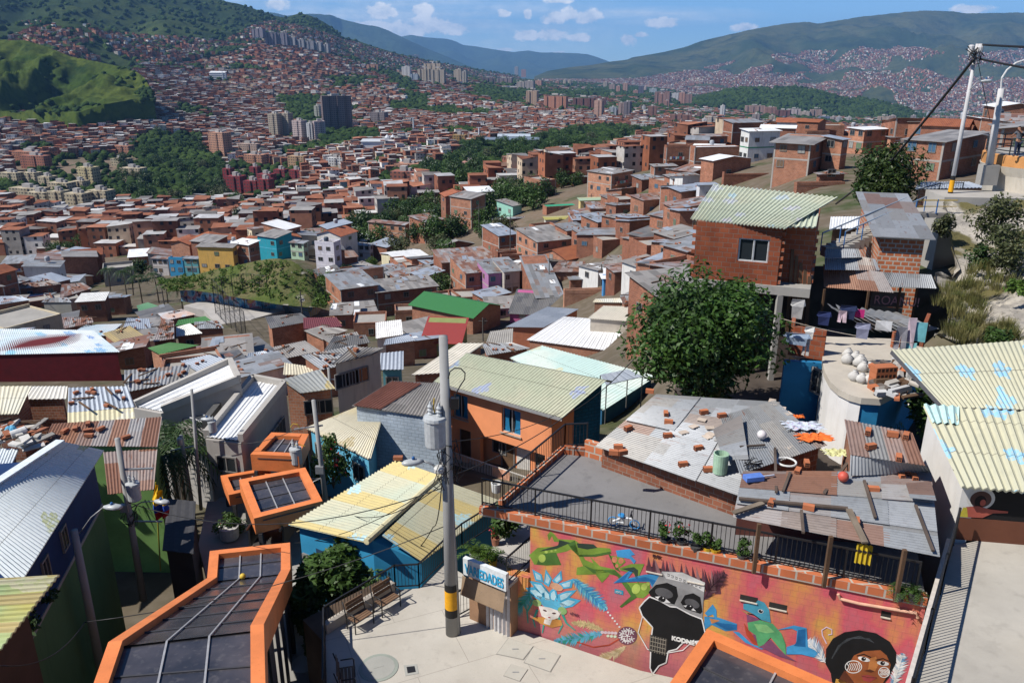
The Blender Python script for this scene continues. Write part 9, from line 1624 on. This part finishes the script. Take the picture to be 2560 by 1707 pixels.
m=MB();a,b=U(*k6(1050,560),7.9),U(*k6(1750,560),7.9);m.prism([(a.x,a.y+2.2),(b.x,b.y+2.2),(b.x,b.y+2.4),(a.x,a.y+2.4)],5,8.3);seg('wall',m,paint((.06,.055,.05),.3,.3),e)
for k in range(9):x=1080+k*50;a,b=U(*k6(x,690+k*6),ZY+1.2-.08*k),U(*k6(x+280,850),ZY+.1+.03*k);d=(b-a).normalized();n=Vector((d.y,-d.x,0)).normalized()*.4;m=MB();m.corr(a-n,b-n,b+n,a+n,.5,.0+.012,0);seg('scrap_sheet',m,ZF[k%2],e)
bd0,bd1=U(*k6(1345,690),7.0),U(*k6(1560,705),7.0);bd=(bd1-bd0).normalized();m=MB();m.prism([(v.x,v.y)for v in(bd0,bd1,bd1+Vector((0,.05,0)),bd0+Vector((0,.05,0)))],7.0,7.75);seg('graffiti_board',m,paint((.14,.11,.09),.3,.3),e);text('ROANU!',bd0+bd*.12+UP*.12+Vector((0,-.03,0)),bd,.62,plain((.62,.30,.30)),'painted_tag',e,n=Vector((bd.y,-bd.x,0)),fit=2.0);m=MB();m.prism([(v.x,v.y)for v in(bd0,bd1,bd1+Vector((0,.04,0)),bd0+Vector((0,.04,0)))],ZY,6.98);seg('cupboard',m,paint((.20,.16,.11),.3,.4),e)
hb(A6,1290,1380,1705,235,475,3,-16,brick((.44,.14,.065),(.36,.11,.05),(.40,.36,.32),.36,.22,.03,name='thick_joint_brick'),'shed',ZG,'small brick house with thick pale mortar and loose zinc roof by the rock',slope='front',pitch=.12,wl=0,wr=0,seed=90,Yo=39,band=False,down=3,over=.4)
roofq(A6,[(1080,190),(1440,175),(1445,105),(1090,110)],1.5,.3,ZW,paint((.2,.12,.08)),'white sheet roof squeezed between the brick house and the ridge tree',z=8.2,pitch=.2,amp=.015)
gx=np.linspace(1720,3300,46);gy=np.linspace(40,960,34);vs_,fs_=[],[]
for i,x in enumerate(gx):
 for j,y in enumerate(gy):
  lim=np.interp(y,[40,200,420,560,700,960],[1840,1880,1930,1800,1860,1800]);xx=max(x,lim);q=(y-40)/920;Y=45-16*q+1.5*math.sin(x*.004);p=UY(*k6(xx,y),Y);n=fbm(p.x*.45,p.y*.45,7.0)*.9+abs(fbm(p.x*1.3,p.z*1.3,2.0))*.35
  vs_.append((p.x,p.y+n*1.2,p.z+n*.5))
for i in range(45):
 for j in range(33):fs_.append((i*34+j+1,(i+1)*34+j+1,(i+1)*34+j,i*34+j))
me=bpy.data.meshes.new('rock_slope');me.from_pydata(vs_,[],fs_);t=NT('bare_rock');g=t.geo();a=t.noise(g,.8,6,.65);b=t.noise(g,5,5,.7);c=t.mix(t.step(a,.4,.62),(.47,.43,.37),(.27,.25,.225));c=t.mix(t.step(b,.55,.7),c,(.12,.11,.09));c=t.mix(t.step(t.noise(g,.35,4),.52,.6),c,(.13,.115,.05));t.bump(b,.8,.12);me.materials.append(t.out(c,.95,0,.1));me.polygons.foreach_set('use_smooth',[True]*len(fs_));o=bpy.data.objects.new('rock_slope',me);COL.objects.link(o);tag(o,'bare grey rock face rising at the right edge','rock',kind='structure')
rp=np.random.RandomState(5);LV=[]
def blades(p,n,h,rs_):
 a=rs_.rand(n)*6.28;b_=np.stack([np.cos(a),np.sin(a),np.zeros(n)],1);r0=np.array(p)+b_*rs_.rand(n,1)*.35;tip=r0+b_*h*.45*rs_.rand(n,1)+np.array([0,0,1])*h*rs_.uniform(.5,1,(n,1));s_=np.stack([-b_[:,1],b_[:,0],b_[:,2]],1)*.018;return np.stack([r0-s_,r0+s_,tip+s_*.2,tip-s_*.2],1).reshape(-1,3)
for x0,y0,x1,y1,n_ in((1850,640,2080,940,42),(1960,430,2352,600,26),(1800,590,1940,690,16),(2100,820,2300,930,20)):
 for k in range(n_):x,y=rp.uniform(x0,x1),rp.uniform(y0,y1);p=UY(*k6(x,y),45-16*(y-40)/920-.5);LV.append(blades(p,45,.55,rp))
o=bpy.data.objects.new('dry_grass',leaf_mesh('dry_grass',np.concatenate(LV),L_STR:=leafmat((.10,.12,.03),(.22,.19,.075),.3,'straw')));COL.objects.link(o);tag(o,'long yellowish grass hanging over the rock face','grass',kind='stuff')
for i,(x,y,Y,r,sq,mt,lab)in enumerate(((2180,120,39,1.6,1.0,L_DRY,'large airy bush on top of the rock face'),(2300,300,37,1.5,.9,L_DRY,'airy bush at the right edge below the largest bush'),(1830,160,42,.7,1.0,L_DRY,'thin grey-green bush beside the concrete wall'),(2080,370,38,.9,.9,L_DARK,'dark bush in the middle of the rock face'),(2330,560,33,.6,.8,L_BRIGHT,'small bright plant at the right edge of the rock'),(2180,900,29,.6,.7,L_MID,'low bush just above the yellow roof'))):
 shrub(UY(*k6(x,y),Y)-UP*r*.8,r,lab,int(1500*r),1000+i,mt,.1,squash=sq)
cw=UY(1660+A*1815,A*1395,47.0);e=empty('retaining_wall',cw,'grey concrete wall holding up the foot of the tall white pole','wall');d=Vector((1,-.12,0)).normalized();Lw_=5.5;zt1=zat(cw,A*1288);lowwall(cw,cw+d*Lw_,cw.z-6,zt1,3.0,'wall',concrete((.36,.34,.31),name='wall_concrete'),e)
ld=UY(1660+A*1640,A*1395,45.5);e=empty('stair_landing',ld,'concrete landing and stairs with blue and yellow handrails left of the retaining wall','stairs');m=MB();m.box(ld.x,ld.x+2.3,ld.y,ld.y+2,ld.z-.25,ld.z);seg('landing',m,concrete((.34,.32,.29),name='landing_concrete'),e);m=MB();m.bar(ld+UP*.75,ld+Vector((2.3,0,.75)),.06,.06);m.bar(ld+UP*.4,ld+Vector((2.3,0,.4)),.04,.04);seg('yellow_handrail',m,plain((.5,.35,.08)),e)
b_=UY(1660+A*1100,A*1640,39.0);m=MB();m2=MB();m3=MB()
for k in range(18):q=k/18;p=ld.lerp(b_,q);m.bar(p-UP*.2+Vector((-.6,.3,0)),p-UP*.2+Vector((.7,.5,0)),.5,.5)
seg('steps',m,concrete((.34,.32,.29),name='landing_concrete'),e)
for s_ in(Vector((-.6,0,0)),Vector((.7,.4,0))):m2 .tube([ld+s_+UP*.9,b_+s_+UP*.9],.04,6);[m3 .tube([ld.lerp(b_,q)+s_,ld.lerp(b_,q)+s_+UP*.9],.03,5)for q in(0,.2,.4,.6,.8,1)]
m3 .tube([ld,ld+UP*.8],.04,5);m3 .tube([ld+Vector((1.2,0,0)),ld+Vector((1.2,0,.8))],.04,5);seg('handrail',m2,plain((.25,.30,.36)),e);seg('blue_post',m3,plain((.04,.14,.36)),e)
railing([UY(1660+A*1655,A*1330,50),UY(1660+A*1790,A*1290,52),UY(1660+A*1940,A*1290,50)],.9,'dark railing behind the foot of the tall white pole',.2)
roofq(A3,[(1640,1235),(2110,1225),(1990,1188),(1660,1190)],2,.2,zinc('blue',1.6),BR,'flat pale blue zinc roof below the big corner brick house',z=zat(Vector((28,60,0)),A*1230),pitch=.3)
PW=concrete((.50,.49,.49),name='pale_pole',st=.2);bp=UY(2374,492,48.5);tp=UY(2444,110,48.5);ep=util_pole(bp,tp,.14,.09,'tall pale pole with cable knot at its top on the right ridge',True,mat=PW,bz=-.75)
m=MB();q=UY(2428,122,48.4);m.lathe(q-UP*.3,[(.12,0),(.16,.1),(.16,.45),(.1,.5)],10);m.lathe(tp+Vector((.1,-.2,-.5)),[(.13,0),(.16,.3),(.12,.5)],10);seg('insulator',m,plain((.55,.54,.54)),ep);m=MB()
for k in range(16):a=UY(2440+rr.uniform(-22,25),rr.uniform(112,150),48.4);b=UY(2435+rr.uniform(-22,25),rr.uniform(118,160),48.2);m.tube([a,(a+b)/2+Vector((rr.uniform(-.3,.3),-.2,-.25)),b],.025,5)
seg('cable_tangle',m,BLACK,ep);lamp(ep,UY(2425,225,48.3),UY(2452,203,48.3),.03)
bl_=UY(2474,412,49.5);tl_=UY(2503,222,49.5);el=empty('lamp_post',bl_,'thick pale lamp post with arched arm at the right edge','lamp post');m=MB();m.tube([bl_-UP*.3,tl_],[.23,.16],16);seg('shaft',m,PW,el,True);m=MB();m.box(bl_.x-.45,bl_.x+.45,bl_.y-.4,bl_.y+.4,bl_.z-1.2,bl_.z);seg('footing',m,CONC,el);m=MB();m.tube([tl_-UP*.1,UY(2505,195,49.5),UY(2518,175,49.5),UY(2540,158,49.5),UY(2570,148,49.5),UY(2610,145,49.5)],.06,8);seg('lamp_arm',m,plain((.55,.55,.55)),el)
cable([UY(2435,148,48),UY(2235,395,60),UY(2090,510,75)],.09,'thick black bundle of cables running down from the tall pale pole',.06);cable([UY(2452,112,48.4),UY(2700,122,40)],.06,'black cable leaving the pole top to the right edge',.03);cable([UY(2450,148,48.4),UY(2700,192,40)],.06,'lower black cable leaving the pole to the right edge',.04);cable([UY(2446,160,48.4),UY(2475,300,49)],.02,'thin wire hanging beside the tall pale pole',.02)
lc=UY(2640,400,50.5);lc.z=zat(Vector((0,49,0)),392);e=empty('lookout',lc,'round orange and white lookout terrace at the right edge','lookout');m=MB();m.lathe(lc,[(4.05,-.62),(4.05,0),(3.9,.05)],48);seg('orange_wall',m,paint((.55,.26,.09)),e);m=MB();m.lathe(lc,[(3.86,.05),(3.86,.056)],48);seg('floor',m,CONC,e);m=MB();m.lathe(lc,[(3.4,-4),(3.9,-1.2),(4.12,-.63)],48);seg('white_base',m,streaky((.55,.5,.42),(.3,.26,.2),.4),e)
m=MB()
for h in(.3,.6,.95):m.tube([lc+Vector((3.9*math.cos(a),3.9*math.sin(a),h))for a in[2*PI*i/40 for i in range(41)]],.035,6)
for i in range(20):a=2*PI*i/20;p=lc+Vector((3.9*math.cos(a),3.9*math.sin(a),0));m.tube([p,p+UP*.95],.035,6)
seg('railing',m,plain((.03,.035,.04)),e)
hp=UY(2541,396,48.4);hp.z=lc.z+.05;hp.y+=.1;e=empty('person',hp,'person in grey t-shirt and dark trousers leaning on the lookout railing','person')
def skin(name,joints,edges,mat,par,hide_root=0):
 me=bpy.data.meshes.new(name);me.from_pydata([tuple(hp+Vector(j[:3]))for j in joints],edges,[]);me.materials.append(mat);o=bpy.data.objects.new(name,me);COL.objects.link(o);md=o.modifiers.new('s','SKIN');o.modifiers.new('d','SUBSURF').render_levels=1;o.modifiers['d'].levels=1
 for v,j in zip(me.skin_vertices[0].data,joints):v.radius=(j[3],j[3]*(j[4]if len(j)>4 else 1))
 me.skin_vertices[0].data[hide_root].use_root=True;o.parent=par;o.matrix_parent_inverse=Matrix.Translation(-par.location);return o
J=[(0,0,.95,.14,.8),(0,.02,1.15,.13,.8),(0,.08,1.38,.15,.7),(0,.14,1.5,.06),(0,.2,1.63,.10,1.1),(-.19,.08,1.42,.06),(-.3,.22,1.2,.045),(-.22,.45,1.12,.035),(.19,.08,1.42,.06),(.3,.22,1.2,.045),(.22,.45,1.12,.035),(-.1,0,.85,.09),(-.11,-.02,.48,.065),(-.11,-.04,.1,.045),(-.11,.1,.04,.04),(.1,0,.85,.09),(.12,.05,.48,.065),(.12,-.02,.1,.045),(.12,.12,.04,.04),(-.2,.53,1.12,.03),(.2,.53,1.12,.03),(0,.22,1.7,.085)]
E=[(0,1),(1,2),(2,3),(3,4),(4,21),(2,5),(5,6),(6,7),(7,19),(2,8),(8,9),(9,10),(10,20),(0,11),(11,12),(12,13),(13,14),(0,15),(15,16),(16,17),(17,18)]
skin('body',J,E,plain((.30,.15,.09),.6),e);gw=lambda i,k:J[i][:3]+(J[i][3]*k,)+tuple(J[i][4:])
skin('t_shirt',[gw(0,1.3),gw(1,1.3),gw(2,1.22),gw(5,1.3),tuple(np.array(J[5][:3])*.45+np.array(J[6][:3])*.55)+(.06,),gw(8,1.3),tuple(np.array(J[8][:3])*.45+np.array(J[9][:3])*.55)+(.06,)],[(0,1),(1,2),(2,3),(3,4),(2,5),(5,6)],plain((.10,.11,.13),.9),e);skin('trousers',[gw(0,1.2),gw(11,1.2),gw(12,1.25),gw(13,1.4),gw(15,1.2),gw(16,1.25),gw(17,1.4)],[(0,1),(1,2),(2,3),(0,4),(4,5),(5,6)],plain((.025,.035,.07),.9),e);skin('hair',[(0,.18,1.68,.095),(0,.19,1.75,.08)],[(0,1)],plain((.012,.01,.01),.8),e);skin('shoes',[(-.11,-.02,.05,.055),(-.11,.14,.04,.045)],[(0,1)],plain((.03,.03,.03)),e);skin('backpack',[(.06,-.14,1.15,.12),(.06,-.12,1.38,.11)],[(0,1)],plain((.012,.012,.014),.8),e)
hx,hy=projn(HP);ok=np.ones(len(HP),bool)
for(x0,x1,yt,yb),*_ in LT+PARKB:
 Yb=hit((x0+x1)/2,yb,200).y;ok&=~((hx>x0-3)&(hx<x1+3)&(hy>yb-4)&(hy<yb+9*1991/Yb)&(abs(HP[:,1]-Yb)<.3*Yb))
for(fx,fy,fr)in FOOT:ok&=(HP[:,0]-fx)**2+(HP[:,1]-fy)**2>(fr+4)**2
for q,Yq in NOHOUSE:ok&=~inpoly(hx,hy,q)|(HP[:,1]>min(420,Yq+6))
ok&=HP[:,1]>PROC[-1]+2;print('last',PROC[-1])
far=boxes(HP[ok],HS[ok]*rs.uniform(.78,1.04,ok.sum()),HS[ok]*rs.uniform(.78,1.04,ok.sum()),hh[ok],th[ok],wc[ok],rc[ok],'distant_houses')
tag(far,'countless small brick houses packed over the far hillsides and valley','houses',kind='stuff')
hz=MB();hz.box(-60000,60000,-600,32000,-1800,1500)
t=NT('haze');t.t.nodes.remove(t.b);pv=t.n('ShaderNodeVolumePrincipled');pv.inputs['Color'].default_value=(.26,.54,1,1);pv.inputs['Density'].default_value=4.4e-5
t.l(pv.outputs[0],t.t.nodes['Material Output'].inputs['Volume'])
tag(hz.build('haze',t.mat),'thin blue air haze over the valley','haze',kind='stuff')
